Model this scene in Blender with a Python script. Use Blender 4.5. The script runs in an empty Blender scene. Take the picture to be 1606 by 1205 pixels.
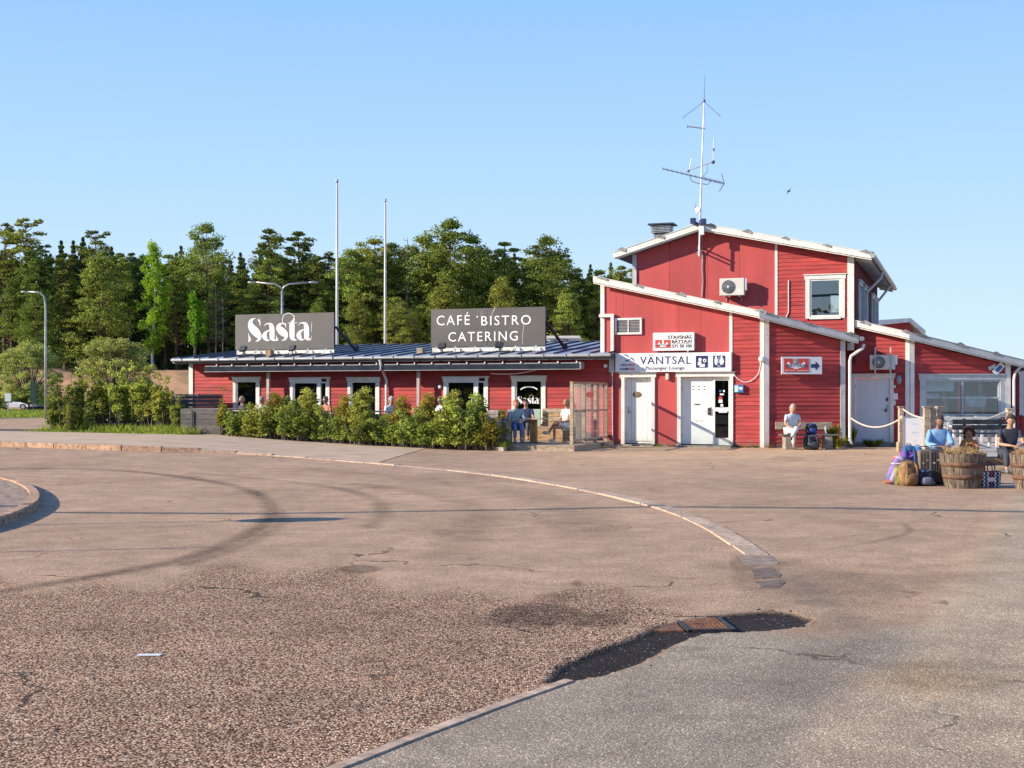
import bpy, bmesh, math, random
import numpy as np
from mathutils import Matrix, Vector, noise as mnoise
R = math.radians
random.seed(7); rng = np.random.default_rng(7)
SC = bpy.context.scene
COL = SC.collection
# ---------------------------------------------------------------- camera
EYE = 1.6; F = 1960.0
cd = bpy.data.cameras.new('camera'); cam = bpy.data.objects.new('camera', cd); COL.objects.link(cam)
cam.location = (0, 0, EYE); cam.rotation_euler = (R(90), 0, 0)
cd.sensor_width = 36; cd.lens = F/1606*36; cd.shift_y = 17.5/1606; cd.clip_end = 2000; cd.clip_start = .05
SC.camera = cam
# ---------------------------------------------------------------- light
SUN_EL = 22.5; SUN_K = .2
w = bpy.data.worlds.new('World'); SC.world = w; w.use_nodes = True
nt = w.node_tree; bgn = nt.nodes['Background']
sky = nt.nodes.new('ShaderNodeTexSky'); sky.sky_type = 'NISHITA'; sky.sun_disc = False
sky.sun_elevation = R(SUN_EL); sky.sun_rotation = math.atan2(-1, -SUN_K); sky.air_density = 1; sky.dust_density = 0; sky.ozone_density = 6
tc = nt.nodes.new('ShaderNodeTexCoord'); sx = nt.nodes.new('ShaderNodeSeparateXYZ'); nt.links.new(tc.outputs['Generated'], sx.inputs[0])
rp = nt.nodes.new('ShaderNodeValToRGB'); nt.links.new(sx.outputs[2], rp.inputs[0])
els = rp.color_ramp.elements
els[0].position = 0; els[0].color = (.70, .86, 1.0, 1); els[1].position = 1; els[1].color = (.06, .16, .50, 1)
for p, c in ((.07, (.60, .80, 1.0, 1)), (.16, (.47, .71, 1.0, 1)), (.30, (.31, .57, .97, 1)), (.55, (.12, .30, .80, 1))):
    e = els.new(p); e.color = c
mul = nt.nodes.new('ShaderNodeVectorMath'); mul.operation = 'SCALE'; mul.inputs[3].default_value = 8.1
nt.links.new(rp.outputs[0], mul.inputs[0])
mx = nt.nodes.new('ShaderNodeMix'); mx.data_type = 'RGBA'; mx.inputs[0].default_value = .95
nt.links.new(sky.outputs[0], mx.inputs[6]); nt.links.new(mul.outputs[0], mx.inputs[7]); nt.links.new(mx.outputs[2], bgn.inputs[0])
bgn.inputs[1].default_value = .083
sd = bpy.data.lights.new('sun', 'SUN'); sd.energy = 5.0; sd.angle = R(.5); sd.color = (1, .87, .70)
so = bpy.data.objects.new('sun', sd); COL.objects.link(so)
tv = Vector((1, SUN_K, 0)).normalized()*math.cos(R(SUN_EL)); tv.z = -math.sin(R(SUN_EL))
so.rotation_euler = tv.to_track_quat('-Z', 'Y').to_euler(); so.location = (-20, -5, 30)
SC.view_settings.view_transform = 'Standard'; SC.view_settings.look = 'None'; SC.view_settings.gamma = 1
SC.view_settings.exposure = 0.70; SC.view_settings.use_curve_mapping = False
SC.cycles.max_bounces = 6; SC.cycles.transparent_max_bounces = 12
# ---------------------------------------------------------------- materials
MATS = {}
def mat(name, col, rough=.7, var=.12, scale=3., bump=0., bscale=40., metal=0., rnd=0., col2=None, dirt=0., spec=.5, stretch=None, splash=0.):
    if name in MATS: return MATS[name]
    m = bpy.data.materials.new(name); m.use_nodes = True; n = m.node_tree.nodes; l = m.node_tree.links; b = n['Principled BSDF']
    b.inputs['Roughness'].default_value = rough; b.inputs['Metallic'].default_value = metal; b.inputs['Specular IOR Level'].default_value = spec
    t = n.new('ShaderNodeTexCoord'); mp = n.new('ShaderNodeMapping'); l.new(t.outputs['Object'], mp.inputs[0])
    if stretch: mp.inputs['Scale'].default_value = stretch
    nz = n.new('ShaderNodeTexNoise'); nz.inputs['Scale'].default_value = scale; nz.inputs['Detail'].default_value = 6; l.new(mp.outputs[0], nz.inputs[0])
    c = Vector(col); c2 = Vector(col2) if col2 else c*(1-var*2.2)
    r = n.new('ShaderNodeValToRGB'); l.new(nz.outputs[0], r.inputs[0])
    r.color_ramp.elements[0].position = .3; r.color_ramp.elements[0].color = (*c2, 1)
    r.color_ramp.elements[1].position = .62; r.color_ramp.elements[1].color = (*c, 1)
    out = r.outputs[0]
    if dirt:
        n2 = n.new('ShaderNodeTexNoise'); n2.inputs['Scale'].default_value = scale*3.3; n2.inputs['Detail'].default_value = 8; n2.inputs['Roughness'].default_value = .75
        l.new(mp.outputs[0], n2.inputs[0])
        r2 = n.new('ShaderNodeValToRGB'); l.new(n2.outputs[0], r2.inputs[0]); r2.color_ramp.elements[0].position = .55; r2.color_ramp.elements[1].position = .7
        r2.color_ramp.elements[0].color = (0, 0, 0, 1); r2.color_ramp.elements[1].color = (dirt,)*3+(1,)
        mm = n.new('ShaderNodeMix'); mm.data_type = 'RGBA'; l.new(r2.outputs[0], mm.inputs[0]); l.new(out, mm.inputs[6]); mm.inputs[7].default_value = (.22, .18, .14, 1); out = mm.outputs[2]
    if splash:     # mud splashed up from the ground
        sz = n.new('ShaderNodeSeparateXYZ'); l.new(t.outputs['Object'], sz.inputs[0]); n3 = n.new('ShaderNodeTexNoise'); n3.inputs['Scale'].default_value = 3.5; n3.inputs['Detail'].default_value = 8; l.new(t.outputs['Object'], n3.inputs[0])
        ma = n.new('ShaderNodeMath'); ma.operation = 'MULTIPLY_ADD'; l.new(n3.outputs[0], ma.inputs[0]); ma.inputs[1].default_value = 1.1; ms_ = n.new('ShaderNodeMath'); ms_.operation = 'MULTIPLY'; l.new(sz.outputs[2], ms_.inputs[0]); ms_.inputs[1].default_value = -1.3; l.new(ms_.outputs[0], ma.inputs[2])
        r3 = n.new('ShaderNodeMapRange'); l.new(ma.outputs[0], r3.inputs[0]); r3.inputs[1].default_value = .15; r3.inputs[2].default_value = .6; r3.inputs[4].default_value = splash
        m3 = n.new('ShaderNodeMix'); m3.data_type = 'RGBA'; l.new(r3.outputs[0], m3.inputs[0]); l.new(out, m3.inputs[6]); m3.inputs[7].default_value = (.20, .13, .10, 1); out = m3.outputs[2]
    if rnd:
        oi = n.new('ShaderNodeObjectInfo'); mr = n.new('ShaderNodeMapRange'); l.new(oi.outputs['Random'], mr.inputs[0]); mr.inputs[3].default_value = 1-rnd; mr.inputs[4].default_value = 1+rnd
        hv = n.new('ShaderNodeHueSaturation'); l.new(mr.outputs[0], hv.inputs['Value']); l.new(out, hv.inputs['Color']); out = hv.outputs[0]
    l.new(out, b.inputs['Base Color'])
    if bump:
        nb = n.new('ShaderNodeTexNoise'); nb.inputs['Scale'].default_value = bscale; nb.inputs['Detail'].default_value = 4; l.new(mp.outputs[0], nb.inputs[0])
        bp = n.new('ShaderNodeBump'); bp.inputs['Strength'].default_value = bump; bp.inputs['Distance'].default_value = .003 if bscale > 15 else .02; l.new(nb.outputs[0], bp.inputs['Height']); l.new(bp.outputs[0], b.inputs['Normal'])
    MATS[name] = m; return m
def leafmat(name, c1, c2, trans=.35, nscale=.7):
    m = bpy.data.materials.new(name); m.use_nodes = True; n = m.node_tree.nodes; l = m.node_tree.links
    n.remove(n['Principled BSDF']); out = n['Material Output']
    g = n.new('ShaderNodeNewGeometry'); t = n.new('ShaderNodeTexCoord'); nz = n.new('ShaderNodeTexNoise'); nz.inputs['Scale'].default_value = nscale; l.new(t.outputs['Object'], nz.inputs[0])
    ad = n.new('ShaderNodeMath'); ad.operation = 'MULTIPLY_ADD'; l.new(g.outputs['Random Per Island'], ad.inputs[0]); ad.inputs[1].default_value = .55
    sb = n.new('ShaderNodeMath'); sb.operation = 'SUBTRACT'; l.new(nz.outputs[0], sb.inputs[0]); sb.inputs[1].default_value = .27; l.new(sb.outputs[0], ad.inputs[2])
    r = n.new('ShaderNodeValToRGB'); l.new(ad.outputs[0], r.inputs[0]); r.color_ramp.elements[0].color = (*c1, 1); r.color_ramp.elements[1].color = (*c2, 1)
    r.color_ramp.elements[0].position = .1; r.color_ramp.elements[1].position = .85
    oi = n.new('ShaderNodeObjectInfo'); mr = n.new('ShaderNodeMapRange'); l.new(oi.outputs['Random'], mr.inputs[0]); mr.inputs[3].default_value = .75; mr.inputs[4].default_value = 1.3
    hv = n.new('ShaderNodeHueSaturation'); l.new(mr.outputs[0], hv.inputs['Value']); l.new(r.outputs[0], hv.inputs['Color'])
    wn = n.new('ShaderNodeTexWhiteNoise'); wn.noise_dimensions = '1D'; l.new(oi.outputs['Random'], wn.inputs['W']); mh = n.new('ShaderNodeMapRange'); l.new(wn.outputs['Value'], mh.inputs[0]); mh.inputs[3].default_value = .478; mh.inputs[4].default_value = .522; l.new(mh.outputs[0], hv.inputs['Hue'])
    d = n.new('ShaderNodeBsdfDiffuse'); tr = n.new('ShaderNodeBsdfTranslucent'); ms = n.new('ShaderNodeMixShader'); ms.inputs[0].default_value = trans
    l.new(hv.outputs[0], d.inputs[0]); l.new(hv.outputs[0], tr.inputs[0]); l.new(d.outputs[0], ms.inputs[1]); l.new(tr.outputs[0], ms.inputs[2]); l.new(ms.outputs[0], out.inputs[0])
    MATS[name] = m; return m
RED = mat('red_paint_boards', (.44, .048, .046), .75, .18, 2.5, .4, 60, rnd=.17, dirt=.42, stretch=(.5, 1, 3), splash=.6)
REDP = mat('red_paint_panels', (.46, .062, .060), .6, .09, .6, .05, 30, rnd=.09, dirt=.22, stretch=(3, 1, .7), splash=.5)
REDB = mat('red_backing', (.12, .012, .012), .9)
WHT = mat('white_paint', (.78, .75, .69), .55, .08, 4, .1, 50, rnd=.04, dirt=.45, splash=.4)
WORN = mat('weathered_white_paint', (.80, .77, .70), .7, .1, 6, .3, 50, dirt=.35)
WDOOR = mat('white_door_paint', (.80, .79, .76), .4, .04, 2, splash=.25)
LGREY = mat('grey_and_shaded_white_paint', (.50, .52, .52), .5, .1, 4, dirt=.3)  # grey parts, and shade painted into the white fascias of C and E
ROOFM = mat('blue_grey_sheet_metal', (.30, .36, .45), .42, .15, 1.3, .05, 8, metal=.2, dirt=.1)
SEAM = mat('dark_seam_metal', (.035, .04, .055), .5)
GALV = mat('galvanised_metal', (.46, .48, .50), .4, .15, 7, metal=.6, dirt=.2)
GUT = mat('grey_gutter_metal', (.42, .43, .43), .45, .12, 3, metal=.3, dirt=.3)
AWN = mat('dark_awning_fabric', (.03, .04, .058), .8, .2, 3, spec=.1)
DARKM = mat('dark_grey_metal', (.035, .038, .045), .5)
SIGNG = mat('grey_brown_sign_board', (.115, .106, .098), .5, .14, .6, rnd=.04)
WPL = mat('white_plastic', (.82, .82, .82), .35, .03)
CREAM = mat('cream_metal_casing', (.66, .63, .55), .4, .05)
BLUE = mat('navy_print', (.02, .035, .13), .4, .05)
BLK = mat('black_print', (.02, .02, .025), .4, .05)
REDS = mat('red_print', (.62, .06, .05), .4, .05)
WPR = mat('white_print', (.85, .85, .85), .4, .02)
BLUP = mat('blue_print', (.04, .16, .42), .4)
WOOD = mat('grey_weathered_wood', (.47, .37, .26), .8, .25, 5, .35, 60, rnd=.18, dirt=.3, stretch=(1, 4, 4))
WOODB = mat('brown_pine_wood', (.42, .27, .14), .75, .25, 5, .3, 60, rnd=.15, stretch=(1, 4, 4))
DWOOD = mat('dark_grey_wood', (.14, .125, .12), .8, .25, 5, .35, 60, rnd=.3, dirt=.2, stretch=(1, 4, 4))
STONE = mat('grey_dry_stone', (.33, .30, .28), .9, .25, 6, .5, 20, rnd=.35)
GRAN = mat('pale_pink_granite', (.56, .42, .31), .9, .2, 14, .4, 40, rnd=.14, dirt=.25, spec=.1)
GRANR = mat('reddish_granite', (.55, .36, .24), .9, .25, 12, .4, 40, rnd=.16, dirt=.3, spec=.1)
CONC = mat('grey_concrete', (.32, .29, .25), .9, .2, 6, .4, 60, rnd=.1, dirt=.35, spec=.15)
RUST = mat('rusty_iron', (.26, .11, .045), .8, .35, 25, .4, 60)
IRON = mat('dark_cast_iron', (.05, .045, .045), .6, .3, 20)
ROPE = mat('pale_rope', (.62, .55, .46), .9, .2, 30, .4, 120)
BARK = mat('pine_bark', (.21, .12, .075), .9, .35, 2, .5, 12, dirt=.3)
BARKG = mat('grey_bark', (.17, .145, .12), .9, .35, 3, .5, 12)
BIRCHB = mat('birch_bark', (.62, .60, .56), .8, .3, 5, .2, 12, dirt=.8)
def glassmat(name, col, rough=.03, alpha=1., spec=.9):
    m = bpy.data.materials.new(name); m.use_nodes = True; n = m.node_tree.nodes; l = m.node_tree.links; b = n['Principled BSDF']
    b.inputs['Base Color'].default_value = (*col, 1); b.inputs['Roughness'].default_value = rough; b.inputs['Specular IOR Level'].default_value = spec; b.inputs['Alpha'].default_value = alpha
    MATS[name] = m; return m
def clearglass(name, refl=1.5, tint=(.9, .95, .95)):
    m = bpy.data.materials.new(name); m.use_nodes = True; n = m.node_tree.nodes; l = m.node_tree.links; n.remove(n['Principled BSDF']); o = n['Material Output']
    tr = n.new('ShaderNodeBsdfTransparent'); tr.inputs[0].default_value = (*tint, 1); g = n.new('ShaderNodeBsdfGlossy'); g.inputs['Roughness'].default_value = .01
    f = n.new('ShaderNodeFresnel'); f.inputs[0].default_value = refl; ge = n.new('ShaderNodeNewGeometry'); iv = n.new('ShaderNodeMath'); iv.operation = 'SUBTRACT'; iv.inputs[0].default_value = 1; l.new(ge.outputs['Backfacing'], iv.inputs[1]); fm_ = n.new('ShaderNodeMath'); fm_.operation = 'MULTIPLY'; l.new(f.outputs[0], fm_.inputs[0]); l.new(iv.outputs[0], fm_.inputs[1]); ms = n.new('ShaderNodeMixShader'); l.new(fm_.outputs[0], ms.inputs[0]); l.new(tr.outputs[0], ms.inputs[1]); l.new(g.outputs[0], ms.inputs[2]); l.new(ms.outputs[0], o.inputs[0])
    MATS[name] = m; return m
GLASS = clearglass('window_glass', 1.7, (.80, .86, .88)); SKYG = clearglass('coated_window_glass', 3.0, (.80, .86, .88)); SCRG = clearglass('screen_glass', 1.9)
# ---------------------------------------------------------------- mesh builder and object helpers
WM = {}
class MB:
    def __init__(s): s.v = []; s.f = []; s.mi = []; s.c = 0
    def add(s, vs, fs, mi=0):
        o = len(s.v); s.v += [tuple(v) for v in vs]; s.f += [tuple(i+o for i in f) for f in fs]; s.mi += [mi]*len(fs)
    def box(s, x0, x1, y0, y1, z0, z1, mi=0, M=None):
        vs = [Vector(p) for p in ((x0,y0,z0),(x1,y0,z0),(x1,y1,z0),(x0,y1,z0),(x0,y0,z1),(x1,y0,z1),(x1,y1,z1),(x0,y1,z1))]
        if M: vs = [M@v for v in vs]
        s.add(vs, [(3,2,1,0),(4,5,6,7),(0,1,5,4),(1,2,6,5),(2,3,7,6),(3,0,4,7)], mi); return s
    def bbox(s, x0, x1, y0, y1, z0, z1, b=.02, mi=0, M=None):   # box with chamfered edges
        bm = bmesh.new(); bmesh.ops.create_cube(bm, size=1)
        for v in bm.verts: v.co = Vector(((x0+x1)/2+v.co.x*(x1-x0), (y0+y1)/2+v.co.y*(y1-y0), (z0+z1)/2+v.co.z*(z1-z0)))
        bmesh.ops.bevel(bm, geom=bm.edges[:], offset=b, segments=2, affect='EDGES', profile=.6)
        bm.verts.index_update(); s.add([(M@v.co if M else v.co) for v in bm.verts], [[v.index for v in f.verts] for f in bm.faces], mi); bm.free(); return s
    def prism(s, poly, y0, y1, mi=0):      # polygon in (x,z), extruded along y
        n = len(poly); vs = [(p[0], y0, p[1]) for p in poly]+[(p[0], y1, p[1]) for p in poly]
        s.add(vs, [tuple(range(n)), tuple(range(2*n-1, n-1, -1))]+[(i, i+n, (i+1) % n+n, (i+1) % n) for i in range(n)], mi); return s
    def zprism(s, poly, z0, z1, mi=0):     # polygon in (x,y), extruded along z
        n = len(poly); vs = [(p[0], p[1], z0) for p in poly]+[(p[0], p[1], z1) for p in poly]
        s.add(vs, [tuple(range(n-1, -1, -1)), tuple(range(n, 2*n))]+[(i, (i+1) % n, (i+1) % n+n, i+n) for i in range(n)], mi); return s
    def tube(s, pts, r, n=8, mi=0, cap=True):
        pts = [Vector(p) for p in pts]; rs = r if isinstance(r, (list, tuple)) else [r]*len(pts); o = len(s.v); vs = []; fs = []
        for i, p in enumerate(pts):
            d = (pts[min(i+1, len(pts)-1)]-pts[max(i-1, 0)]); d = d.normalized() if d.length > 1e-9 else Vector((0, 0, 1))
            a = d.orthogonal().normalized() if i == 0 else (a-d*a.dot(d)).normalized()
            b = d.cross(a)
            for k in range(n):
                t = 2*math.pi*k/n; vs.append(p+(a*math.cos(t)+b*math.sin(t))*rs[i])
        for i in range(len(pts)-1):
            for k in range(n): fs.append((i*n+k, i*n+(k+1) % n, (i+1)*n+(k+1) % n, (i+1)*n+k))
        if cap: fs += [tuple(range(n-1, -1, -1)), tuple(range((len(pts)-1)*n, len(pts)*n))]
        s.add(vs, fs, mi); return s
    def bar(s, a, b, w, h=None, mi=0):
        a = Vector(a); b = Vector(b); h = h or w; d = (b-a); L = d.length; d.normalize()
        up = Vector((0, 0, 1)) if abs(d.z) < .95 else Vector((0, 1, 0)); x = d.cross(up).normalized(); z = x.cross(d)
        M = Matrix(((x.x, d.x, z.x, a.x), (x.y, d.y, z.y, a.y), (x.z, d.z, z.z, a.z), (0, 0, 0, 1)))
        return s.box(-w/2, w/2, 0, L, -h/2, h/2, mi, M)
    def ell(s, c, r, n=10, m=7, mi=0, fn=None, M=None):
        vs = []; fs = []
        for i in range(m+1):
            th = math.pi*i/m
            for k in range(n):
                ph = 2*math.pi*k/n; v = Vector((math.sin(th)*math.cos(ph), math.sin(th)*math.sin(ph), math.cos(th)))
                if fn: v = fn(v)
                v = Vector((v.x*r[0], v.y*r[1], v.z*r[2]))
                if M: v = M@v
                vs.append(v+Vector(c))
        for i in range(m):
            for k in range(n): fs.append((i*n+k, (i+1)*n+k, (i+1)*n+(k+1) % n, i*n+(k+1) % n))
        s.add(vs, fs, mi); return s
    def lathe(s, prof, n=24, mi=0, c=(0, 0)):
        vs = []; fs = []
        for r_, z in prof:
            for k in range(n): t = 2*math.pi*k/n; vs.append((c[0]+r_*math.cos(t), c[1]+r_*math.sin(t), z))
        for i in range(len(prof)-1):
            for k in range(n): fs.append((i*n+k, i*n+(k+1) % n, (i+1)*n+(k+1) % n, (i+1)*n+k))
        s.add(vs, fs, mi); return s
    def ribbon(s, pts, y0, y1, mi=0, sub=5, closed=False):   # pts (x, z, width) as a smooth stroke of varying width, thin solid in y
        P = [Vector(p) for p in pts]; Q = []
        if len(P) > 2:
            for i in range(len(P)-1):
                a, b, c, d = P[max(i-1, 0)], P[i], P[i+1], P[min(i+2, len(P)-1)]
                for k in range(sub):
                    t = k/sub; Q.append(.5*((2*b)+(c-a)*t+(2*a-5*b+4*c-d)*t*t+(3*b-a-3*c+d)*t**3))
            Q.append(P[-1])
        else: Q = P
        n = len(Q); vs = []
        for i, q in enumerate(Q):
            d = Q[min(i+1, n-1)]-Q[max(i-1, 0)]; L = math.hypot(d.x, d.y) or 1; nx, nz = -d.y/L, d.x/L; hw = q.z/2
            vs += [(q.x+nx*hw, y0, q.y+nz*hw), (q.x-nx*hw, y0, q.y-nz*hw)]
        fs = [(2*i, 2*i+1, 2*i+3, 2*i+2) for i in range(n-1)]
        s.add(vs, fs, mi); return s
    def build(s, name, m, parent=None, M=None, smooth=False, kind=None, closed=True):
        me = bpy.data.meshes.new(name); me.from_pydata(s.v, [], s.f)
        for x in (m if isinstance(m, (list, tuple)) else [m]): me.materials.append(x)
        if any(s.mi): me.polygons.foreach_set('material_index', s.mi)
        if closed:
            bm = bmesh.new(); bm.from_mesh(me); bmesh.ops.recalc_face_normals(bm, faces=bm.faces); bm.to_mesh(me); bm.free()
        if smooth: me.shade_smooth()
        me.update(); return place(name, me, parent, M, kind)
def place(name, data, parent=None, M=None, kind=None):
    o = bpy.data.objects.new(name, data); COL.objects.link(o); M = M or (WM[parent.name] if parent else Matrix()); WM[o.name] = M
    if parent: o.parent = parent; o.matrix_basis = WM[parent.name].inverted()@M
    else: o.matrix_basis = M
    if kind: o['kind'] = kind
    return o
def tag(o, label, cat, group=None):
    o['label'] = label; o['category'] = cat
    if group: o['group'] = group
    return o
def thing(name, label, cat, M=None, group=None):
    o = place(name, None, None, M or Matrix()); o.empty_display_size = .2; return tag(o, label, cat, group)
def T(x, y, z=0, rz=0, s=1): return Matrix.Translation((x, y, z))@Matrix.Rotation(R(rz), 4, 'Z')@Matrix.Scale(s, 4)
def copy_tree(o, M, label, group=None):
    c = o.copy(); COL.objects.link(c); WM[c.name] = M; c.matrix_basis = M; c['label'] = label
    if group: c['group'] = group
    def rec(src, dst):
        for ch in list(src.children):
            k = ch.copy(); COL.objects.link(k); k.parent = dst; WM[k.name] = WM[dst.name]@k.matrix_basis; rec(ch, k)
    rec(o, c); return c
# ---------------------------------------------------------------- facade planes: local x along the wall, y inward, z up
class Plane:
    def __init__(s, x, y, th):
        s.o = (x, y); s.th = th; s.u = (math.cos(R(th)), -math.sin(R(th))); s.v = (math.sin(R(th)), math.cos(R(th)))
        s.M = T(x, y, 0, -th)
    def at(s, px, py=None, y=0.):
        k = (px-803)/F; q = (s.o[0]+y*s.v[0], s.o[1]+y*s.v[1])
        t = (k*q[1]-q[0])/(s.u[0]-k*s.u[1]); D = q[1]+t*s.u[1]
        return t if py is None else (t, EYE-(py-620)*D/F)
    def world(s, t, y=0.): return (s.o[0]+t*s.u[0]+y*s.v[0], s.o[1]+t*s.u[1]+y*s.v[1])
PA = Plane(3.27, 39.6, 20)
cx, cy = PA.world(PA.at(1199)); PC = Plane(cx, cy, -3)
PE = Plane(12.35, 38.8, -3); PD = Plane(12.35, 38.8, 20); PU = PA
def sm(a, b, x): t = np.clip((x-a)/(b-a), 0, 1); return t*t*(3-2*t)
def hgt(x, y): return .28*sm(0, -11, x)*(1-sm(-20, -36, x))*sm(22, 34, y)
def G(px, py):     # point of the ground seen at a pixel of the photograph
    z = 0.
    for _ in range(8):
        D = (EYE-z)*F/(py-620); x = (px-803)/F*D; z = float(hgt(x, D))
    return x, D, z
def text(name, s_, m, parent, M, x0, x1, z0, z1, y, bold=0., shear=0., spacing=1.):
    c = bpy.data.curves.new(name, 'FONT'); c.body = s_; c.extrude = .02; c.offset = bold; c.shear = shear; c.space_character = spacing; c.size = 1; c.resolution_u = 3
    o = bpy.data.objects.new(name, c); COL.objects.link(o); bpy.context.view_layer.update()
    me = bpy.data.meshes.new_from_object(o.evaluated_get(bpy.context.evaluated_depsgraph_get())); bpy.data.objects.remove(o); bpy.data.curves.remove(c)
    a = np.empty(len(me.vertices)*3); me.vertices.foreach_get('co', a); a = a.reshape(-1, 3); lo = a.min(0); hi = a.max(0)
    b = np.empty_like(a); b[:, 0] = x0+(a[:, 0]-lo[0])/(hi[0]-lo[0])*(x1-x0); b[:, 2] = z0+(a[:, 1]-lo[1])/(hi[1]-lo[1])*(z1-z0); b[:, 1] = y-(a[:, 2]-lo[2])/(hi[2]-lo[2])*.004
    me.vertices.foreach_set('co', b.ravel()); me.materials.clear(); me.materials.append(m); me.update(); return place(name, me, parent, M)
def mesh_np(name, V, Fc, m, parent=None, M=None, kind=None):   # Fc (n,k) int array
    me = bpy.data.meshes.new(name); n, k = Fc.shape; me.vertices.add(len(V)); me.vertices.foreach_set('co', np.ascontiguousarray(V, dtype=np.float32).ravel())
    me.loops.add(n*k); me.loops.foreach_set('vertex_index', Fc.astype(np.int32).ravel()); me.polygons.add(n)
    me.polygons.foreach_set('loop_start', np.arange(0, n*k, k, dtype=np.int32)); me.update(calc_edges=True); me.materials.append(m)
    if name is None: return me
    return me if M == 'mesh' else place(name, me, parent, M, kind)
# ================================================================ GROUND
def seg_dist(P, line):
    d = np.full(len(P), 1e9); line = np.array(line)
    for a, b in zip(line[:-1], line[1:]):
        ab = b-a; t = np.clip(((P-a)@ab)/(ab@ab+1e-12), 0, 1); d = np.minimum(d, np.linalg.norm(P-(a+t[:, None]*ab), axis=1))
    return d
def inside(P, poly):
    poly = np.array(poly); r = np.zeros(len(P), bool); n = len(poly)
    for i in range(n):
        a, b = poly[i], poly[(i+1) % n]; c = ((a[1] > P[:, 1]) != (b[1] > P[:, 1])) & (P[:, 0] < (b[0]-a[0])*(P[:, 1]-a[1])/((b[1]-a[1]) or 1e-9)+a[0]); r ^= c
    return r
def spline(pts, sub=8):
    P = [np.array(p, float) for p in pts]; Q = []
    for i in range(len(P)-1):
        a, b, c, d = P[max(i-1, 0)], P[i], P[i+1], P[min(i+2, len(P)-1)]
        for k in range(sub):
            t = k/sub; Q.append(.5*((2*b)+(c-a)*t+(2*a-5*b+4*c-d)*t*t+(3*b-a-3*c+d)*t**3))
    Q.append(P[-1]); return np.array(Q)
def W(pts): return [G(*p)[:2] for p in pts]
rowsD = np.concatenate([np.geomspace(3.2, 45, 560), np.geomspace(46, 700, 60)])
cols = np.linspace(-.62, .62, 520)
DD, KK = np.meshgrid(rowsD, cols, indexing='ij'); XX = DD*KK; XX[-1] *= 3
P2 = np.stack([XX.ravel(), DD.ravel()], 1)
ZZ = hgt(P2[:, 0], P2[:, 1])
wob = np.array([mnoise.noise((p[0]*.9, p[1]*.9, 0)) for p in P2[::1]]) if False else (np.sin(P2[:, 0]*1.7+np.sin(P2[:, 1]*1.3))*.5+np.sin(P2[:, 1]*2.9+P2[:, 0]*3.1)*.3+np.sin(P2[:, 0]*7.3-P2[:, 1]*5.9)*.2)
def pix(P):      # back to photo pixels (flat ground)
    return 803+F*P[:, 0]/P[:, 1], 620+EYE*F/P[:, 1]
PXX, PYY = pix(P2)
# coarse pebbly asphalt in the near left, finer beyond
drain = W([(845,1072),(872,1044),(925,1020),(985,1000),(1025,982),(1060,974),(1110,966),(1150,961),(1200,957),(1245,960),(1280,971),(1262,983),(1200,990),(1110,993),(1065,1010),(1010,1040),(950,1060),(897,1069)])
greyline = W([(500,1260),(560,1195),(700,1140),(800,1103),(895,1069),(960,1055),(1010,1038),(1065,1008),(1110,991),(1200,989),(1265,983),(1250,960),(1210,930),(1190,880),(1260,880),(1390,970),(1480,880),(1560,775),(1620,760),(2200,760),(2400,2300),(500,2300)])
coarse_top = 900+18*np.sin(PXX/90.)+10*np.sin(PXX/31.)+np.where(PXX > 650, (PXX-650)*.12, 0)
newgrey = inside(P2, greyline)*np.where(PXX > 1150, np.clip(seg_dist(P2, W([(1265,983),(1250,960),(1210,930),(1190,880),(1260,880),(1390,970),(1480,880),(1560,775),(1620,760),(2200,760)]))/.6, 0, 1), 1.)
coarse = sm(-14, 22, PYY-coarse_top)*(1-newgrey)*sm(1150, 1000, PXX)
fg_ = W([(1560,778),(1480,880),(1420,960),(1380,1040),(1250,1100),(1100,1300),(2600,1300),(2300,770)]); far_grey = inside(P2, fg_)*np.clip(seg_dist(P2, fg_)/.25, 0, 1)
mark = np.zeros(len(P2))
def tyre(pts, wd, a, pix_=True):
    global mark
    L = spline(W(pts)); near = seg_dist(P2, L); v = min(1, a*1.25)*np.clip(1.25-near/wd, 0, 1)*(.8+.3*wob); mark = np.maximum(mark, v)
tyre([(-60,737),(100,735),(220,741),(330,755),(395,772),(426,797),(415,822),(370,848),(300,874),(200,895),(90,914),(-60,938)], .16, .75)
tyre([(426,797),(440,815),(420,835),(360,862),(290,885)], .14, .5)
tyre([(300,742),(420,752),(530,766),(590,785),(598,805),(580,828)], .16, .5)
tyre([(560,760),(660,772),(735,792),(750,820),(730,850),(690,875)], .3, .4)
tyre([(480,735),(640,750),(800,770),(900,800),(940,840)], .5, .28)
tyre([(1300,862),(1380,848),(1425,835),(1418,822)], .06, .5)
tyre([(1100,818),(1240,812),(1400,822),(1606,812)], .4, .15)
tyre([(1250,740),(1400,752),(1560,778)], .5, .16)
tyre([(-40,855),(60,835),(200,828),(330,826)], .25, .2)
tyre([(1160,885),(1260,885),(1330,925),(1480,905)], .4, .35)
tyre([(880,935),(1000,925),(1150,915)], .05, .25)
tyre([(1330,930),(1330,1000),(1260,1060),(1150,1080)], .35, .3)
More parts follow.
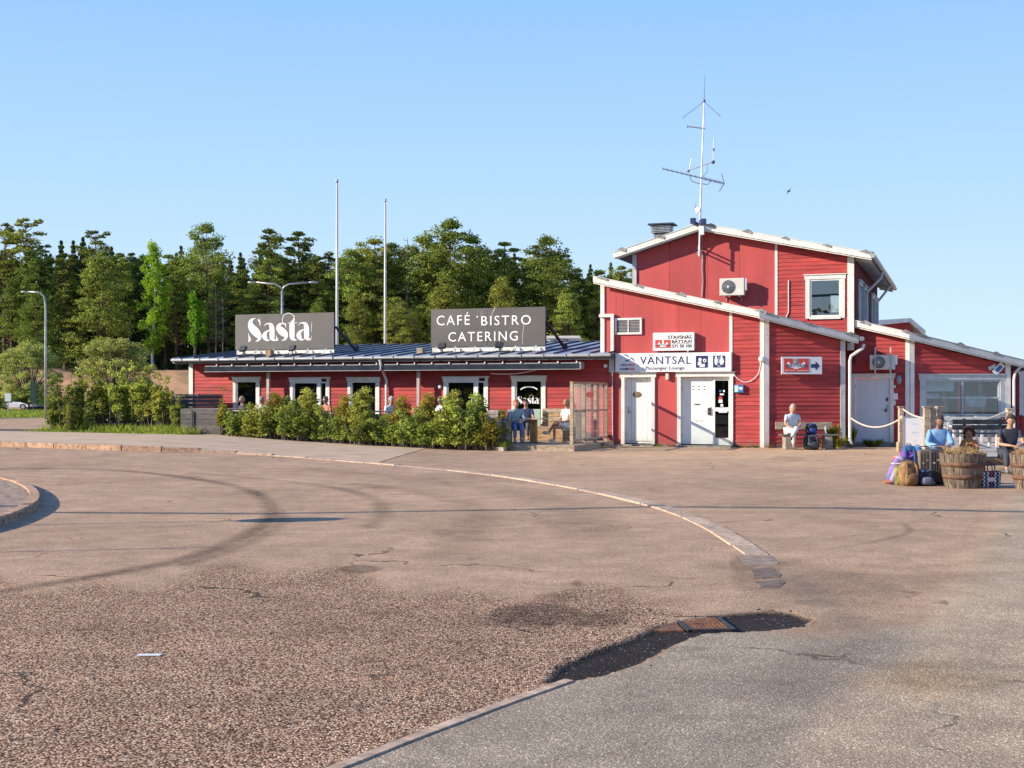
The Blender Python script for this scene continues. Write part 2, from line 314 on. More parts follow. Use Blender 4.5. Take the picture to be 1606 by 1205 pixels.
for (a, b, rx, ry, s_) in ((562,893,32,6,.8),(700,835,26,5,.55),(738,835,18,5,.5),(1165,885,22,12,.7),(875,938,38,8,.6),(840,965,75,18,.95),(930,972,60,12,.85),(905,915,9,6,.7),(975,958,14,12,.5),(1320,925,110,28,.45),(1190,905,40,28,.4),(1500,1060,110,24,.25),(700,960,120,30,.12),(470,990,90,20,.16),(160,985,110,16,.22),(860,820,30,4,.35),(1230,885,30,4,.5),(1060,1018,60,6,.35),(1235,720,30,4,.3)):
    d = np.sqrt(((PXX-a)/rx)**2+((PYY-b)/ry)**2)+wob*.16; mark = np.maximum(mark, s_*np.clip((1.15-d)*3, 0, 1))
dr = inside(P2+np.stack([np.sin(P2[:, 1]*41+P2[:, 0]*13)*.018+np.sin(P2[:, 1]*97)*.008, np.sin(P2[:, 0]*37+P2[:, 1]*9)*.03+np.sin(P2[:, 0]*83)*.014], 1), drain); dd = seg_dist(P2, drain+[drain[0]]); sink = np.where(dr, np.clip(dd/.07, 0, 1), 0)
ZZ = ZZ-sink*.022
gx0, gy0, _ = G(1060, 968); gx1, gy1, _ = G(1150, 985)
tan = np.maximum(sm(3, 0, np.abs(PXX-1450)/90+np.abs(PYY-1068)/24)*.5, 0)
walk = sm(775, 712, PYY+wob*5)*sm(650, 1000, PXX)*sm(200, 90, PYY-600)
nr, ncn = DD.shape; idx = np.arange(nr*ncn).reshape(nr, ncn)
Fq = np.stack([idx[:-1, :-1].ravel(), idx[:-1, 1:].ravel(), idx[1:, 1:].ravel(), idx[1:, :-1].ravel()], 1)
def asphalt():
    m = bpy.data.materials.new('worn_asphalt'); m.use_nodes = True; n = m.node_tree.nodes; l = m.node_tree.links; b = n['Principled BSDF']
    tcn = n.new('ShaderNodeTexCoord')
    def at(nm): a = n.new('ShaderNodeAttribute'); a.attribute_name = nm; return a.outputs['Fac']
    def vor(sc):
        v = n.new('ShaderNodeTexVoronoi'); v.inputs['Scale'].default_value = sc; l.new(tcn.outputs['Object'], v.inputs[0]); return v
    def nzz(sc, d=5, rg=.6):
        v = n.new('ShaderNodeTexNoise'); v.inputs['Scale'].default_value = sc; v.inputs['Detail'].default_value = d; v.inputs['Roughness'].default_value = rg; l.new(tcn.outputs['Object'], v.inputs[0]); return v.outputs[0]
    def ramp(src, *st):
        r = n.new('ShaderNodeValToRGB'); l.new(src, r.inputs[0]); e = r.color_ramp.elements; e[0].position, e[0].color = st[0][0], (*st[0][1], 1); e[1].position, e[1].color = st[-1][0], (*st[-1][1], 1)
        for p, c in st[1:-1]: q = e.new(p); q.color = (*c, 1)
        return r.outputs[0]
    def mix(f, a, c, mode='MIX'):
        x = n.new('ShaderNodeMix'); x.data_type = 'RGBA'; x.blend_type = mode
        for i, s_ in ((0, f), (6, a), (7, c)):
            if hasattr(s_, 'links'): l.new(s_, x.inputs[i])
            else: x.inputs[i].default_value = s_ if i == 0 else (*s_, 1)
        return x.outputs[2]
    def bw(s_): q = n.new('ShaderNodeSeparateColor'); l.new(s_, q.inputs[0]); return q.outputs[0]
    v1 = vor(78); v2 = vor(125)
    c1 = ramp(bw(v1.outputs['Color']), (0, (.08, .05, .035)), (.25, (.28, .17, .11)), (.5, (.54, .34, .225)), (.75, (.74, .51, .35)), (.9, (.95, .75, .56)), (1, (.50, .44, .36)))
    e1 = ramp(v1.outputs['Distance'], (.25, (1, 1, 1)), (.8, (.22, .18, .15)))
    coarse_c = mix(.85, c1, e1, 'MULTIPLY')
    c2 = ramp(bw(v2.outputs['Color']), (0, (.27, .18, .12)), (.5, (.43, .30, .205)), (.85, (.53, .385, .27)), (1, (.75, .60, .44)))
    v3 = vor(150); c3 = ramp(bw(v3.outputs['Color']), (0, (.20, .165, .125)), (.5, (.31, .26, .20)), (.85, (.40, .34, .265)), (.95, (.62, .54, .43)), (1, (.85, .76, .63)))
    big = ramp(nzz(.35, 6, .65), (.3, (.78, .77, .77)), (.7, (1.12, 1.1, 1.07)))
    mid = ramp(nzz(2.2, 8, .7), (.3, (.74, .73, .72)), (.7, (1.16, 1.15, 1.14)))
    nm = nzz(9, 6, .7)
    def soft(a, amt=.5):   # break up a mask edge with noise
        x = n.new('ShaderNodeMath'); x.operation = 'ADD'; l.new(a, x.inputs[0]); y = n.new('ShaderNodeMath'); y.operation = 'MULTIPLY_ADD'; l.new(nm, y.inputs[0]); y.inputs[1].default_value = amt; y.inputs[2].default_value = -amt*.5; l.new(y.outputs[0], x.inputs[1])
        r = n.new('ShaderNodeMapRange'); r.inputs[1].default_value = .15; r.inputs[2].default_value = .9; l.new(x.outputs[0], r.inputs[0]); return r.outputs[0]
    base = mix(soft(at('coarse'), .7), c2, coarse_c)
    base = mix(soft(at('newgrey'), .2), base, c3)
    base = mix(soft(at('fargrey'), .8), base, mix(1., base, (1.18, 1.16, 1.09), 'MULTIPLY'))
    base = mix(soft(at('walk'), .6), base, ramp(bw(v2.outputs['Color']), (0, (.46, .32, .21)), (1, (.66, .48, .32))))
    base = mix(1., base, big, 'MULTIPLY'); base = mix(1., base, (1.06, 1.035, .985), 'MULTIPLY'); base = mix(1., base, mid, 'MULTIPLY')
    base = mix(soft(at('tan'), .7), base, mix(1., base, (1.25, 1.0, .72), 'MULTIPLY'))
    mk = n.new('ShaderNodeMath'); mk.operation = 'MULTIPLY'; l.new(at('mark'), mk.inputs[0]); mr = n.new('ShaderNodeMapRange'); mr.inputs[1].default_value = .3; mr.inputs[2].default_value = .62; mr.inputs[3].default_value = .45; l.new(nm, mr.inputs[0]); l.new(mr.outputs[0], mk.inputs[1])
    cr = n.new('ShaderNodeTexVoronoi'); cr.feature = 'DISTANCE_TO_EDGE'; cr.inputs['Scale'].default_value = .32; wp = n.new('ShaderNodeVectorMath'); wp.operation = 'MULTIPLY_ADD'; nv = n.new('ShaderNodeTexNoise'); nv.inputs['Scale'].default_value = 1.6; nv.inputs['Detail'].default_value = 7; l.new(tcn.outputs['Object'], nv.inputs[0]); l.new(nv.outputs['Color'], wp.inputs[0]); wp.inputs[1].default_value = (1.1, 1.1, 0); l.new(tcn.outputs['Object'], wp.inputs[2]); l.new(wp.outputs[0], cr.inputs[0])
    ck = n.new('ShaderNodeMath'); ck.operation = 'LESS_THAN'; ck.inputs[1].default_value = .0045; l.new(cr.outputs['Distance'], ck.inputs[0]); cm = n.new('ShaderNodeMath'); cm.operation = 'MULTIPLY'; l.new(ck.outputs[0], cm.inputs[0]); cg = ramp(nzz(.55, 3), (.52, (0, 0, 0)), (.6, (.8, .8, .8))); l.new(bw(cg), cm.inputs[1])
    base = mix(cm.outputs[0], base, (.05, .04, .03))
    st = ramp(nzz(.9, 8, .75), (.56, (0, 0, 0)), (.72, (.55, .55, .55))); base = mix(bw(st), base, mix(1., base, (.6, .58, .56), 'MULTIPLY'))
    base = mix(mk.outputs[0], base, mix(1., base, (.30, .29, .29), 'MULTIPLY'))
    hollow_dark = mix(1., ramp(bw(v1.outputs['Color']), (0, (.022, .019, .017)), (.97, (.045, .037, .030)), (1, (.30, .27, .24))), mid, 'MULTIPLY')  # near-black stone tones laid over the drain hollow
    base = mix(at('drain'), base, hollow_dark)
    l.new(base, b.inputs['Base Color']); b.inputs['Roughness'].default_value = .88; b.inputs['Specular IOR Level'].default_value = .12
    bp = n.new('ShaderNodeBump'); bp.inputs['Distance'].default_value = .012; bp.inputs['Strength'].default_value = .55
    iv = n.new('ShaderNodeMath'); iv.operation = 'MULTIPLY'; cs = n.new('ShaderNodeMapRange'); l.new(at('coarse'), cs.inputs[0]); cs.inputs[3].default_value = -.35; cs.inputs[4].default_value = -1; l.new(cs.outputs[0], iv.inputs[1]); l.new(v1.outputs['Distance'], iv.inputs[0]); l.new(iv.outputs[0], bp.inputs['Height']); l.new(bp.outputs[0], b.inputs['Normal'])
    return m
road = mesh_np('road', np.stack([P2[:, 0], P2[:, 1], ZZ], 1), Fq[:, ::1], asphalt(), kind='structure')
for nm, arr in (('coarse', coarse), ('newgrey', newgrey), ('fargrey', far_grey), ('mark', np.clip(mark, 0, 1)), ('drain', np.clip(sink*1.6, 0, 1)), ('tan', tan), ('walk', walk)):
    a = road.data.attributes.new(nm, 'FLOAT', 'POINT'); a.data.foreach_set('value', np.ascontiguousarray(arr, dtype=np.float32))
under = MB().box(-700, 700, -60, 900, -.4, -.3).build('ground', CONC, kind='structure')
# ---- kerb: one stone after another along the curve
kpix = [(-260,690),(-60,697),(0,700),(180,706),(300,709),(385,713),(470,718),(560,725),(670,734),(770,745),(900,765),(1020,792),(1080,811),(1125,832),(1160,853),(1187,871)]
kc = spline([G(*p)[:2] for p in kpix], 12)
sd_ = np.concatenate([[0], np.cumsum(np.linalg.norm(np.diff(kc, axis=0), axis=1))])
def at_s(s_): return np.array([np.interp(s_, sd_, kc[:, 0]), np.interp(s_, sd_, kc[:, 1])])
def upstand(x): return .105*float(sm(-5.2, -9.5, x))
kerb = place('kerb', None, kind='structure')
kerb['label'] = 'granite kerb curving across the forecourt'
s_ = 0.; L = sd_[-1]
while s_ < L-.2:
    ln = min(1.0+random.uniform(-.05, .05), L-s_); p, q = at_s(s_+.012), at_s(min(s_+ln-.012, L)); d = (q-p)/np.linalg.norm(q-p); nrm = np.array([d[1], -d[0]])
    wdt = .16 if p[0] < -5 else .23+.03*random.random()
    m_ = MB(); up = upstand(p[0]); j = random.uniform(-.008, .008)
    pts = [p-nrm*wdt*.5, q-nrm*wdt*.5, q+nrm*wdt*.5, p+nrm*wdt*.5]
    jj = [random.uniform(-.008, .008) for _ in range(4)]
    lo = []; hi = []; mid_ = []
    for i, a in enumerate(pts):
        h = float(hgt(a[0], a[1])); a = a+nrm*jj[i]; lo.append((a[0], a[1], h-.06)); t_ = h+up+.016+j; mid_.append((a[0], a[1], t_-.012)); ins = (np.mean(pts, axis=0)-a); ins = ins/np.linalg.norm(ins)*.016; hi.append((a[0]+ins[0], a[1]+ins[1], t_))
    m_.add(lo+mid_+hi, [(3,2,1,0)]+[(i, (i+1) % 4, (i+1) % 4+4, i+4) for i in range(4)]+[(i+4, (i+1) % 4+4, (i+1) % 4+8, i+8) for i in range(4)]+[(8,9,10,11)])
    m_.build('kerb_stone', GRANR if p[0] < -8.5 else GRAN, kerb); s_ += ln
KP1 = mat('patch_grey', (.34,.27,.21), .9, .2, 8, .5, 60, spec=.1); KP2 = mat('patch_dark', (.22,.17,.13), .9, .2, 8, .5, 60, spec=.1)
spl_ = lambda c: [(a[0]+(b[0]-a[0])*t, a[1]+(b[1]-a[1])*t) for a, b in zip(c, c[1:]+c[:1]) for t in (0, .33, .66)]
# broken concrete pieces past the kerb's end
for poly in ([(1160,872),(1212,872),(1222,886),(1170,888)],[(1172,892),(1218,891),(1224,906),(1182,909)],[(1185,912),(1226,909),(1228,921),(1192,924)]):
    m_ = MB(); c = W(poly); m_.zprism([(a+random.uniform(-.03,.03), b+random.uniform(-.04,.04)) for a, b in spl_(c)], -.03, .003); m_.build('kerb_patch', random.choice([KP1, KP2]), kerb)
# low edging strip at the near left
ek = spline(W([(480,1224),(560,1193),(640,1161),(720,1131),(800,1101),(860,1080),(893,1068)]), 6)
for i in range(0, len(ek)-1, 3):
    p, q = ek[i], ek[min(i+3, len(ek)-1)]; d = (q-p)/np.linalg.norm(q-p); nrm = np.array([d[1], -d[0]])
    m_ = MB(); m_.zprism([tuple(p-nrm*.03), tuple(q-nrm*.03-d*.006), tuple(q+nrm*.03-d*.006), tuple(p+nrm*.03)], -.04, .009); m_.build('kerb_edging', GRAN, kerb)
# ---- pavement behind the kerb, up to the planting strip
hk = [(-260,680),(0,681),(110,683),(285,687),(345,686),(500,691),(640,698),(790,708)]
hedge_line = spline([G(*p)[:2] for p in hk], 10)
hs = np.concatenate([[0], np.cumsum(np.linalg.norm(np.diff(hedge_line, axis=0), axis=1))]); hL = hs[-1]
nn = 120; ks = np.linspace(0, 1, nn)
kend = np.interp(G(590, 727)[0], kc[:, 0], sd_); hend = np.interp(G(680, 700)[0], hedge_line[:, 0], hs)/hL
V = []; 
for t in ks:
    a = at_s(t*kend); h_ = t*hend*hL; b = np.array([np.interp(h_, hs, hedge_line[:, 0]), np.interp(h_, hs, hedge_line[:, 1])])
    for f in np.linspace(0, 1, 14):
        p = a*(1-f)+b*f; V.append((p[0], p[1], float(hgt(p[0], p[1]))+upstand(a[0])*(1-f*.1)+.008))
V = np.array(V); ii = np.arange(nn*14).reshape(nn, 14); Fp = np.stack([ii[:-1, :-1].ravel(), ii[1:, :-1].ravel(), ii[1:, 1:].ravel(), ii[:-1, 1:].ravel()], 1)
PAVM = mat('pale_worn_pavement', (.60, .45, .31), .9, .14, 1.2, .4, 90, dirt=.25, stretch=(1, 2.5, 1), spec=.08)
mesh_np('pavement', V, Fp, PAVM, kind='structure')
# edging board in front of the planting
def hpt(f): return np.array([np.interp(f*hL, hs, hedge_line[:, 0]), np.interp(f*hL, hs, hedge_line[:, 1])])
pk = place('planting_kerb', None, kind='structure')
hx0 = np.interp(G(345, 686)[0], hedge_line[:, 0], hs)/hL
fs_ = np.linspace(hx0, 1, 15)
for a, b in zip(fs_[:-1], fs_[1:]):
    p, q = hpt(a), hpt(b); d = (q-p)/np.linalg.norm(q-p); nrm = np.array([-d[1], d[0]]); h = float(hgt(*p)); h2 = float(hgt(*q))
    q = q-d*.015; m_ = MB(); m_.zprism([tuple(p), tuple(q), tuple(q+nrm*.12), tuple(p+nrm*.12)], 0, .1); m_.v = [(v[0], v[1], v[2]+(h if i % 4 in (0, 3) else h2)+.01*(v[2] > 0)) for i, v in enumerate(m_.v)]
    m_.build('edging_stone', mat('edging_concrete', (.42,.34,.27), .9, .2, 8, .3, 50, rnd=.12, dirt=.3), pk)
# soil strip
m_ = MB(); N_ = 40
for i in range(N_+1):
    f = hx0*.0+(1-0)*i/N_; p = hpt(f); h = float(hgt(*p)); q = (p[0]+1.0, p[1]+3.2); m_.v += [(p[0]+.05, p[1]+.12, h+.045), (q[0], q[1], float(hgt(*q))+.07)]
m_.f = [(2*i, 2*i+2, 2*i+3, 2*i+1) for i in range(N_)]; m_.mi = [0]*N_
SOIL = mat('dark_soil', (.10, .075, .05), .95, .3, 5, .5, 20); m_.build('planting_bed', SOIL, kind='structure')
# ---- roundabout island at the left
ic = spline(W([(-330,735),(-150,742),(-40,750),(0,756),(30,763),(52,774),(62,788),(52,803),(0,826),(-100,850),(-300,880)]), 8)
isl = place('traffic_island', None, kind='structure')
si = np.concatenate([[0], np.cumsum(np.linalg.norm(np.diff(ic, axis=0), axis=1))])
def ipt(s): return np.array([np.interp(s, si, ic[:, 0]), np.interp(s, si, ic[:, 1])])
s_ = 0
while s_ < si[-1]-.3:
    p, q = ipt(s_+.01), ipt(s_+.75); d = (q-p)/np.linalg.norm(q-p); nrm = np.array([d[1], -d[0]])
    m_ = MB(); m_.zprism([tuple(p), tuple(q), tuple(q+nrm*.13), tuple(p+nrm*.13)], -.05, .12); m_.v = [(v[0], v[1], v[2]) for v in m_.v]; m_.f = [tuple(f) for f in m_.f]
    m_.build('kerb_stone', GRANR, isl); s_ += .77
m_ = MB(); m_.zprism([tuple(p) for p in ic], .02, .09); m_.build('gravel_top', mat('island_gravel', (.40, .29, .20), .95, .35, 9, .9, 50), isl)
# paint dash
a, b, c = G(216,1029); x2 = G(253,1028)[0]
tag(MB().zprism([(a, b-.02), (x2, b-.015), (x2, b+.03), (a, b+.025)], .004, .008).build('painted_dash', WPR), 'short white dash of road paint on the pebbly asphalt', 'road marking')
# ---- drain grate
dg = thing('drain_grate', 'rusty drain grate sunk in the dark hollow', 'drain', T((gx0+gx1)/2, (gy0+gy1)/2, -.014, 4))
hw_ = (gx1-gx0)/2; hd_ = (gy0-gy1)/2+.05
fr = MB(); fr.box(-hw_, hw_, -hd_, -hd_+.03, -.02, .014).box(-hw_, hw_, hd_-.03, hd_, -.02, .014).box(-hw_, -hw_+.03, -hd_, hd_, -.02, .012).box(hw_-.03, hw_, -hd_, hd_, -.02, .012); fr.build('frame', IRON, dg)
nb = 9
MB().box(-hw_, hw_, -hd_, hd_, -.02, -.006).build('dark_pit', BLK, dg)
for i in range(nb):
    x = -hw_+.05+(2*hw_-.1)*i/(nb-1); MB().box(x-.0095, x+.0095, -hd_+.03, hd_-.03, -.015, .009).build('bar', RUST, dg)
MB().box(-hw_+.03, hw_-.03, -.012, .012, -.012, .011).build('cross_bar', RUST, dg)
MB().box(-hw_-.22, -hw_-.02, -hd_+.02, hd_-.04, -.02, .004).build('side_plate', RUST, dg)
# loose bits at the hole's rim
for i in range(26):
    p = drain[random.randrange(len(drain))]; r_ = random.uniform(.006, .016)
    if i < 14: p = G(random.choice([1045, 1060, 1000, 975, 905, 1215])+random.uniform(-15, 15), random.choice([965, 972, 960])+random.uniform(-6, 6))[:2]
    tag(MB().ell((p[0]+random.uniform(-.1,.1), p[1]+random.uniform(-.08,.08), r_*.3), (r_, r_*.8, r_*.5), 6, 4, fn=lambda v: v*random.uniform(.8, 1.2)).build('asphalt_crumb', IRON), 'dark crumb of broken asphalt lying round the drain hollow', 'stone', 'crumbs of asphalt round the drain')
# ================================================================ BUILDINGS
def lin(pts):   # piecewise linear z(s)
    xs = [p[0] for p in pts]; zs = [p[1] for p in pts]; return lambda s: float(np.interp(s, xs, zs))
def backing(wl, s0, s1, zb, top, ops, y):     # rear wall in upright strips, open at the windows and doors
    es = sorted(set([s0, s1]+[min(max(v, s0), s1) for o in ops for v in o[:2]]+[s0+(s1-s0)*i/6 for i in range(7)]))
    for a, b in zip(es[:-1], es[1:]):
        if b-a < .003: continue
        m_ = (a+b)/2; z = zb; hs_ = sorted([(o[2], o[3]) for o in ops if o[0] < m_ < o[1]])
        for c, d in hs_:
            if c > z+.01: wl.box(a, b, y+.03, y+.06, z, c)
            z = max(z, d)
        wl.prism([(a, z), (b, z), (b, top(b)+.02), (a, top(a)+.02)], y+.03, y+.06)
def clad(pl, parent, s0, s1, zb, top, ops=(), pitch=.125, y=0., m=None, wall=True):
    m = m or RED; z = zb; seg = 0
    if wall:
        wl = MB(); backing(wl, s0, s1, zb, top, ops, y)
        wall = wl.build('wall', REDB, parent, pl.M)
    tmax = max(top(s0), top(s1), *[top(s0+(s1-s0)*i/40) for i in range(41)])
    while z < tmax-.02:
        zt = z+pitch; ivs = [(s0, s1)]
        # clip against the sloping top, sampled
        def cl(zz):
            N = 400; ok = [s0+(s1-s0)*i/N for i in range(N+1) if top(s0+(s1-s0)*i/N) >= zz]
            return (min(ok), max(ok)) if ok else None
        cb, ct = cl(z+.005), cl(min(zt, tmax-.002))
        if cb is None: break
        if ct is None: ct = ((cb[0]+cb[1])/2,)*2
        ivs = [(cb[0], cb[1])]
        for a, b, c, d in ops:
            if zt > c+.01 and z < d-.01:
                nv = []
                for p, q in ivs:
                    if b <= p or a >= q: nv.append((p, q)); continue
                    if a > p: nv.append((p, a))
                    if b < q: nv.append((b, q))
                ivs = nv
        for p, q in ivs:
            if q-p < .03: continue
            tp, tq = (ct[0] if p == cb[0] else p), (ct[1] if q == cb[1] else q); tp = min(max(tp, p), q); tq = max(min(tq, q), tp)
            j = random.uniform(-.002, .003); th = .022
            vs = [(p, y-th-j, z), (q, y-th-j, z), (tq, y-.004, zt+.008), (tp, y-.004, zt+.008), (p, y+.03, z), (q, y+.03, z), (tq, y+.03, zt+.008), (tp, y+.03, zt+.008)]
            b_ = MB(); b_.add(vs, [(0,1,2,3),(5,4,7,6),(0,4,5,1),(3,2,6,7),(1,5,6,2),(4,0,3,7)]); b_.build('cladding_board', m, wall if wall and not isinstance(wall, bool) else parent, pl.M)
        z = zt
    return wall
def trimbox(pl, x0, x1, z0, z1, y0, y1, parent, name='trim', m=None): return MB().box(x0, x1, y0, y1, z0, z1).build(name, m or WHT, parent, pl.M)
def window(pl, parent, x0, x1, z0, z1, y=0., tw=.11, cols_=1, rows_=1, head=True, sill=True, inner=.6, name='window', gm=None, fm=None, dark=None):
    fm = fm or WHT; fr = MB(); t = .05
    fr.box(x0, x0+t, y-.02, y+.06, z0, z1).box(x1-t, x1, y-.02, y+.06, z0, z1).box(x0+t, x1-t, y-.02, y+.06, z0, z0+t).box(x0+t, x1-t, y-.02, y+.06, z1-t, z1)
    o = fr.build(name, fm, parent, pl.M)
    tr = MB(); tr.box(x0-tw, x0-.002, y-.045, y+.02, z0-(.05 if sill else 0), z1).box(x1+.002, x1+tw, y-.045, y+.02, z0-(.05 if sill else 0), z1)
    if head: tr.box(x0-tw-.03, x1+tw+.03, y-.05, y+.02, z1+.002, z1+tw).box(x0-tw-.06, x1+tw+.06, y-.085, y+.02, z1+tw+.002, z1+tw+.03)
    if sill: tr.box(x0-.002, x1+.002, y-.06, y+.02, z0-.08, z0-.002)
    tr.build('trim', fm, o, pl.M)
    W_, H_ = (x1-x0-2*t), (z1-z0-2*t)
    for i in range(cols_):
        for j in range(rows_):
            a = x0+t+W_*i/cols_; b = x0+t+W_*(i+1)/cols_; c = z0+t+H_*j/rows_; d = z0+t+H_*(j+1)/rows_; g = .025 if cols_ > 1 else 0; h = .025 if rows_ > 1 else 0
            MB().box(a+g*(i > 0), b-g*(i < cols_-1), y+.02, y+.026, c+h*(j > 0), d-h*(j < rows_-1)).build('pane', gm or GLASS, o, pl.M)
    if cols_ > 1:
        for i in range(1, cols_): a = x0+t+W_*i/cols_; MB().box(a-.025, a+.025, y-.022, y+.04, z0+t, z1-t).build('mullion', fm, o, pl.M)
    if rows_ > 1:
        for j in range(1, rows_): c = z0+t+H_*j/rows_; MB().box(x0+t, x1-t, y-.015, y+.04, c-.025, c+.025).build('glazing_bar', fm, o, pl.M)
    bk = MB(); bk.add([(x0, y+.05, z0), (x1, y+.05, z0), (x1, y+.05, z1), (x0, y+.05, z1), (x0-.3, y+inner, z0-.2), (x1+.3, y+inner, z0-.2), (x1+.3, y+inner, z1+.1), (x0-.3, y+inner, z1+.1)], [(4,5,6,7),(0,4,7,3),(1,2,6,5),(3,7,6,2),(0,1,5,4)])
    bk.build('dark_interior', dark or mat('dark_room', (.035, .032, .03), .9, .3, 2), o, pl.M); return o
bldA = thing('terminal_building', 'red two storey harbour waiting room building with sloping white edged roofs', 'building', PA.M)
A = lambda px, py=None, y=0.: PA.at(px, py, y)
# ---- lower front: smooth panels A, boards B
rl = [A(930, 441, -.35), A(1190, 497, -.35)]   # underside of fascia line
def under(s): return rl[0][1]+(s-rl[0][0])*(rl[1][1]-rl[0][1])/(rl[1][0]-rl[0][0])-.02
sL = A(945); sP = A(1145); sB = A(1199)
d1 = (A(980), A(1022), 0., A(1000, 592)[1]); d2 = (A(1068), A(1144.5), 0., A(1100, 591)[1])
gaps = [sL, A(966), A(1024.5), A(1085), sP]
def panel(pl, poly, y, parent, m): return MB().prism(poly, y, y+.03).build('wall_panel', m, parent, pl.M)
ops = [(d1[0]-.05, d1[1]+.05, d1[3]), (d2[0]-.05, d2[1]+.05, d2[3])]
edges = sorted(set([sL, A(966), A(1024.5), A(1062), A(1100), sP]+[o[0] for o in ops]+[min(o[1], sP) for o in ops]))
for a, b in zip(edges[:-1], edges[1:]):
    zb = .05; mid = (a+b)/2
    for o in ops:
        if o[0] < mid < o[1]: zb = o[2]
    panel(PA, [(a+.003, zb), (b-.003, zb), (b-.003, under(b)), (a+.003, under(a))], 0., bldA, REDP)
MB().prism([(sL, 0), (sB, 0), (sB, under(sB)), (sL, under(sL))], .7, .74).build('wall', REDB, bldA, PA.M)
clad(PA, bldA, sP+.02, sB, .04, under, ops=[(d2[0]-.1, d2[1]+.05, 0, d2[3])])
trimbox(PA, sP-.02, sP+.075, d2[3]+.25, under(sP), -.03, -.002, bldA, 'corner_board')
trimbox(PA, sB-.13, sB, -.02, under(sB)+.03, -.05, -.022, bldA, 'corner_board')
trimbox(PA, sL-.06, sL+.07, 2.95, under(sL), -.04, -.002, bldA, 'corner_board', WORN)
MB().box(sL-.05, sL, 0, 3, 2.9, under(sL)).build('wall', RED, bldA, PA.M)
# foundation strip
MB().box(sL, sB, -.015, .1, -.1, .05).build('plinth', CONC, bldA, PA.M)
# roof slabs with fascias
def roof_slab(pl, a, b, y0, y1, th, parent, fm, name='roof', nfas=3, cap=True, seams=0):
    (sa, za), (sb, zb) = a, b
    o = MB().prism([(sa, za), (sb, zb), (sb, zb-th), (sa, za-th)], y0+.05, y1).build(name, mat('roof_felt', (.10,.105,.11), .8, .15, 3), parent, pl.M)
    for i in range(nfas):     # fascia boards butted end to end, with little sheet caps on top
        f0, f1 = i/nfas, (i+1)/nfas; x0, x1 = sa+(sb-sa)*f0, sa+(sb-sa)*f1-.006; z0, z1 = za+(zb-za)*f0, za+(zb-za)*f1
        MB().prism([(x0, z0+.012), (x1, z1+.012), (x1, z1-.17), (x0, z0-.17)], y0, y0+.045).build('fascia', fm, o, pl.M)
        MB().prism([(x0, z0-.15), (x1, z1-.15), (x1, z1-.215), (x0, z0-.215)], y0+.05, y0+.075).build('fascia_strip', WORN, o, pl.M)
        MB().prism([(x0, z0+.03), (x1, z1+.03), (x1, z1+.013), (x0, z0+.013)], y0-.02, y0+.10).build('edge_cap', WHT if fm is not LGREY else GALV, o, pl.M)
    # soffit boards
    MB().prism([(sa+.01, za-th), (sb-.01, zb-th), (sb-.01, zb-th-.015), (sa+.01, za-th-.015)], y0+.08, y0+.5).build('soffit', WORN, o, pl.M)
    L_ = math.hypot(sb-sa, zb-za); k = 1
    for t in np.arange(.35, L_, 1.25):    # lifted roof sheets along the edge
        f = t/L_+random.uniform(-.02, .02); x = sa+(sb-sa)*f; z = za+(zb-za)*f; h = random.uniform(.05, .1); w_ = random.uniform(.12, .25)
        m_ = MB(); m_.add([(x-w_, y0-.024, z-.02+w_*.24), (x+w_*.6, y0-.024, z-.05-w_*.14), (x+w_*.7, y0-.024, z+h*.5-w_*.14), (x, y0-.024, z+h)], [(0,1,2,3)]); m_.add([(v[0], y0+.1, v[2]) for v in m_.v[:4]], [(3,2,1,0)]); m_.f += [(0,3,7,4),(3,2,6,7),(2,1,5,6)]; m_.mi += [0]*3
        m_.build('lifted_sheet', mat('bare_sheet', (.30, .31, .30), .6, .3, 9, dirt=.5), o, pl.M)
    return o
rA = roof_slab(PA, A(930, 434, -.35), A(1191, 488, -.35), -.35, 2.0, .14, bldA, WORN, nfas=4)
# ---- wing C
C = lambda px, py=None, y=0.: PC.at(px, py, y)
cu = [C(1190, 499, -.3), C(1345, 538, -.3)]
def underC(s): return cu[0][1]+(s-cu[0][0])*(cu[1][1]-cu[0][1])/(cu[1][0]-cu[0][0])-.02
sC = C(1325)
wC = clad(PC, bldA, .03, sC-.02, .04, underC)
trimbox(PC, 0.0, .13, -.02, underC(.1)+.03, -.05, -.022, bldA, 'corner_board')
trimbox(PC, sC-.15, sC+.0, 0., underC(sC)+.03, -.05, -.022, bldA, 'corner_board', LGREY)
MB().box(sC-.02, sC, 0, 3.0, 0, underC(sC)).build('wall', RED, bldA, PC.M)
rC = roof_slab(PC, C(1191, 489, -.35), C(1347, 528, -.35), -.35, 2.2, .14, bldA, LGREY, nfas=2)  # grey fascia: shade on this turned edge is put into its colour
MB().box(.1, sC, -.01, .1, -.1, .045).build('plinth', CONC, bldA, PC.M)
# ---- gutter end and downpipe at the right of C
ce = C(1350, 530, -.3)
gt = MB(); gt.tube([(ce[0]+.02, -.38, ce[1]-.03), (ce[0]+.02, 2.2, ce[1]-.03)], .07, 8); gt.build('gutter', GUT, bldA, PC.M)
q1 = C(1355, 540, -.2); q2 = C(1333, 562, -.1); q3 = C(1331, 695, -.1)
MB().tube([(q1[0], -.2, q1[1]), (q1[0]-.03, -.18, q1[1]-.12), (q2[0]+.03, -.11, q2[1]+.06), (q2[0], -.1, q2[1]-.08), (q2[0]+.0, -.1, .25), (q2[0]+.02, -.22, .1)], .05, 8).build('downpipe', mat('white_pipe', (.66,.66,.64), .45, .1, 4, dirt=.3), bldA, PC.M)
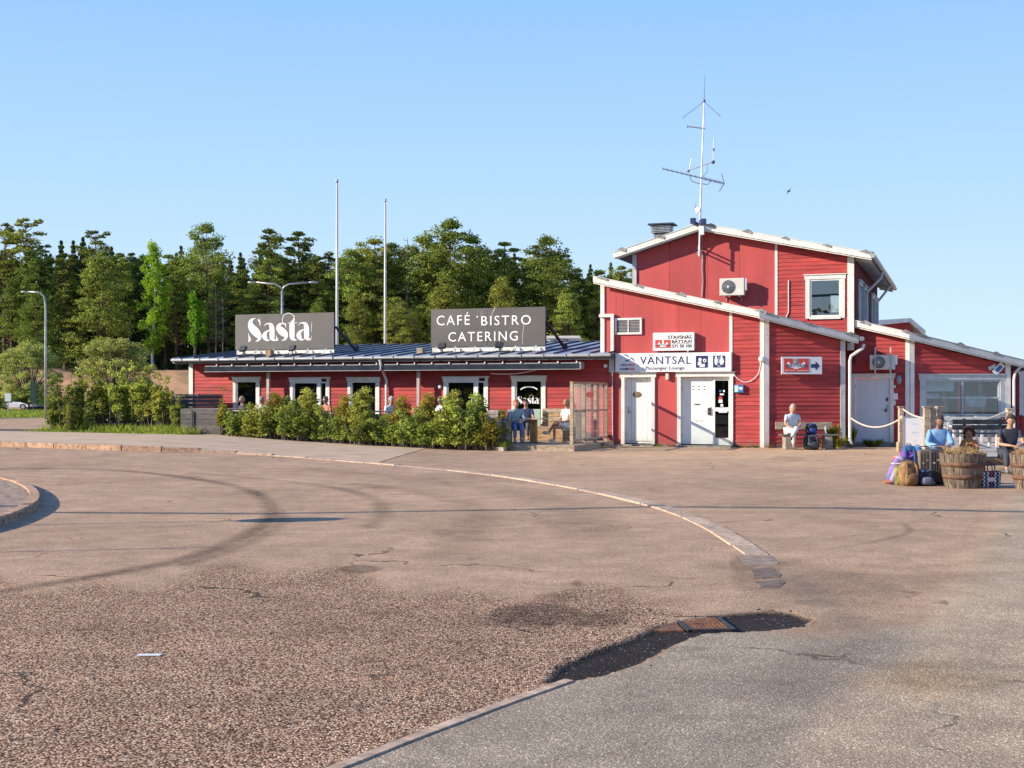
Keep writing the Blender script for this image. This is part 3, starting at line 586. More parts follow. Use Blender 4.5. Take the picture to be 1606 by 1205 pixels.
# ---- recess D with door, wing E with window
D_ = lambda px, py=None, y=0.: PD.at(px, py, y)
E_ = lambda px, py=None, y=0.: PE.at(px, py, y)
du = [D_(1340, 514, -.3), D_(1425, 531, -.3)]
def underD(s): return du[0][1]+(s-du[0][0])*(du[1][1]-du[0][1])/(du[1][0]-du[0][0])-.02
eu = [E_(1425, 532, -.3), E_(1600, 575, -.3)]
def underE(s): return eu[0][1]+(s-eu[0][0])*(eu[1][1]-eu[0][1])/(eu[1][0]-eu[0][0])-.02
dd0 = (D_(1341), D_(1396), .12, D_(1370, 594)[1])
clad(PD, bldA, D_(1318), .0, .06, underD, ops=[(dd0[0]-.06, dd0[1]+.06, 0, dd0[3]+.05)])
sE = E_(1577); ew = (E_(1450), E_(1568), E_(1500, 652)[1], E_(1500, 596)[1])
clad(PE, bldA, 0.02, sE, .3, underE, ops=[(ew[0]-.04, ew[1]+.04, ew[2]-.04, ew[3]+.02)])
trimbox(PD, -.13, .0, 0., underD(0)+.03, -.05, -.022, bldA, 'corner_board')
trimbox(PE, 0., .13, 0., underE(0)+.03, -.05, -.022, bldA, 'corner_board')
trimbox(PE, sE-.02, sE+.14, 0., underE(sE)+.05, -.05, .4, bldA, 'corner_board')
roof_slab(PD, D_(1339, 503, -.35), D_(1426, 522, -.35), -.35, 3., .13, bldA, WORN, nfas=1)
rE = roof_slab(PE, E_(1426, 522, -.35), E_(1640, 574, -.35), -.35, 4., .13, bldA, LGREY, nfas=3)  # fascia greyed to paint in the shade of wing E
MB().box(D_(1318), 0, -.3, .1, -.05, .11).build('doorstep', CONC, bldA, PD.M)
# recess F at the far right: blue-shaded boards, pipe and window
PF = Plane(*PE.world(sE+.14, 1.6), -3); Fq_ = lambda px, py=None, y=0.: PF.at(px, py, y)
f0 = Fq_(1588)
wF = MB().box(f0-.3, f0+3.2, .03, .06, .3, 2.75).build('wall', REDB, bldA, PF.M)
for i in range(24):
    x = f0-.3+i*.145; MB().box(x, x+.13, -.0, .028, .3, 2.75).build('cladding_board', RED, wF, PF.M)
window(PF, bldA, Fq_(1603), Fq_(1603)+1.1, 1.0, 2.25)
MB().box(0, .05, 0.05, 1.8, .3, 2.6).build('wall', RED, bldA, T(*PE.world(sE+.05), 0, 3))
q = E_(1606, 567, -.3)
MB().tube([(q[0], -.2, q[1]-.1), (E_(1590), -.1, q[1]-.35), (E_(1588), -.1, q[1]-.55), (E_(1588), -.1, .3)], .045, 8).build('downpipe', MATS['white_pipe'], bldA, PE.M)
# ---- doors
def door(pl, x0, x1, z0, z1, y, parent, side=None, hinge='l', planks=False, name='door', m=None):
    t = .11; f = MB(); f.box(x0-t, x0, -.06, y+.03, z0, z1).box(x1, x1+t, -.06, y+.03, z0, z1).box(x0-t-.04, x1+t+.04, -.065, y+.03, z1+.001, z1+.12).box(x0-t-.07, x1+t+.07, -.10, y, z1+.121, z1+.155)
    fr = f.build('door_frame', WHT, parent, pl.M)
    xe = side if side else x1
    d = MB(); 
    if planks:
        n = 5
        for i in range(n):
            a = x0+(xe-x0)*i/n; b = x0+(xe-x0)*(i+1)/n; MB().box(a+.004, b-.004, y, y+.04, z0+.1, z1-.01).build('door_plank', m or WDOOR, fr, pl.M)
        d.box(x0, xe, y+.03, y+.06, z0+.02, z1)
    else: d.bbox(x0+.005, xe-.005, y, y+.05, z0+.02, z1-.008, .008)
    o = d.build(name, m or WDOOR, parent, pl.M)
    for zz in (z0+.3, z0+1.75): MB().tube([(x0+.01, y-.01, zz-.06), (x0+.01, y-.01, zz+.06)], .014, 6).build('hinge', GALV, o, pl.M)
    hx = xe-.09 if hinge == 'l' else x0+.09; sg = -1 if hinge == 'l' else 1
    h = MB(); h.bbox(hx-.025, hx+.025, y-.012, y+.0, z0+.95, z0+1.18, .006); h.tube([(hx, y-.01, z0+1.02), (hx, y-.06, z0+1.02), (hx+sg*.13, y-.06, z0+1.015)], .011, 6); h.build('handle', GALV, o, pl.M)
    return o, fr
da, fa = door(PA, d1[0], d1[1], .06, d1[3], .14, bldA, planks=True, hinge='r')
MB().box(d1[0], d1[1], .13, .2, -.02, .07).build('threshold', DARKM, bldA, PA.M)
p = A(999, 619, .13); e_ = MB(); e_.ell((p[0], .13, p[1]), (.14, .012, .095), 20, 8); e_.build('oval_plaque', mat('brown_plaque', (.18,.12,.07), .6), da, PA.M)
sd2 = A(1118); db, fb = door(PA, d2[0], d2[1], .06, d2[3], .12, bldA, side=sd2)
for i in range(3):
    for j in range(2):
        x, z = A(1085.5+9*i, 606+4.6*j); MB().box(x-.018, x+.018, .105, .12, z-.012, z+.012).build('sticker', BLK, db, PA.M)
x, z = A(1092, 634.5); MB().box(x-.08, x+.08, .1, .12, z-.012, z+.02).build('letter_slot', DARKM, db, PA.M)
x, z = A(1112, 645); MB().bbox(x-.06, x+.05, .07, .12, z-.12, z+.1, .01).build('lock_box', DARKM, db, PA.M)
x, z = A(1095, 660); text('faded_marks', 'a o', mat('faded_grey', (.62,.6,.56), .6), db, PA.M, x-.11, x+.11, z-.045, z+.03, .118)
# glazed side light beside the door
g0, g1 = sd2+.04, d2[1]-.0; sl = MB()
sl.box(sd2+.002, sd2+.05, .06, .16, .06, d2[3]).box(g1-.05, g1, .08, .16, .06, d2[3]).box(sd2+.05, g1-.05, .08, .16, .06, .28).box(sd2+.05, g1-.05, .08, .16, d2[3]-.12, d2[3]).box(sd2+.05, g1-.05, .07, .16, 1.1, 1.22)
slo = sl.build('side_light', WDOOR, bldA, PA.M)
MB().box(sd2+.05, g1-.05, .12, .126, .28, 1.1).build('pane', GLASS, slo, PA.M); MB().box(sd2+.05, g1-.05, .12, .126, 1.22, d2[3]-.12).build('pane', GLASS, slo, PA.M)
MB().box(sd2, g1, .6, .64, .1, 2.2).build('dark_interior', MATS['dark_room'], slo, PA.M)
for (a, b, c, d, mm) in ((1127, 1132.5, 622.5, 626, REDS), (1127, 1133, 627, 632, WPR), (1129, 1135, 617.5, 620, WPR), (1128, 1131, 612, 615, BLUP), (1134, 1136.5, 612, 615, WPR), (1130, 1134, 634, 638, WPR)):
    x0, z1 = A(a, c, .11); x1, z0 = A(b, d, .11); MB().box(x0, x1, .112, .118, z0, z1).build('notice', mm, slo, PA.M)
x, z = A(1134, 646, .07); MB().bbox(x-.13, x+.13, .03, .08, z-.03, z+.03, .01).build('pull_handle', WPL, slo, PA.M)
# step mat
MB().box(d2[0]-.1, d2[1]+.1, -.45, .0, -.02, .045).build('doorstep', CONC, bldA, PA.M)
MB().box(d1[0]-.1, d1[1]+.1, -.2, .12, -.02, .05).build('doorstep', CONC, bldA, PA.M)
dd_, fd_ = door(PD, dd0[0], dd0[1], dd0[2], dd0[3], .02, bldA, m=mat('pale_door', (.72,.75,.78), .45, .03))
x0, z1 = D_(1374, 600); x1, z0 = D_(1392, 622); m_ = MB()
for a, b, c, d in ((x0, x1, z1-.012, z1), (x0, x1, z0, z0+.012), (x0, x0+.012, z0, z1), (x1-.012, x1, z0, z1)): m_.box(a, b, .008, .02, c, d)
m_.build('hatch_outline', MATS['pale_door'], dd_, PD.M)
for px, py in ((1391, 627), (1389.5, 644)): x, z = D_(px, py); MB().bbox(x-.03, x+.03, -.0, .02, z-.05, z+.06, .008).build('lock', DARKM, dd_, PD.M)
# ---- louvre vent
x0, z1 = A(965, 499.5); x1, z0 = A(1007, 524.5)
v_ = MB(); v_.box(x0, x1, -.06, -.0, z0, z0+.06).box(x0, x1, -.06, 0, z1-.06, z1).box(x0, x0+.06, -.06, 0, z0+.06, z1-.06).box(x1-.06, x1, -.06, 0, z0+.06, z1-.06); vo = v_.build('louvre_vent', WHT, bldA, PA.M)
MB().box(x0+.05, x1-.05, -.008, -.002, z0+.05, z1-.05).build('backing', DARKM, vo, PA.M)
for i in range(9):
    z = z0+.075+i*(z1-z0-.15)/8; m_ = MB(); m_.add([(x0+.06, -.05, z-.012), (x1-.06, -.05, z-.012), (x1-.06, -.02, z+.018), (x0+.06, -.02, z+.018)], [(0,1,2,3)]); m_.build('slat', mat('grey_slat', (.30,.30,.31), .6), vo, PA.M)
MB().box((x0+x1)/2-.015, (x0+x1)/2+.015, -.055, -.01, z0+.06, z1-.06).build('bar', WHT, vo, PA.M)
# white pipe at the left edge of the front
p1 = A(940, 495.5, -.08); p2 = A(961, 495.5, -.08); p3 = A(960.5, 585, -.08)
MB().box(p1[0], p2[0]+.04, -.13, -.04, p1[1]-.05, p1[1]+.05).box(p2[0]-.06, p2[0]+.04, -.128, -.042, p3[1], p1[1]-.05).build('downpipe', WHT, bldA, PA.M)
MB().tube([(p3[0], -.1, p3[1]), (p3[0]+.01, -.08, 0.2)], .018, 6).build('conduit', LGREY, bldA, PA.M)
MB().box(A(957), A(965), -.14, -.02, A(960, 584)[1], A(960, 556)[1]).build('junction_box', mat('pale_grey_box', (.5,.52,.55), .5), bldA, PA.M)
# ---- upper storey, wall plane set back
YU = 2.0; U = lambda px, py=None, y=YU: PA.at(px, py, y)
PUp = Plane(*PA.world(0, YU), 20)
uo = -.5
def Up(px, py=None, y=0.): return PUp.at(px, py, y)
al, ap, ar = Up(962, 397, uo), Up(1097, 351, uo), Up(1367, 397, uo)
topU = lin([(al[0], al[1]-.2), (ap[0], ap[1]-.2), (ar[0], ar[1]-.2)])
s0u, sj, s1u = Up(996), Up(1217), Up(1338)
zb = Up(1097, 500)[1]-.9
bnd = [s0u, Up(1050), Up(1110), Up(1160), sj]
MB().prism([(s0u, 2.6), (sj, 2.6), (sj, topU(sj)), (ap[0], ap[1]-.22), (s0u, topU(s0u))], .03, .08).build('wall', REDB, bldA, PUp.M)
for a, b in zip(bnd[:-1], bnd[1:]):
    pts = [(a+.004, 3.0), (b-.004, 3.0), (b-.004, topU(b))]
    if a < ap[0] < b: pts.append((ap[0], topU(ap[0])))
    pts.append((a+.004, topU(a))); panel(PUp, pts, 0, bldA, REDP)
wu = (Up(1270), Up(1318.5), Up(1290, 497)[1], Up(1290, 438)[1])
clad(PUp, bldA, sj+.03, s1u-.05, 3.2, topU, ops=[(wu[0]-.05, wu[1]+.05, wu[2]-.05, wu[3]+.05)])
trimbox(PUp, sj-.03, sj+.05, 3.0, topU(sj), -.03, -.002, bldA, 'corner_board')
trimbox(PUp, s0u-.08, s0u+.06, 3.0, topU(s0u), -.05, -.002, bldA, 'corner_board', LGREY)
trimbox(PUp, s1u-.17, s1u+.03, 3.0, topU(s1u)+.02, -.05, -.002, bldA, 'corner_board', WORN)
CURT = mat('pale_blind', (.55,.62,.66), .7, .1)
wuo = window(PUp, bldA, *wu, tw=.13, inner=1.6, gm=SKYG, dark=mat('sky_reflection_room', (.40,.55,.60), .8, .2, 1))  # pale teal room colour paints in the sky mirrored by the pane
MB().box(wu[0]+.75*(wu[1]-wu[0])-.1, wu[1]-.08, .3, .32, wu[2]+.15, wu[3]-.5).build('notice_board', WPR, wuo, PUp.M)
MB().ell((wu[0]+.35, .6, wu[2]+.3), (.13, .13, .35), 8, 6).build('figure_shape', mat('dark_cloth', (.05,.06,.05), .9), wuo, PUp.M)
p = Up(1237, 440); MB().tube([(p[0], -.04, p[1]), (p[0], -.04, p[1]-1.0), (p[0]-.08, -.04, p[1]-1.2)], .018, 6).build('conduit', WHT, bldA, PUp.M)
# side wall, its shade also put into the darker board colour
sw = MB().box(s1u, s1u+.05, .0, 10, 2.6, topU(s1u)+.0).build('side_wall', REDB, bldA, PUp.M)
SW = mat('shaded_red_boards', (.20, .03, .035), .8, .2, 3)
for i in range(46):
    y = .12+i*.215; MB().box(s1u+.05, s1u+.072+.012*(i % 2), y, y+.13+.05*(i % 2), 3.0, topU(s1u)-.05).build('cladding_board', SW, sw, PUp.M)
for y0 in (.9, 3.0, 6.6, 8.3):
    f = MB(); z0, z1 = 3.6, 5.25
    f.box(s1u+.06, s1u+.13, y0, y0+.1, z0, z1).box(s1u+.06, s1u+.13, y0+1.3, y0+1.4, z0, z1).box(s1u+.06, s1u+.13, y0+.1, y0+1.3, z0, z0+.1).box(s1u+.06, s1u+.13, y0+.1, y0+1.3, z1-.1, z1).box(s1u+.06, s1u+.11, y0+.65, y0+.75, z0+.1, z1-.1).box(s1u+.05, s1u+.17, y0-.05, y0+1.45, z1+.002, z1+.05)
    wo = f.build('window', LGREY, bldA, PUp.M)
    MB().box(s1u+.09, s1u+.1, y0+.1, y0+1.3, z0+.1, z1-.1).build('pane', mat('teal_glass', (.05,.16,.20), .05), wo, PUp.M)
# gable roof
rl_ = roof_slab(PUp, al, ap, uo, 12.3, .14, bldA, WORN, nfas=2)
rr_ = roof_slab(PUp, ap, ar, uo, 12.3, .14, bldA, WORN, nfas=4)
MB().tube([(ar[0]+.03, uo-.02, ar[1]-.08), (ar[0]+.03, 12.3, ar[1]-.08)], .075, 8).build('gutter', GUT, bldA, PUp.M)
for i in range(40):
    y = uo+i*.32; MB().tube([(ar[0]-.25, y+.1, ar[1]+.075), (ar[0]+.06, y+.1, ar[1]+.01)], .035, 6).build('roof_ridge_sheet', GALV, rr_, PUp.M)
for i in range(13):
    y = .1+i*.95; sl_ = (ar[1]-ap[1])/(ar[0]-ap[0]); MB().prism([(s1u+.06, ar[1]-.16-sl_*(ar[0]-s1u-.06)), (ar[0]-.02, ar[1]-.16), (ar[0]-.02, ar[1]-.27), (s1u+.06, ar[1]-.27-sl_*(ar[0]-s1u-.06))], y, y+.07).build('rafter', LGREY, rr_, PUp.M)
MB().tube([(ar[0]+.03, 4.2, ar[1]-.15), (ar[0]-.02, 4.2, ar[1]-.35), (s1u+.12, 4.0, ar[1]-.85), (s1u+.12, 4.0, ar[1]-1.1), (s1u+.12, 4.0, 3.2)], .05, 8).build('downpipe', MATS['white_pipe'], bldA, PUp.M)
MB().tube([(ar[0]+.03, 9.5, ar[1]-.15), (s1u+.12, 9.5, ar[1]-.8), (s1u+.12, 9.5, 3.2)], .05, 8).build('downpipe', MATS['white_pipe'], bldA, PUp.M)
# chimney-like vent box on the roof
PV = Plane(*PA.world(A(1038, None, 5), 5), 20); v0, v1 = PV.at(1022, 352.5), PV.at(1047, 368)
cb = MB(); cb.box(v0[0]-.12, v1[0]+.22, -.12, .62, v0[1]-.02, v0[1]+.03).box(v0[0]+.1, v1[0]-.08, .0, .5, v1[1]-.6, v0[1]-.25); vb = cb.build('roof_vent', DARKM, bldA, PV.M)
for i in range(5): z = v0[1]-.04-i*.055; MB().box(v0[0]-.02, v1[0]+.1, -.05, .52, z-.035, z-.008).build('slat', GALV, vb, PV.M)
# ================================================================ CAFE BUILDING
PK = Plane(*PA.world(0, -.05), 20); K = lambda px, py=None, y=0.: PK.at(px, py, y)
k0, k1 = K(298), K(962.5)
bldK = thing('cafe_building', 'long low red café building with blue grey metal roof and white window frames', 'building', PK.M)
kops = []
def kwin(a, b, py, zb): return (K(a), K(b), zb, K((a+b)/2, py)[1])
w1 = kwin(370.5, 403.5, 597.5, .9); w2 = kwin(460, 513, 599, .35); w3 = kwin(550.5, 591, 598, .9); w4 = kwin(701, 761, 598, .35); w5 = kwin(808, 851, 596, .75)
for w_ in (w1, w2, w3, w4, w5): kops.append((w_[0]-.07, w_[1]+.07, w_[2]-.05, w_[3]+.05))
zk = 2.80
clad(PK, bldK, k0, k1, .3, lambda s: zk, ops=kops, pitch=.122)
MB().box(k0, k0+.05, .06, 6.4, .2, 2.9).build('wall', RED, bldK, PK.M)
trimbox(PK, k0-.02, k0+.15, .2, zk, -.05, -.024, bldK, 'corner_board')
window(PK, bldK, *w1); window(PK, bldK, *w3)
o5 = window(PK, bldK, *w5, inner=1.2)
for w_ in (w2, w4):     # glazed double doors
    sp = w_[0]+.74*(w_[1]-w_[0])
    o = window(PK, bldK, w_[0], sp, w_[2], w_[3], name='glazed_door', sill=False, fm=WDOOR)
    MB().tube([(sp-.1, -.06, 1.2), (sp-.1, -.06, 1.5)], .015, 6).build('handle', GALV, o, PK.M)
    o = window(PK, bldK, sp+.02, w_[1], w_[2], w_[3], name='side_light', sill=False, fm=WDOOR, head=False, tw=.001)
    MB().box(w_[0]-.15, w_[1]+.15, -.06, .02, w_[3]+.11, w_[3]+.16).box(w_[1], w_[1]+.11, -.045, .02, w_[2], w_[3]+.11).build('trim', WHT, o, PK.M)
# roof: mono slope up from the eave, standing seams
ye, yr = -.62, 6.1; ze, zr = 2.90, 3.58; kl, kr = K(272, None, ye), K(958, None, ye)
rf = MB(); rf.add([(kl, ye, ze), (kr, ye, ze), (kr, yr, zr), (kl, yr, zr), (kl, ye, ze-.03), (kr, ye, ze-.03), (kr, yr, zr-.03), (kl, yr, zr-.03), (kr, yr+6, ze), (kl, yr+6, ze)], [(0,1,2,3),(7,6,5,4),(0,4,5,1),(1,5,6,2),(3,7,4,0),(3,2,8,9)])
rK = rf.build('roof', ROOFM, bldK, PK.M)
MB().box(kl, kr, yr-.1, yr+.1, zr-.02, zr+.035).build('ridge_cap', DARKM, rK, PK.M)
sl = (zr-ze)/(yr-ye); x = kl+.25; i = 0
while x < kr:
    m_ = MB(); m_.add([(x-.014, ye, ze), (x+.014, ye, ze), (x+.014, yr, zr), (x-.014, yr, zr), (x-.009, ye, ze+.05), (x+.009, ye, ze+.05), (x+.009, yr, zr+.05), (x-.009, yr, zr+.05)], [(0,4,7,3),(2,6,5,1),(4,5,6,7),(0,1,5,4)]); m_.build('standing_seam', SEAM, rK, PK.M); x += .607
MB().tube([(kl-.04, ye-.06, ze-.06), (kr, ye-.06, ze-.05)], .055, 10).build('gutter', GUT, bldK, PK.M)
MB().box(kl, kr, ye-.0, ye+.03, ze-.18, ze-.035).build('fascia', mat('dark_grey_paint', (.10,.105,.11), .6), bldK, PK.M)
MB().box(kl, kr, ye+.03, 0, ze-.16, ze-.14).build('soffit', MATS['dark_grey_paint'], bldK, PK.M)
for x in np.arange(kl+.4, kr, .75): MB().box(x-.012, x+.012, ye-.135, ye-.1, ze-.1, ze-.0).build('gutter_bracket', GALV, bldK, PK.M)
# awnings rolled up under the eave
def awn(a, b, py0, py1):
    ya = -.5; x0, z1 = K(a, py0, ya-.15); x1, z0 = K(b, py1, ya-.15)[0], K(a, py1, ya-.15)[1]; x1 = K(b, None, ya-.15); z1 = K(b, py0, ya-.15)[1]; z0 = z1-.24
    o = MB().box(x0, x1, ya-.2, ya+.16, z0, z1-.07).build('awning_cassette', AWN, bldK, PK.M)
    MB().tube([(x0, ya-.16, z1-.05), (x1, ya-.16, z1-.05)], .020, 6).build('front_rail', GUT, o, PK.M)
    MB().box(x0, x1, ya-.215, ya-.19, z0-.01, z0+.006).build('lower_rail', GUT, o, PK.M)
    MB().box(x1-.03, x1+.03, ya-.2, ya+.2, z0, z1-.02).build('end_cap', GUT, o, PK.M)
    for x in np.arange(x0+.5, x1, .62): MB().ell((x, ya-.2, z1-.02), (.03, .03, .04), 6, 4).build('festoon_bulb', WPL, o, PK.M)
awn(322, 597, 570, 581); awn(603, 910, 567, 577)
# posts, downpipes on the cafe wall
for px in (421, 656.5): x = K(px, None, -.35); MB().box(x-.05, x+.05, -.4, -.3, .2, 2.5).build('awning_post', mat('pinkish_grey_post', (.50,.42,.38), .7, .1, 4, dirt=.3), bldK, PK.M)
x = K(597, None, ye); xb = K(606, None, -.1)
MB().tube([(x, ye-.05, ze-.12), (x+.02, ye-.03, ze-.32), (xb-.05, -.16, ze-.62), (xb, -.1, ze-.78), (xb, -.1, .3)], .048, 8).build('downpipe', MATS['white_pipe'], bldK, PK.M)
# left rake trim
m_ = MB(); m_.add([(kl-.03, ye, ze-.16), (kl-.03, yr, zr-.16), (kl-.03, yr, zr+.02), (kl-.03, ye, ze+.02), (kl+.0, ye, ze-.16), (kl+.0, yr, zr-.16), (kl+.0, yr, zr+.02), (kl+.0, ye, ze+.02)], [(0,1,2,3),(7,6,5,4),(3,2,6,7),(0,4,5,1),(0,3,7,4)]); m_.build('rake_board', LGREY, bldK, PK.M)
for px in (388, 618):   # small boxes on the roof
    pass
for px, py, m__ in ((420, 553, WOODB), (658, 553, WOOD)):
    y = .1; x, z = PK.at(px, py, y); MB().bbox(x-.11, x+.11, y, y+.25, ze+sl*(y-ye)-.02, ze+sl*(y-ye)+.22, .01).build('roof_box', m__, bldK, PK.M)
# drooping cable
a, b = K(770, 586, -.3), K(858, 573, -.6); pts = [(a[0]+(b[0]-a[0])*t, -.35, a[1]+(b[1]-a[1])*t-.12*math.sin(math.pi*t)) for t in np.linspace(0, 1, 9)]
MB().tube(pts, .014, 5).build('cable', WPL, bldK, PK.M)
# small wall fittings
x, z = K(949.5, 574, -.1); MB().bbox(x-.05, x+.05, -.12, 0, z-.05, z+.05, .01).build('sensor_box', WPL, bldK, PK.M)
x, z = K(691, 607); MB().ell((x, -.06, z), (.06, .05, .07), 8, 6).build('wall_lamp', WPL, bldK, PK.M)
# ---------------- lettering helpers
def sasta(x0, z0, wid, parent, M, y, m, name='lettering'):
    k = wid/900.; ox, oz = 262, 510
    S = lambda pts, mb: mb.ribbon([(x0+(a-ox)*k, z0+(oz-b)*k, c*k) for a, b, c in pts], y, y-.01)
    o = MB()
    S([(372,218,5),(340,222,14),(308,246,44),(298,290,72),(325,340,98),(375,385,104),(415,430,80),(425,465,48),(402,492,20),(372,504,5)], o)
    S([(403,232,2),(422,248,22),(432,270,16),(436,312,3)], o); S([(270,398,3),(278,440,14),(288,480,32),(268,508,4)], o); S([(400,230,4),(440,224,4)], o)
    for dx in (0, 482):
        S([(494+dx,318,4),(505+dx,298,7),(530+dx,286,12),(562+dx,287,20),(590+dx,305,52),(603+dx,350,68),(605+dx,420,70),(608+dx,460,66),(628+dx,484,34),(668+dx,492,5)], o)
        S([(580+dx,362,6),(548+dx,374,14),(515+dx,398,40),(498+dx,435,66),(515+dx,470,52),(545+dx,492,18),(580+dx,480,5)], o)
    S([(776,287,5),(745,284,12),(708,308,44),(700,342,74),(738,380,92),(785,415,84),(800,450,52),(785,482,24),(742,500,5)], o)
    S([(770,283,2),(788,294,18),(797,310,12),(800,346,3)], o); S([(662,428,3),(668,460,12),(678,486,26),(660,496,4)], o)
    S([(916,196,4),(914,225,10),(900,262,30),(886,300,68),(885,400,70),(888,455,66),(908,484,34),(950,494,5)], o)
    S([(828,283,5),(890,283,7),(962,283,5)], o)
    S([(835+84*math.cos(t), 240+78*math.sin(t)*-1, 7) for t in np.linspace(-.3, math.pi*1.12, 16)], o); S([(754,262,6),(760,290,6),(778,306,5)], o)
    S([(1160,282,4),(1155,340,5),(1157,400,4)], o); S([(1150,440,3),(1153,460,5),(1140,488,8)], o)
    return o.build(name, m, parent, M)
# ---- roof signs
def board(px0, px1, pyt, pyb, y, label):
    x0, x1 = PK.at(px0, None, y), PK.at(px1, None, y); xm = (px0+px1)/2; z1, z0 = PK.at(px0, pyt, y)[1], PK.at(px0, pyb, y)[1]; z1b = PK.at(px1, pyt-0, y)[1]
    t = thing('roof_sign', label, 'sign', PK.M, 'sign boards on the café roof'); zr_ = ze+sl*(y-ye); xm = x0+.5*(x1-x0)
    for a, b in ((x0, xm-.003), (xm+.003, x1)): MB().box(a, b, y, y+.04, z0, z1).build('board_panel', SIGNG, t, PK.M)
    MB().box(x0, x1, y+.045, y+.14, z0+.02, z1-.02).build('back_frame', DARKM, t, PK.M)
    MB().box(x0+.03, x1-.02, y+.05, y+.1, zr_+.03, z0-.01).build('base_board', WORN, t, PK.M)
    n = 6
    for i in range(n):
        x = x0+.2+(x1-x0-.5)*i/(n-1); MB().bar((x, y-.03, z0), (x-.09, y-.12, zr_), .022).bar((x, y-.03, z0), (x+.06, y-.2, zr_-.01), .022).build('foot_bracket', WHT, t, PK.M)
    for f in (.14, .64):
        x = x0+f*(x1-x0); l_ = MB(); Mx = Matrix.Translation((x, y-.38, zr_+.22))@Matrix.Rotation(R(-38), 4, 'X')@Matrix.Rotation(R(random.uniform(-25, 25)), 4, 'Z'); l_.bbox(-.13, .13, -.05, .06, -.1, .1, .015, M=Mx); l_.bar((x, y-.36, zr_-.02), (x, y-.36, zr_+.2), .03); l_.bar((x, y-.36, zr_), (x+.35, y-.3, zr_+.02), .05); l_.build('floodlight', DARKM, t, PK.M)
    ya = y+1.1; MB().bar((x1+.02, y+.12, z0+.6*(z1-z0)), (x1+.35, ya, ze+sl*(ya-ye)), .07).build('rear_strut', DARKM, t, PK.M)
    MB().tube([(x1+.35, ya, ze+sl*(ya-ye)-.02), (x1+.35, ya, ze+sl*(ya-ye)+.2)], .07, 8).build('strut_foot', DARKM, t, PK.M)
    return t, x0, x1, z0, z1
YS = .75
t1, x0, x1, z0, z1 = board(369, 523.5, 494.0, 549.0, YS, 'left grey brown roof board with one word in white serif letters')
k_ = (x1-x0)/1380.; sasta(x0+(262-80)*k_, z0+105*(z1-z0)/490., 900*k_, t1, PK.M, YS-.002, WPR)
t2, x0, x1, z0, z1 = board(676, 855, 485.7, 544.5, YS, 'right grey roof board reading CAFÉ BISTRO CATERING in white capitals')
WW, HH = x1-x0, z1-z0
def tz(a, b, c, d): return (x0+(a-90)/1435*WW, x0+(b-90)/1435*WW, z0+(1-(d-.0))*HH, z0+(1-c)*HH)
for s__, a, b, c, d in (('CAFÉ', 165, 590, .10, .43), ('BISTRO', 735, 1352, .205, .455), ('CATERING', 315, 1190, .615, .865)):
    q = tz(a, b, c, d); text('lettering', s__, WPR, t2, PK.M, q[0], q[1], q[2], q[3], YS-.004, spacing=1.22, bold=.002)
q = tz(676, 692, .2, .24); MB().box(q[0], q[1], YS-.006, YS-.001, q[2], q[3]).build('dot', WPR, t2, PK.M)
CR = MB()
for pts in ([(905,95,3),(895,130,9),(870,180,6),(868,230,3)], [(745,140,2),(735,175,3),(728,200,2)], [(1255,300,4),(1262,360,5),(1250,430,5),(1248,575,4)]):
    CR.ribbon([(x0+(a-90)/1435*WW, z0+(1-(b-110)/480)*HH, c/1435*WW) for a, b, c in pts], YS-.001, YS-.004)
CR.build('peeling_streaks', mat('pale_scratch', (.6,.56,.5), .8), t2, PK.M)
# ---- café window lettering
x, z = K(812, 628); sasta(x+.0, K(812, 629)[1]-.1, K(846.5)-K(812), o5, PK.M, -.03, WPR, 'window_lettering')
a_ = K(830); zc = K(812, 629)[1]; arc = MB(); arc.ribbon([(a_-.33*math.cos(t), zc+.28+.18*math.sin(t), .035) for t in np.linspace(.5, math.pi-.5, 9)], -.03, -.034); arc.build('window_arc', WPR, o5, PK.M)
# ================================================================ SIGNS ON THE TERMINAL
def signbox(pl, px0, px1, py0, py1, yo, th, name, label, cat='sign', fm=None, lit=None):
    x0, z1 = pl.at(px0, py0, -yo); x1, z0 = pl.at(px1, py1, -yo)[0], pl.at(px0, py1, -yo)[1]
    t = thing(name, label, cat, pl.M); MB().bbox(x0, x1, -yo, -yo+th, z0, z1, .008).build('panel', fm or WPL, t, pl.M)
    return t, (lambda px: x0+(px-px0)/(px1-px0)*(x1-x0)), (lambda py: z1+(py-py0)/(py1-py0)*(z0-z1)), -yo
ts, X, Z, y = signbox(PA, 965, 1147, 554.6, 584, .17, .15, 'waiting_room_sign', 'long white waiting room sign reading VÄNTSAL Passenger Lounge above both doors')
text('lettering', 'VÄNTSAL', BLUE, ts, PA.M, X(1004.8), X(1085), Z(572), Z(557.2), y-.004, spacing=1.12)
text('lettering', 'Passenger Lounge', BLUE, ts, PA.M, X(1014), X(1075), Z(581.9), Z(575.4), y-.004)
for a in (1092.5, 1119):
    MB().bbox(X(a), X(a+18.4), y-.012, y+.002, Z(577.8), Z(559.6), .004).build('pictogram_square', BLUE, ts, PA.M)
m_ = MB(); c = lambda a, b: (X(a), y-.014, Z(b))
m_.ell(c(1099.3, 565.5), (.05, .003, .05), 10, 6); m_.ribbon([(X(1098.5), Z(568.5), .10), (X(1098.6), Z(574), .12)], y-.014, y-.02); m_.ribbon([(X(1098.5), Z(574.5), .09), (X(1105), Z(575), .08)], y-.014, y-.02, sub=2); m_.ribbon([(X(1105.3), Z(572), .05), (X(1105.3), Z(576.5), .05)], y-.014, y-.02); m_.ell(c(1106.3, 567), (.055, .003, .055), 10, 6); m_.build('waiting_person_icon', WPR, ts, PA.M)
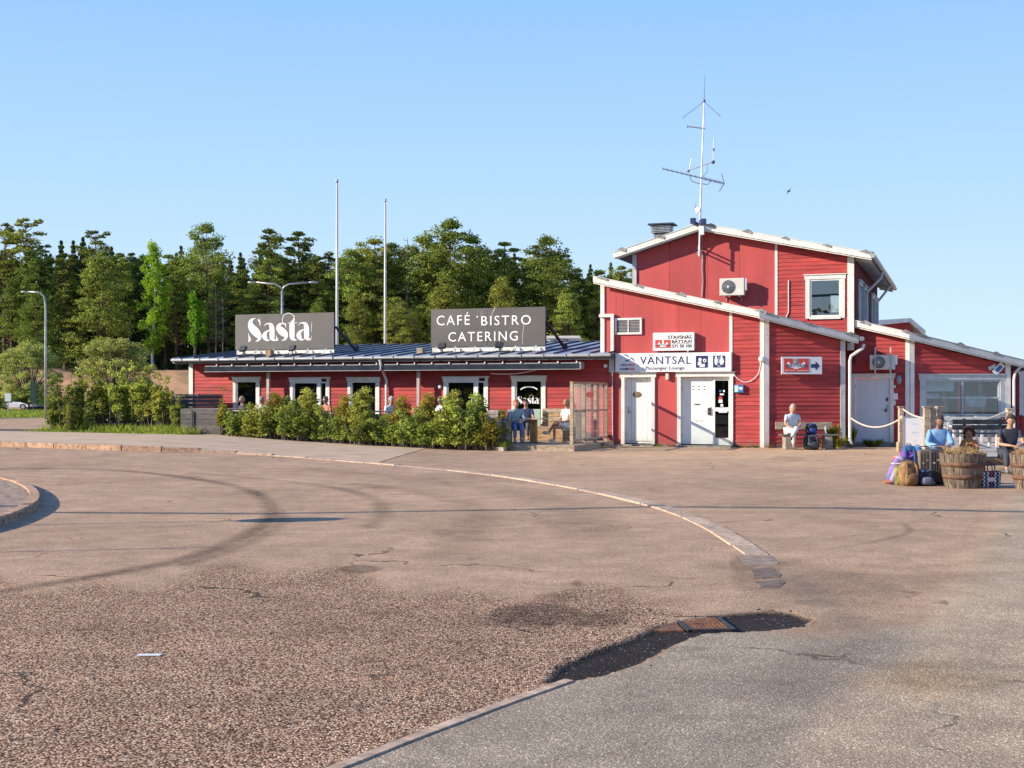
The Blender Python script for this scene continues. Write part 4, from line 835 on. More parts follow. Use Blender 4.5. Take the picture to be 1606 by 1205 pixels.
m_ = MB(); m_.ell(c(1106.3, 567), (.03, .006, .03), 8, 5); m_.build('clock_icon', BLUE, ts, PA.M)
m_ = MB()
for a in (1123.8, 1132.4):
    m_.ell(c(a, 562.3), (.035, .003, .035), 8, 5); m_.ribbon([(X(a), Z(564.2), .09), (X(a), Z(569), .13 if a > 1130 else .09), (X(a), Z(573.5), .06)], y-.014, y-.02)
m_.ribbon([(X(1128.1), Z(561), .012), (X(1128.1), Z(572), .012)], y-.014, y-.02); m_.build('toilet_icon', WPR, ts, PA.M)
text('lettering', 'WC', WPR, ts, PA.M, X(1125.5), X(1130.8), Z(576.8), Z(574.2), y-.016)
m_ = MB(); m_.ribbon([(X(978), Z(557.2), .02), (X(984), Z(557.5), .035), (X(987), Z(561), .02)], y-.002, y-.006); m_.ribbon([(X(989), Z(561.5), .03), (X(993), Z(563.5), .04), (X(996), Z(567.5), .015)], y-.002, y-.006); m_.build('bird_logo', BLUE, ts, PA.M)
m_ = MB(); m_.ribbon([(X(981), Z(565), .02), (X(984), Z(566.5), .045), (X(989), Z(563.5), .02)], y-.002, y-.006); m_.build('bird_logo_wing', BLUP, ts, PA.M)
for s__, a, b, c_, d, mm in (('VÄR', 973, 984, 574.6, 570.5, BLUE), ('MDÖ', 984.6, 996.6, 574.6, 570.5, REDS), ('HAM', 973, 985.5, 581, 577, BLUE), ('NAR', 986, 996.6, 581, 577, REDS)): text('logo_lettering', s__, mm, ts, PA.M, X(a), X(b), Z(c_), Z(d), y-.004, bold=.02)
m_ = MB(); x = X(1080.5); m_.tube([(x, y+.02, Z(554.5)), (x, y-.05, Z(554.5)+.06)], .02, 6); m_.build('clip', WPL, ts, PA.M)
# Stavsnäs båttaxi sign
tb, X, Z, y = signbox(PA, 1024, 1088.5, 522.3, 550.5, .2, .17, 'phone_number_sign', 'small white light box sign with red emblem and a phone number')
text('lettering', 'STAVSNÄS', BLK, tb, PA.M, X(1047.5), X(1084.6), Z(532.3), Z(525.8), y-.004, bold=.012)
text('lettering', 'BÅTTAXI', BLK, tb, PA.M, X(1054), X(1084.6), Z(538.6), Z(532.7), y-.004, bold=.012)
text('lettering', '571 50 100', BLK, tb, PA.M, X(1054), X(1084.6), Z(546), Z(541), y-.004, bold=.012)
MB().box(X(1055), X(1083.6), y-.004, y-.001, Z(540), Z(539.5)).build('line', BLK, tb, PA.M)
MB().box(X(1027.6), X(1052), y-.006, y-.0, Z(546), Z(533.6)).build('red_emblem', REDS, tb, PA.M)
m_ = MB(); m_.ribbon([(X(1040), Z(533.6), .05), (X(1040), Z(540), .05)], y-.007, y-.01); m_.prism([(X(1030), Z(540)), (X(1050), Z(540)), (X(1043), Z(544.5)), (X(1036), Z(544.5))], y-.010, y-.006); m_.prism([(X(1032), Z(540)), (X(1034), Z(536.5)), (X(1036), Z(540))], y-.010, y-.006); m_.prism([(X(1044), Z(540)), (X(1046), Z(536.5)), (X(1048), Z(540))], y-.010, y-.006); m_.build('boat_emblem', WPR, tb, PA.M)
text('emblem_lettering', 'BÅTTAXI', BLK, tb, PA.M, X(1031), X(1049), Z(542.8), Z(539.6), y-.012, bold=.02)
# Båttaxi arrow sign on wing C
tc_, X, Z, y = signbox(PC, 1225.6, 1289.4, 559.8, 587.2, .16, .06, 'boat_taxi_arrow_sign', 'white and red sign with a dark blue arrow pointing right', fm=mat('pale_grey_enamel', (.66,.70,.74), .4, .04))
MB().bbox(X(1229.4), X(1268.5), y-.01, y+.002, Z(583.8), Z(562.5), .004).build('red_emblem', REDS, tc_, PC.M)
m_ = MB(); m_.ribbon([(X(1248.6), Z(562.5), .18), (X(1248.6), Z(572), .18)], y-.010, y-.014)
m_.prism([(X(1239), Z(576)), (X(1259), Z(576)), (X(1248.6), Z(579)), ], y-.014, y-.010); m_.prism([(X(1233.5), Z(571.5)), (X(1236.7), Z(567)), (X(1239.5), Z(571.5))], y-.014, y-.01); m_.prism([(X(1257.5), Z(571.5)), (X(1260.5), Z(567)), (X(1263.5), Z(571.5))], y-.014, y-.01); m_.box(X(1235), X(1262), y-.014, y-.01, Z(576), Z(571.2)); m_.build('boat_emblem', WPR, tc_, PC.M)
text('lettering', 'BÅTTAXI', BLUE, tc_, PC.M, X(1231.8), X(1265.5), Z(575.8), Z(569.8), y-.018, bold=.015, shear=.35)
for a, b, s__ in ((1232, 1246.8, '08-571 50 100'), (1250, 1266.8, 'www.battaxi.se')): text('small_lettering', s__, WPR, tc_, PC.M, X(a), X(b), Z(582.2), Z(580.2), y-.014)
m_ = MB(); m_.prism([(X(1272), Z(577)), (X(1279), Z(577)), (X(1279), Z(581)), (X(1285.5), Z(573.9)), (X(1279), Z(567)), (X(1279), Z(571)), (X(1272), Z(571))], y-.006, y-.001); m_.build('arrow', BLUE, tc_, PC.M)
# defibrillator sign on B
td, X, Z, y = signbox(PA, 1151.5, 1166, 603.7, 616, .12, .09, 'defibrillator_sign', 'small teal and white defibrillator heart sign beside the passenger door', fm=BLUP)
MB().box(X(1152.2), X(1158), y-.004, y, Z(615), Z(604.8)).build('white_half', mat('pale_teal', (.5,.75,.72), .5), td, PA.M)
m_ = MB(); hx, hz = X(1162), Z(609.5); m_.prism([(hx+.052*math.sin(t)**3*1.15, hz+.06*(13*math.cos(t)-5*math.cos(2*t)-2*math.cos(3*t)-math.cos(4*t))/16) for t in np.linspace(0, 2*math.pi, 20, endpoint=False)], y-.008, y-.001); m_.build('heart', WPR, td, PA.M)
# wooden kiosk sign (tilted white/blue tag on E)
te, X, Z, y = signbox(PE, 1555, 1578, 570, 588, .08, .01, 'hanging_tag', 'tilted white and blue tag shaped sign high on the right hand red wall', fm=WPL)
for o in list(te.children): bpy.data.objects.remove(o)
cx_, cz_ = E_(1566.5, 578.5, -.08); 
for (s__, w_, h_, yy, mm) in (('tag_plate', .40, .20, -.08, WPL), ('blue_field', .24, .12, -.09, BLUP)):
    m_ = MB(); Mx = Matrix.Translation((cx_, yy, cz_))@Matrix.Rotation(R(-48 if s__ == 'tag_plate' else -48), 4, 'Y'); m_.bbox(-w_/2, w_/2, 0, .02, -h_/2, h_/2, .006, M=Mx); m_.build(s__, mm, te, PE.M)
m_ = MB(); m_.bbox(-.15, .1, 0, .02, -.06, .06, .006, M=Matrix.Translation((cx_-.18, -.075, cz_+.06))@Matrix.Rotation(R(-25), 4, 'Y')); m_.build('upper_plate', LGREY, te, PE.M)
# ---- air conditioners
def aircon(pl, px0, px1, py0, py1, yo, label, legs=False):
    x0, z1 = pl.at(px0, py0, -yo); x1, z0 = pl.at(px1, py1, -yo)[0], pl.at(px0, py1, -yo)[1]; t = thing('air_conditioner', label, 'air conditioner', pl.M, 'air conditioning units on the red walls'); y = -yo
    b = MB().bbox(x0, x1, y, y+.26, z0, z1, .015).build('casing', CREAM, t, pl.M); r = min((z1-z0)*.42, (x1-x0)*.27); c = (x0+.36*(x1-x0), (z0+z1)/2)
    g = MB(); 
    for rr in (r, r*.82, r*.64, r*.46, r*.3): g.tube([(c[0]+rr*math.cos(a), y-.012, c[1]+rr*math.sin(a)) for a in np.linspace(0, 2*math.pi, 25)], .006, 4, cap=False)
    for a in np.linspace(0, math.pi, 9)[:-1]: g.bar((c[0]-r*math.cos(a), y-.012, c[1]-r*math.sin(a)), (c[0]+r*math.cos(a), y-.012, c[1]+r*math.sin(a)), .006)
    g.build('fan_grille', GALV, t, pl.M)
    f = MB(); f.lathe([(0, 0), (r*1.0, 0), (r*1.0, .004)], 24); f.v = [(c[0]+v[0], y-.004+v[2]*-1+.002, c[1]+v[1]) for v in f.v]; f.build('fan_opening', mat('dark_fan_recess', (.10,.095,.08), .8), t, pl.M)
    f = MB()
    for i in range(5):
        a = i*1.257; f.add([(c[0]+.04*math.cos(a), y-.006, c[1]+.04*math.sin(a)), (c[0]+r*.85*math.cos(a-.3), y-.007, c[1]+r*.85*math.sin(a-.3)), (c[0]+r*.85*math.cos(a+.35), y-.009, c[1]+r*.85*math.sin(a+.35))], [(0,1,2)])
    f.build('fan_blades', DARKM, t, pl.M)
    MB().ell((c[0], y-.015, c[1]), (r*.17, .015, r*.17), 12, 6).build('hub', WPL, t, pl.M)
    MB().bbox(x1, x1+.07, y+.03, y+.2, z0+.15, z1-.02, .01).build('valve_cover', WPL, t, pl.M)
    for f_ in (.2, .8): x = x0+f_*(x1-x0); MB().bar((x, y+.02, z0-.02), (x, 0, z0-.02), .04).bar((x, -.02, z0-.02), (x, -.02, z0-.15), .03).build('bracket', GALV, t, pl.M)
    x, z = x1-.15, z0+.08; MB().box(x-.06, x+.04, y-.004, y, z, z+.1).build('rating_plate', WPL, t, pl.M)
    return t
aircon(PUp, 1128.5, 1167, 437, 464, .42, 'cream air conditioner on the upper gable wall, cable to its left')
aircon(PD, 1364, 1403.5, 557, 580, .40, 'cream air conditioner above the pale door in the shaded recess')
for px in (1372.5, 1396.5):
    a, b = D_(px, 545, -.5), D_(px, 590, -.5); MB().box(a[0]-.02, a[0]+.02, -.45, -.43, b[1], a[1]).build('guard_bar', LGREY, bldA, PD.M)
# ---- globe lamp, bulkhead lamps
x, z = A(1195, 563.5, -.1); lg = thing('globe_lamp', 'white globe lamp on the white corner board with a drooping cable', 'lamp', PA.M)
MB().ell((x, -.14, z), (.1, .1, .1), 14, 9).build('globe', WPL, lg, PA.M, smooth=True); MB().tube([(x, -.05, z), (x, -.1, z)], .04, 8).build('mount', WPL, lg, PA.M)
a, b = A(1190, 585, -.05), A(1150, 585.5, -.05); pts = [(x-.02, -.06, z-.05), (a[0], -.06, a[1])]+[(a[0]+(b[0]-a[0])*t, -.05, a[1]+(b[1]-a[1])*t-.28*math.sin(math.pi*t)**.8) for t in np.linspace(.08, 1, 9)]
MB().tube(pts, .012, 5).build('cable', WPL, lg, PA.M)
x, z = A(1047, 591, -.05); lb = thing('bulkhead_lamp', 'small beige bulkhead lamp on the red panel between the two doors', 'lamp', PA.M); MB().bbox(x-.05, x+.05, -.12, 0, z-.1, z+.1, .025).build('housing', CREAM, lb, PA.M)
x, z = D_(1410, 596, -.1); lb = thing('wall_lamp', 'grey oval wall lamp right of the pale recess door', 'lamp', PD.M); MB().ell((x, -.16, z), (.08, .08, .15), 10, 8).build('globe', mat('smoked_lamp', (.25,.28,.32), .3), lb, PD.M); MB().tube([(x, -.02, z), (x, -.12, z)], .04, 8).build('mount', DARKM, lb, PD.M)
for px, py, ww, hh, lab in ((1401.5, 606.5, 6, 4, 'small cream switch under the grey oval wall lamp'), (1403, 622, 10, 10, 'white notice box with print beside the pale recess door'), (1401.5, 632, 6, 7, 'white key box, lowest fitting beside the pale recess door')):
    x, z = D_(px, py); s_ = .0100; tag(MB().bbox(x-ww*s_, x+ww*s_, -.05, -.02, z-hh*s_, z+hh*s_, .005).build('wall_box', WPL, None, PD.M), lab, 'wall box')
# ================================================================ ANTENNA MAST
xm, zm = Up(1098, 345, -.58); base_z = Up(1098, 430, -.58)[1]
tm = thing('antenna_mast', 'tall white antenna mast with aerials at the top of the gable', 'antenna', PUp.M)
def U2(px, py, y=-.58): a = Up(px, py, y); return (a[0], y, a[1])
AW = mat('aerial_metal', (.42,.44,.50), .4, .1, 8, metal=.3); AD = mat('aerial_dark', (.16,.17,.24), .5)
MB().tube([U2(1097, 402), U2(1098, 345), U2(1101, 250), U2(1104.3, 160)], [.036, .032, .022, .017], 8).build('mast', AW, tm)
MB().tube([U2(1104.3, 157), U2(1105.5, 118)], [.012, .006], 5).build('whip', AD, tm)
MB().tube([U2(1103.5, 160), U2(1070, 185.5)], .010, 5).build('radial', AD, tm); MB().tube([U2(1105, 160), U2(1130, 183)], .010, 5).build('radial', AD, tm)
MB().ell(U2(1104.2, 158.5), (.05,.05,.06), 8, 6).build('clamp', AD, tm)
MB().tube([U2(1105, 172), U2(1107, 196)], .01, 5).build('stub', AW, tm)
MB().bar(U2(1078, 198.5), U2(1105.5, 202), .035).build('side_arm', AD, tm); MB().bar(U2(1078, 196), U2(1078, 201), .02).build('side_arm_end', AD, tm)
MB().bar(U2(1079, 268), U2(1118.5, 254), .03).build('cross_arm', AW, tm)
MB().tube([U2(1081, 266), U2(1084.5, 249.5)], .016, 6).build('short_dipole', AW, tm); MB().ell(U2(1079.5, 268.5), (.05,.05,.05), 8, 6).build('clamp', AD, tm)
MB().tube([U2(1118.7, 254), U2(1119.5, 218)], .016, 6).build('tall_dipole', AW, tm); MB().ell(U2(1118.5, 254.5), (.06,.06,.06), 8, 6).build('clamp', BLUE, tm); MB().ell(U2(1119.3, 235), (.035,.035,.06), 6, 5).build('sleeve', AD, tm)
a, b = Vector(U2(1039.5, 265)), Vector(U2(1136, 288)); MB().bar(a, b, .03).build('yagi_boom', AD, tm)
for i in range(13):
    p = a.lerp(b, i/13); MB().tube([p+Vector((.03, -.25, .02)), p+Vector((-.03, .25, -.0))], .008, 4).build('yagi_element', AW, tm)
for i in range(18): p = a.lerp(b, .66+i*.018); MB().tube([p+Vector((0, -.02, -.06)), p+Vector((0, .02, .06))], .008, 4).build('yagi_element', AD, tm)
MB().bar(b, U2(1128, 300), .025).bar(b, U2(1131.5, 272.5), .025).build('yagi_reflector', AD, tm)
MB().tube([U2(1082, 275), U2(1084, 284), U2(1095, 288), U2(1110, 289.5), U2(1114, 285), U2(1115, 281)], .014, 5).build('boom_brace', AD, tm)
MB().tube([U2(1110, 257), U2(1109, 270), U2(1100, 279)], .01, 5).build('aerial_cable', AD, tm)
MB().ell(U2(1095.3, 330), (.11, .05, .11), 14, 8).build('small_dish', WPL, tm); MB().bar(U2(1091, 318), U2(1090.5, 332), .03).build('dish_mount', AW, tm)
x, _, z = U2(1088, 347); MB().bbox(x-.1, x+.08, -.7, -.55, z-.09, z+.09, .02).build('camera_box', BLUE, tm); x, _, z = U2(1103, 348); MB().bbox(x-.08, x+.1, -.7, -.55, z-.09, z+.09, .02).build('camera_box', BLUE, tm)
x, _, z = U2(1100.5, 362); MB().bbox(x-.08, x+.08, -.64, -.52, z-.14, z+.14, .01).build('connection_box', WPL, tm)
MB().bar(U2(1093, 392), (U2(1093, 392)[0], 0, U2(1093, 392)[2]), .04).bar(U2(1101, 389), (U2(1101, 389)[0], 0, U2(1101, 389)[2]), .04).build('wall_bracket', DARKM, tm)
pts = [U2(1101, 365, -.3), U2(1096, 385, -.2), U2(1094, 400, -.1), U2(1097, 404, -.05), U2(1100, 393, -.04), U2(1102, 400, -.04), U2(1101, 420, -.04), U2(1102, 440, -.04), U2(1100.5, 466, -.04)]
MB().tube([tuple(p) for p in pts], .022, 5).build('cable', mat('grey_cable', (.4,.4,.4), .6), tm)
# ================================================================ DISTANT ROOFS BEHIND
PB = Plane(17.2, 62, -3); B_ = PB.at
fb_ = thing('boathouse', 'distant small red boathouse roof peeping over the right wing', 'building', PB.M)
a, b, c = B_(1372, 503), B_(1425, 499.5), B_(1448, 519)
MB().prism([a, b, (b[0], b[1]-.2), (a[0], a[1]-.25)], -.3, 6).build('roof', mat('pale_blue_roof', (.40,.46,.52), .5), fb_, PB.M)
MB().prism([b, c, (c[0], c[1]-.2), (b[0], b[1]-.25)], -.3, 6).build('roof', MATS['pale_blue_roof'], fb_, PB.M)
MB().prism([(a[0]+.2, 0), (c[0]-.5, 0), (c[0]-.5, c[1]-.1), (b[0], b[1]-.2), (a[0]+.2, a[1]-.25)], 0, 5.8).build('wall', RED, fb_, PB.M)
p, _, _ = (803-803, 0, 0), 0, 0
PW = Plane(2.6, 58, 5); x0, z1 = PW.at(858, 527); x1, z0 = PW.at(906, 560)
wv = thing('white_storage_cabin', 'white flat roofed cabin showing just over the café roof', 'cabin', PW.M)
MB().box(x0, x1, 0, 2.4, 0, z1-.12).build('wall', WPL, wv, PW.M); MB().box(x0-.1, x1+.1, -.1, 2.5, z1-.12, z1).build('roof', WHT, wv, PW.M)
m_ = MB(); m_.ribbon([((x0+x1)/2-.55+.5*i/4, z1-.35+.22*math.sin(math.pi*i/8), .04) for i in range(9)], -.01, -.02); m_.build('round_logo', DARKM, wv, PW.M)
# ---- shop window in wing E
EINT = mat('sky_tinted_interior', (.28,.35,.36), .8, .3, 1.5)  # interior lightened to stand for sky reflected in the shop window
we = window(PE, bldA, *ew, tw=.16, cols_=2, rows_=2, inner=1.3, dark=EINT, fm=LGREY, gm=clearglass('shop_window_glass', 2.3, (.85, .9, .92)))
m_ = MB(); xm_ = (ew[0]+ew[1])/2
for a, b in ((ew[0]+.25, xm_-.3), (xm_+.15, ew[1]-.5)): m_.bbox(a, b, .5, .9, ew[2], ew[2]+.38, .05)
m_.build('stacked_goods', mat('pink_goods', (.55,.25,.22), .6, .3, 5), we, PE.M)
m_ = MB(); m_.bbox(xm_+.25, ew[1]-.25, .35, .6, ew[2]+.25, ew[2]+.62, .08).bbox(ew[0]+.12, ew[0]+.6, .3, .5, ew[2]+.55, ew[2]+.68, .05).bbox(ew[0]+.15, xm_-.15, .25, .3, ew[2]+.75, ew[2]+1.15, .02); m_.build('plastic_wrap', mat('pale_plastic', (.50,.60,.62), .3, .2, 3), we, PE.M)
m_ = MB()
for x in (xm_-.35, ew[1]-.35): m_.bar((x, .4, ew[2]), (x-.1, .5, ew[3]), .1)
m_.build('interior_post', WOODB, we, PE.M)
MB().box(xm_-.02, xm_+.12, .3, .34, ew[2], ew[3]).build('red_strip', REDS, we, PE.M)
# counter below
MB().box(ew[0]-.16, ew[1]+.16, -.25, 0, ew[2]-.32, ew[2]-.27).box(ew[0]-.1, ew[1]+.1, -.02, .0, .3, ew[2]-.09).build('counter_front', mat('blue_grey_paint', (.40,.46,.52), .6, .1), bldA, PE.M)
x, z = E_(1513, 655, -.3); MB().bbox(x-.3, x+.3, -.36, -.26, z-.12, z+.06, .01).build('drop_shelf', DARKM, bldA, PE.M)
# ================================================================ PEOPLE
def skin_mesh(pts, edges, rad, sub=2):
    me = bpy.data.meshes.new('tmp'); names = list(pts); me.from_pydata([pts[k] for k in names], [(names.index(a), names.index(b)) for a, b in edges], [])
    o = bpy.data.objects.new('tmp', me); COL.objects.link(o); o.modifiers.new('s', 'SKIN')
    for i, k in enumerate(names):
        r_ = rad[k]; r_ = (r_, r_) if not isinstance(r_, tuple) else r_; me.skin_vertices[0].data[i].radius = r_; me.skin_vertices[0].data[i].use_root = (i == 0)
    m = o.modifiers.new('u', 'SUBSURF'); m.levels = sub; m.render_levels = sub
    bpy.context.view_layer.update(); r_ = bpy.data.meshes.new_from_object(o.evaluated_get(bpy.context.evaluated_depsgraph_get())); bpy.data.objects.remove(o)
    return [tuple(v.co) for v in r_.vertices], [tuple(p.vertices) for p in r_.polygons]
def hand(mb, wrist, tip_dir, side):
    d = Vector(tip_dir).normalized(); wv_ = Vector(wrist); x = d.cross(Vector((0, 0, 1))); x = x.normalized() if x.length > .1 else Vector((1, 0, 0)); n = x.cross(d)
    Mh = Matrix((x, d, n)).transposed().to_4x4()
    mb.ell(wv_+d*.045, (.042, .055, .018), 10, 6, M=Mh)
    for i, L_ in enumerate((.062, .075, .07, .055)):
        b = wv_+d*.085+x*(-.03+.02*i); mb.tube([b, b+d*L_*.5-n*.006, b+d*L_*.85-n*.03], [.0095, .009, .007], 6)
    b = wv_+d*.03+x*(.035*side); mb.tube([b, b+d*.03+x*.02*side, b+d*.055+x*.02*side-n*.012], [.011, .010, .008], 6)
SKN = {}
def person(label, M, J, shirt, trous, skin=(.42,.24,.16), hair=(.10,.06,.04), hairstyle='short', sleeve='short', legs='long', shoe=(.5,.5,.5), s=1., cat='person', extra=None):
    """J: joints in metres, person faces -y"""
    t = thing('person', label, cat, M@Matrix.Scale(s, 4))
    def mt(nm, c, r_=.8): key = nm+'_%02d%02d%02d' % tuple(int(v*99) for v in c); return mat(key, c, r_, .12, 9, .2, 60)
    sk = mt('skin', skin, .55)
    P = {k: Vector(v) for k, v in J.items()}
    hc = P['head']; neck = P['neck']
    pts = {'pel': P['pel'], 'bel': P['pel'].lerp(P['che'], .45), 'che': P['che'], 'nb': neck-(neck-P['che'])*.12, 'nk': neck.lerp(hc, .45), 'hd': hc}
    ed = [('pel','bel'),('bel','che'),('che','nb'),('nb','nk'),('nk','hd')]
    rd = {'pel': (.15,.11), 'bel': (.115,.085), 'che': (.125,.085), 'nb': (.075,.07), 'nk': (.052,.052), 'hd': (.06,.07)}
    for sd in 'lr':
        pts.update({'sh'+sd: P['sh'+sd], 'el'+sd: P['el'+sd], 'wr'+sd: P['wr'+sd], 'hp'+sd: P['hp'+sd], 'kn'+sd: P['kn'+sd], 'an'+sd: P['an'+sd], 'to'+sd: P['to'+sd]})
        pts['ha'+sd] = P['wr'+sd]+(P['wr'+sd]-P['el'+sd]).normalized()*.03
        ed += [('che','sh'+sd),('sh'+sd,'el'+sd),('el'+sd,'wr'+sd),('wr'+sd,'ha'+sd),('pel','hp'+sd),('hp'+sd,'kn'+sd),('kn'+sd,'an'+sd),('an'+sd,'to'+sd)]
        rd.update({'sh'+sd: .055,'el'+sd: .042,'wr'+sd: .027,'ha'+sd: .024,'hp'+sd: .085,'kn'+sd: .058,'an'+sd: .036,'to'+sd: .03})
    v, f = skin_mesh(pts, ed, rd); b = MB(); b.add(v, f)
    fd = Vector(J.get('face', (0, -1, -.1))).normalized(); xr = fd.cross(Vector((0, 0, 1))).normalized(); up = xr.cross(fd); Mh = Matrix((xr, -fd, up)).transposed().to_4x4()
    b.ell(hc, (.075, .092, .112), 16, 12, M=Mh, fn=lambda q: Vector((q.x*(1-.18*max(0, -q.z)), q.y*(1-.10*max(0, -q.z)), q.z)))
    for sx_ in (-1, 1):
        b.ell(hc+Mh@Vector((sx_*.076, .005, -.005)), (.012, .022, .032), 6, 5, M=Mh)
        hd_ = b
        b.ell(hc+Mh@Vector((sx_*.03, -.083, .012)), (.013, .008, .007), 6, 4, mi=1, M=Mh)
        hand(b, pts['ha'+('l' if sx_ < 0 else 'r')], P['wr'+('l' if sx_ < 0 else 'r')]-P['el'+('l' if sx_ < 0 else 'r')], sx_)
    b.ell(hc+Mh@Vector((0, -.097, -.012)), (.012, .018, .024), 6, 5, M=Mh); b.ell(hc+Mh@Vector((0, -.083, -.052)), (.022, .009, .006), 8, 4, mi=2, M=Mh)
    b.build('body', [sk, mat('eye_dark', (.03,.02,.02), .3), mat('lips', (.35,.12,.10), .5)], t, smooth=True)
    # clothing
    cp = {k: pts[k] for k in ('pel','bel','che','nb','shl','shr')}; ce = [('pel','bel'),('bel','che'),('che','nb'),('che','shl'),('che','shr')]; cr = {'pel': (.165,.125), 'bel': (.15,.125), 'che': (.165,.14), 'nb': (.095,.09), 'shl': .068, 'shr': .068}
    for sd in 'lr':
        if sleeve == 'long': cp['el'+sd] = pts['el'+sd]; cp['wr'+sd] = pts['wr'+sd]*.85+pts['el'+sd]*.15; ce += [('sh'+sd,'el'+sd),('el'+sd,'wr'+sd)]; cr['el'+sd] = .06; cr['wr'+sd] = .045
        else: cp['el'+sd] = pts['sh'+sd].lerp(pts['el'+sd], .62 if sleeve == 'short' else .15); ce += [('sh'+sd,'el'+sd)]; cr['el'+sd] = .056
    v, f = skin_mesh(cp, ce, cr); q = MB(); q.add(v, f); q.build('shirt', mt('shirt', shirt), t, smooth=True)
    cp = {'pel': pts['pel']-Vector((0, 0, .0))}; ce = []; cr = {'pel': (.16,.125)}
    for sd in 'lr':
        cp['hp'+sd] = pts['hp'+sd]; cp['kn'+sd] = pts['kn'+sd]; ce += [('pel','hp'+sd),('hp'+sd,'kn'+sd)]; cr['hp'+sd] = .1; cr['kn'+sd] = .072
        if legs == 'long': cp['an'+sd] = pts['an'+sd].lerp(pts['kn'+sd], .12); ce.append(('kn'+sd,'an'+sd)); cr['an'+sd] = .055
        elif legs == 'shorts': cp['kn'+sd] = pts['hp'+sd].lerp(pts['kn'+sd], .85)
    v, f = skin_mesh(cp, ce, cr); q = MB(); q.add(v, f); q.build('trousers' if legs == 'long' else 'shorts', mt('trousers', trous), t, smooth=True)
    for sd in 'lr':
        a, to = pts['an'+sd], pts['to'+sd]; q = MB(); d = (to-a); d.z = 0; d = d.normalized() if d.length > .01 else Vector((0, -1, 0)); zb_ = min(a.z, to.z); c = (a+to)/2; xx = Vector((d.y, -d.x, 0)); Ms = Matrix((xx, -d, Vector((0, 0, 1)))).transposed().to_4x4()
        q.ell(c+Vector((0, 0, -.005)), (.048, .135, .048), 12, 7, M=Ms); q.build('shoe', mt('shoe', shoe), t, smooth=True)
    hm = mt('hair', hair, .9)
    h = MB()
    if hairstyle == 'curly':
        for i in range(70):
            a, e = random.uniform(0, 6.28), random.uniform(-.5, 1.5); d = Vector((math.cos(a)*math.cos(e), math.sin(a)*math.cos(e), math.sin(e)))
            if d.y < -.45 and d.z < .45: continue
            h.ell(hc+Mh@Vector((d.x*.095, d.y*.10+.015, d.z*.12+.02)), (.036,)*3, 6, 5)
    else:
        h.ell(hc+Mh@Vector((0, .014, .022)), (.087, .103, .118), 14, 10, M=Mh, fn=lambda q: q if not (q.y < -.30 and q.z < .30) else Vector((q.x*.8, -.3, max(q.z, -.1)*.6)))
        if hairstyle != 'cap':
            hr_ = random.Random(len(label))
            for i in range(90):
                a, e = hr_.uniform(0, 6.28), hr_.uniform(-.55, 1.5); d = Vector((math.cos(a)*math.cos(e), math.sin(a)*math.cos(e), math.sin(e)))
                if (d.y < -.25 and d.z < .50) or (abs(d.x) > .6 and d.z < -.1 and d.y < .2): continue
                cc = hc+Mh@Vector((d.x*.082, d.y*.096+.012, d.z*.112+.018)); q1_ = Mh@Vector((hr_.uniform(-.02, .02)+d.x*.012, hr_.uniform(-.01, .02)+d.y*.012, -.035)); h.tube([cc-q1_*.4, cc+q1_*.2+(cc-hc)*.04, cc+q1_*.9], [.006, .014, .004], 5)
        if hairstyle == 'bob': h.ell(hc+Mh@Vector((0, .04, -.03)), (.095, .07, .10), 12, 8, M=Mh)
        if hairstyle == 'bun': h.ell(hc+Mh@Vector((0, .08, .09)), (.045, .045, .045), 8, 6)
        if hairstyle == 'beard': h.ell(hc+Mh@Vector((0, -.055, -.085)), (.055, .045, .05), 10, 7, M=Mh)
        if hairstyle == 'cap': h.ell(hc+Mh@Vector((0, -.085, .055)), (.06, .06, .01), 10, 5, M=Mh)
    h.build('hair' if hairstyle != 'cap' else 'cap', hm, t, smooth=True)
    if extra: extra(t)
    return t
def seated(h=.45, lean=.05, knee=.45, footy=-.45, arms='lap', cross=False, turn=0., foot_z=.05, spread=.1):
    z = h+.10; J = dict(pel=(0, 0, z), che=(0, -lean*.8, z+.34), neck=(0, -lean*1.1, z+.52), head=(0, -lean*1.5-.02, z+.66), hpl=(-.09, -.05, z-.02), hpr=(.09, -.05, z-.02),
        shl=(-.18, -lean, z+.44), shr=(.18, -lean, z+.44), knl=(-spread, -knee, z+.02), knr=(spread, -knee, z+.02), anl=(-spread, footy, foot_z+.05), anr=(spread, footy, foot_z+.05), tol=(-spread-.02, footy-.15, foot_z), tor=(spread+.02, footy-.15, foot_z))
    if arms == 'lap': J.update(ell=(-.24, -lean-.06, z+.18), elr=(.24, -lean-.06, z+.18), wrl=(-.08, -.30, z+.10), wrr=(.08, -.30, z+.10))
    if arms == 'fwd': J.update(ell=(-.25, -lean-.10, z+.18), elr=(.25, -lean-.10, z+.18), wrl=(-.07, -.34-lean, z+.16), wrr=(.09, -.34-lean, z+.16))
    if cross: J.update(knr=(.0, -knee-.02, z+.10), anr=(-.22, -knee-.12, z-.20), tor=(-.28, -knee-.25, z-.22))
    return J
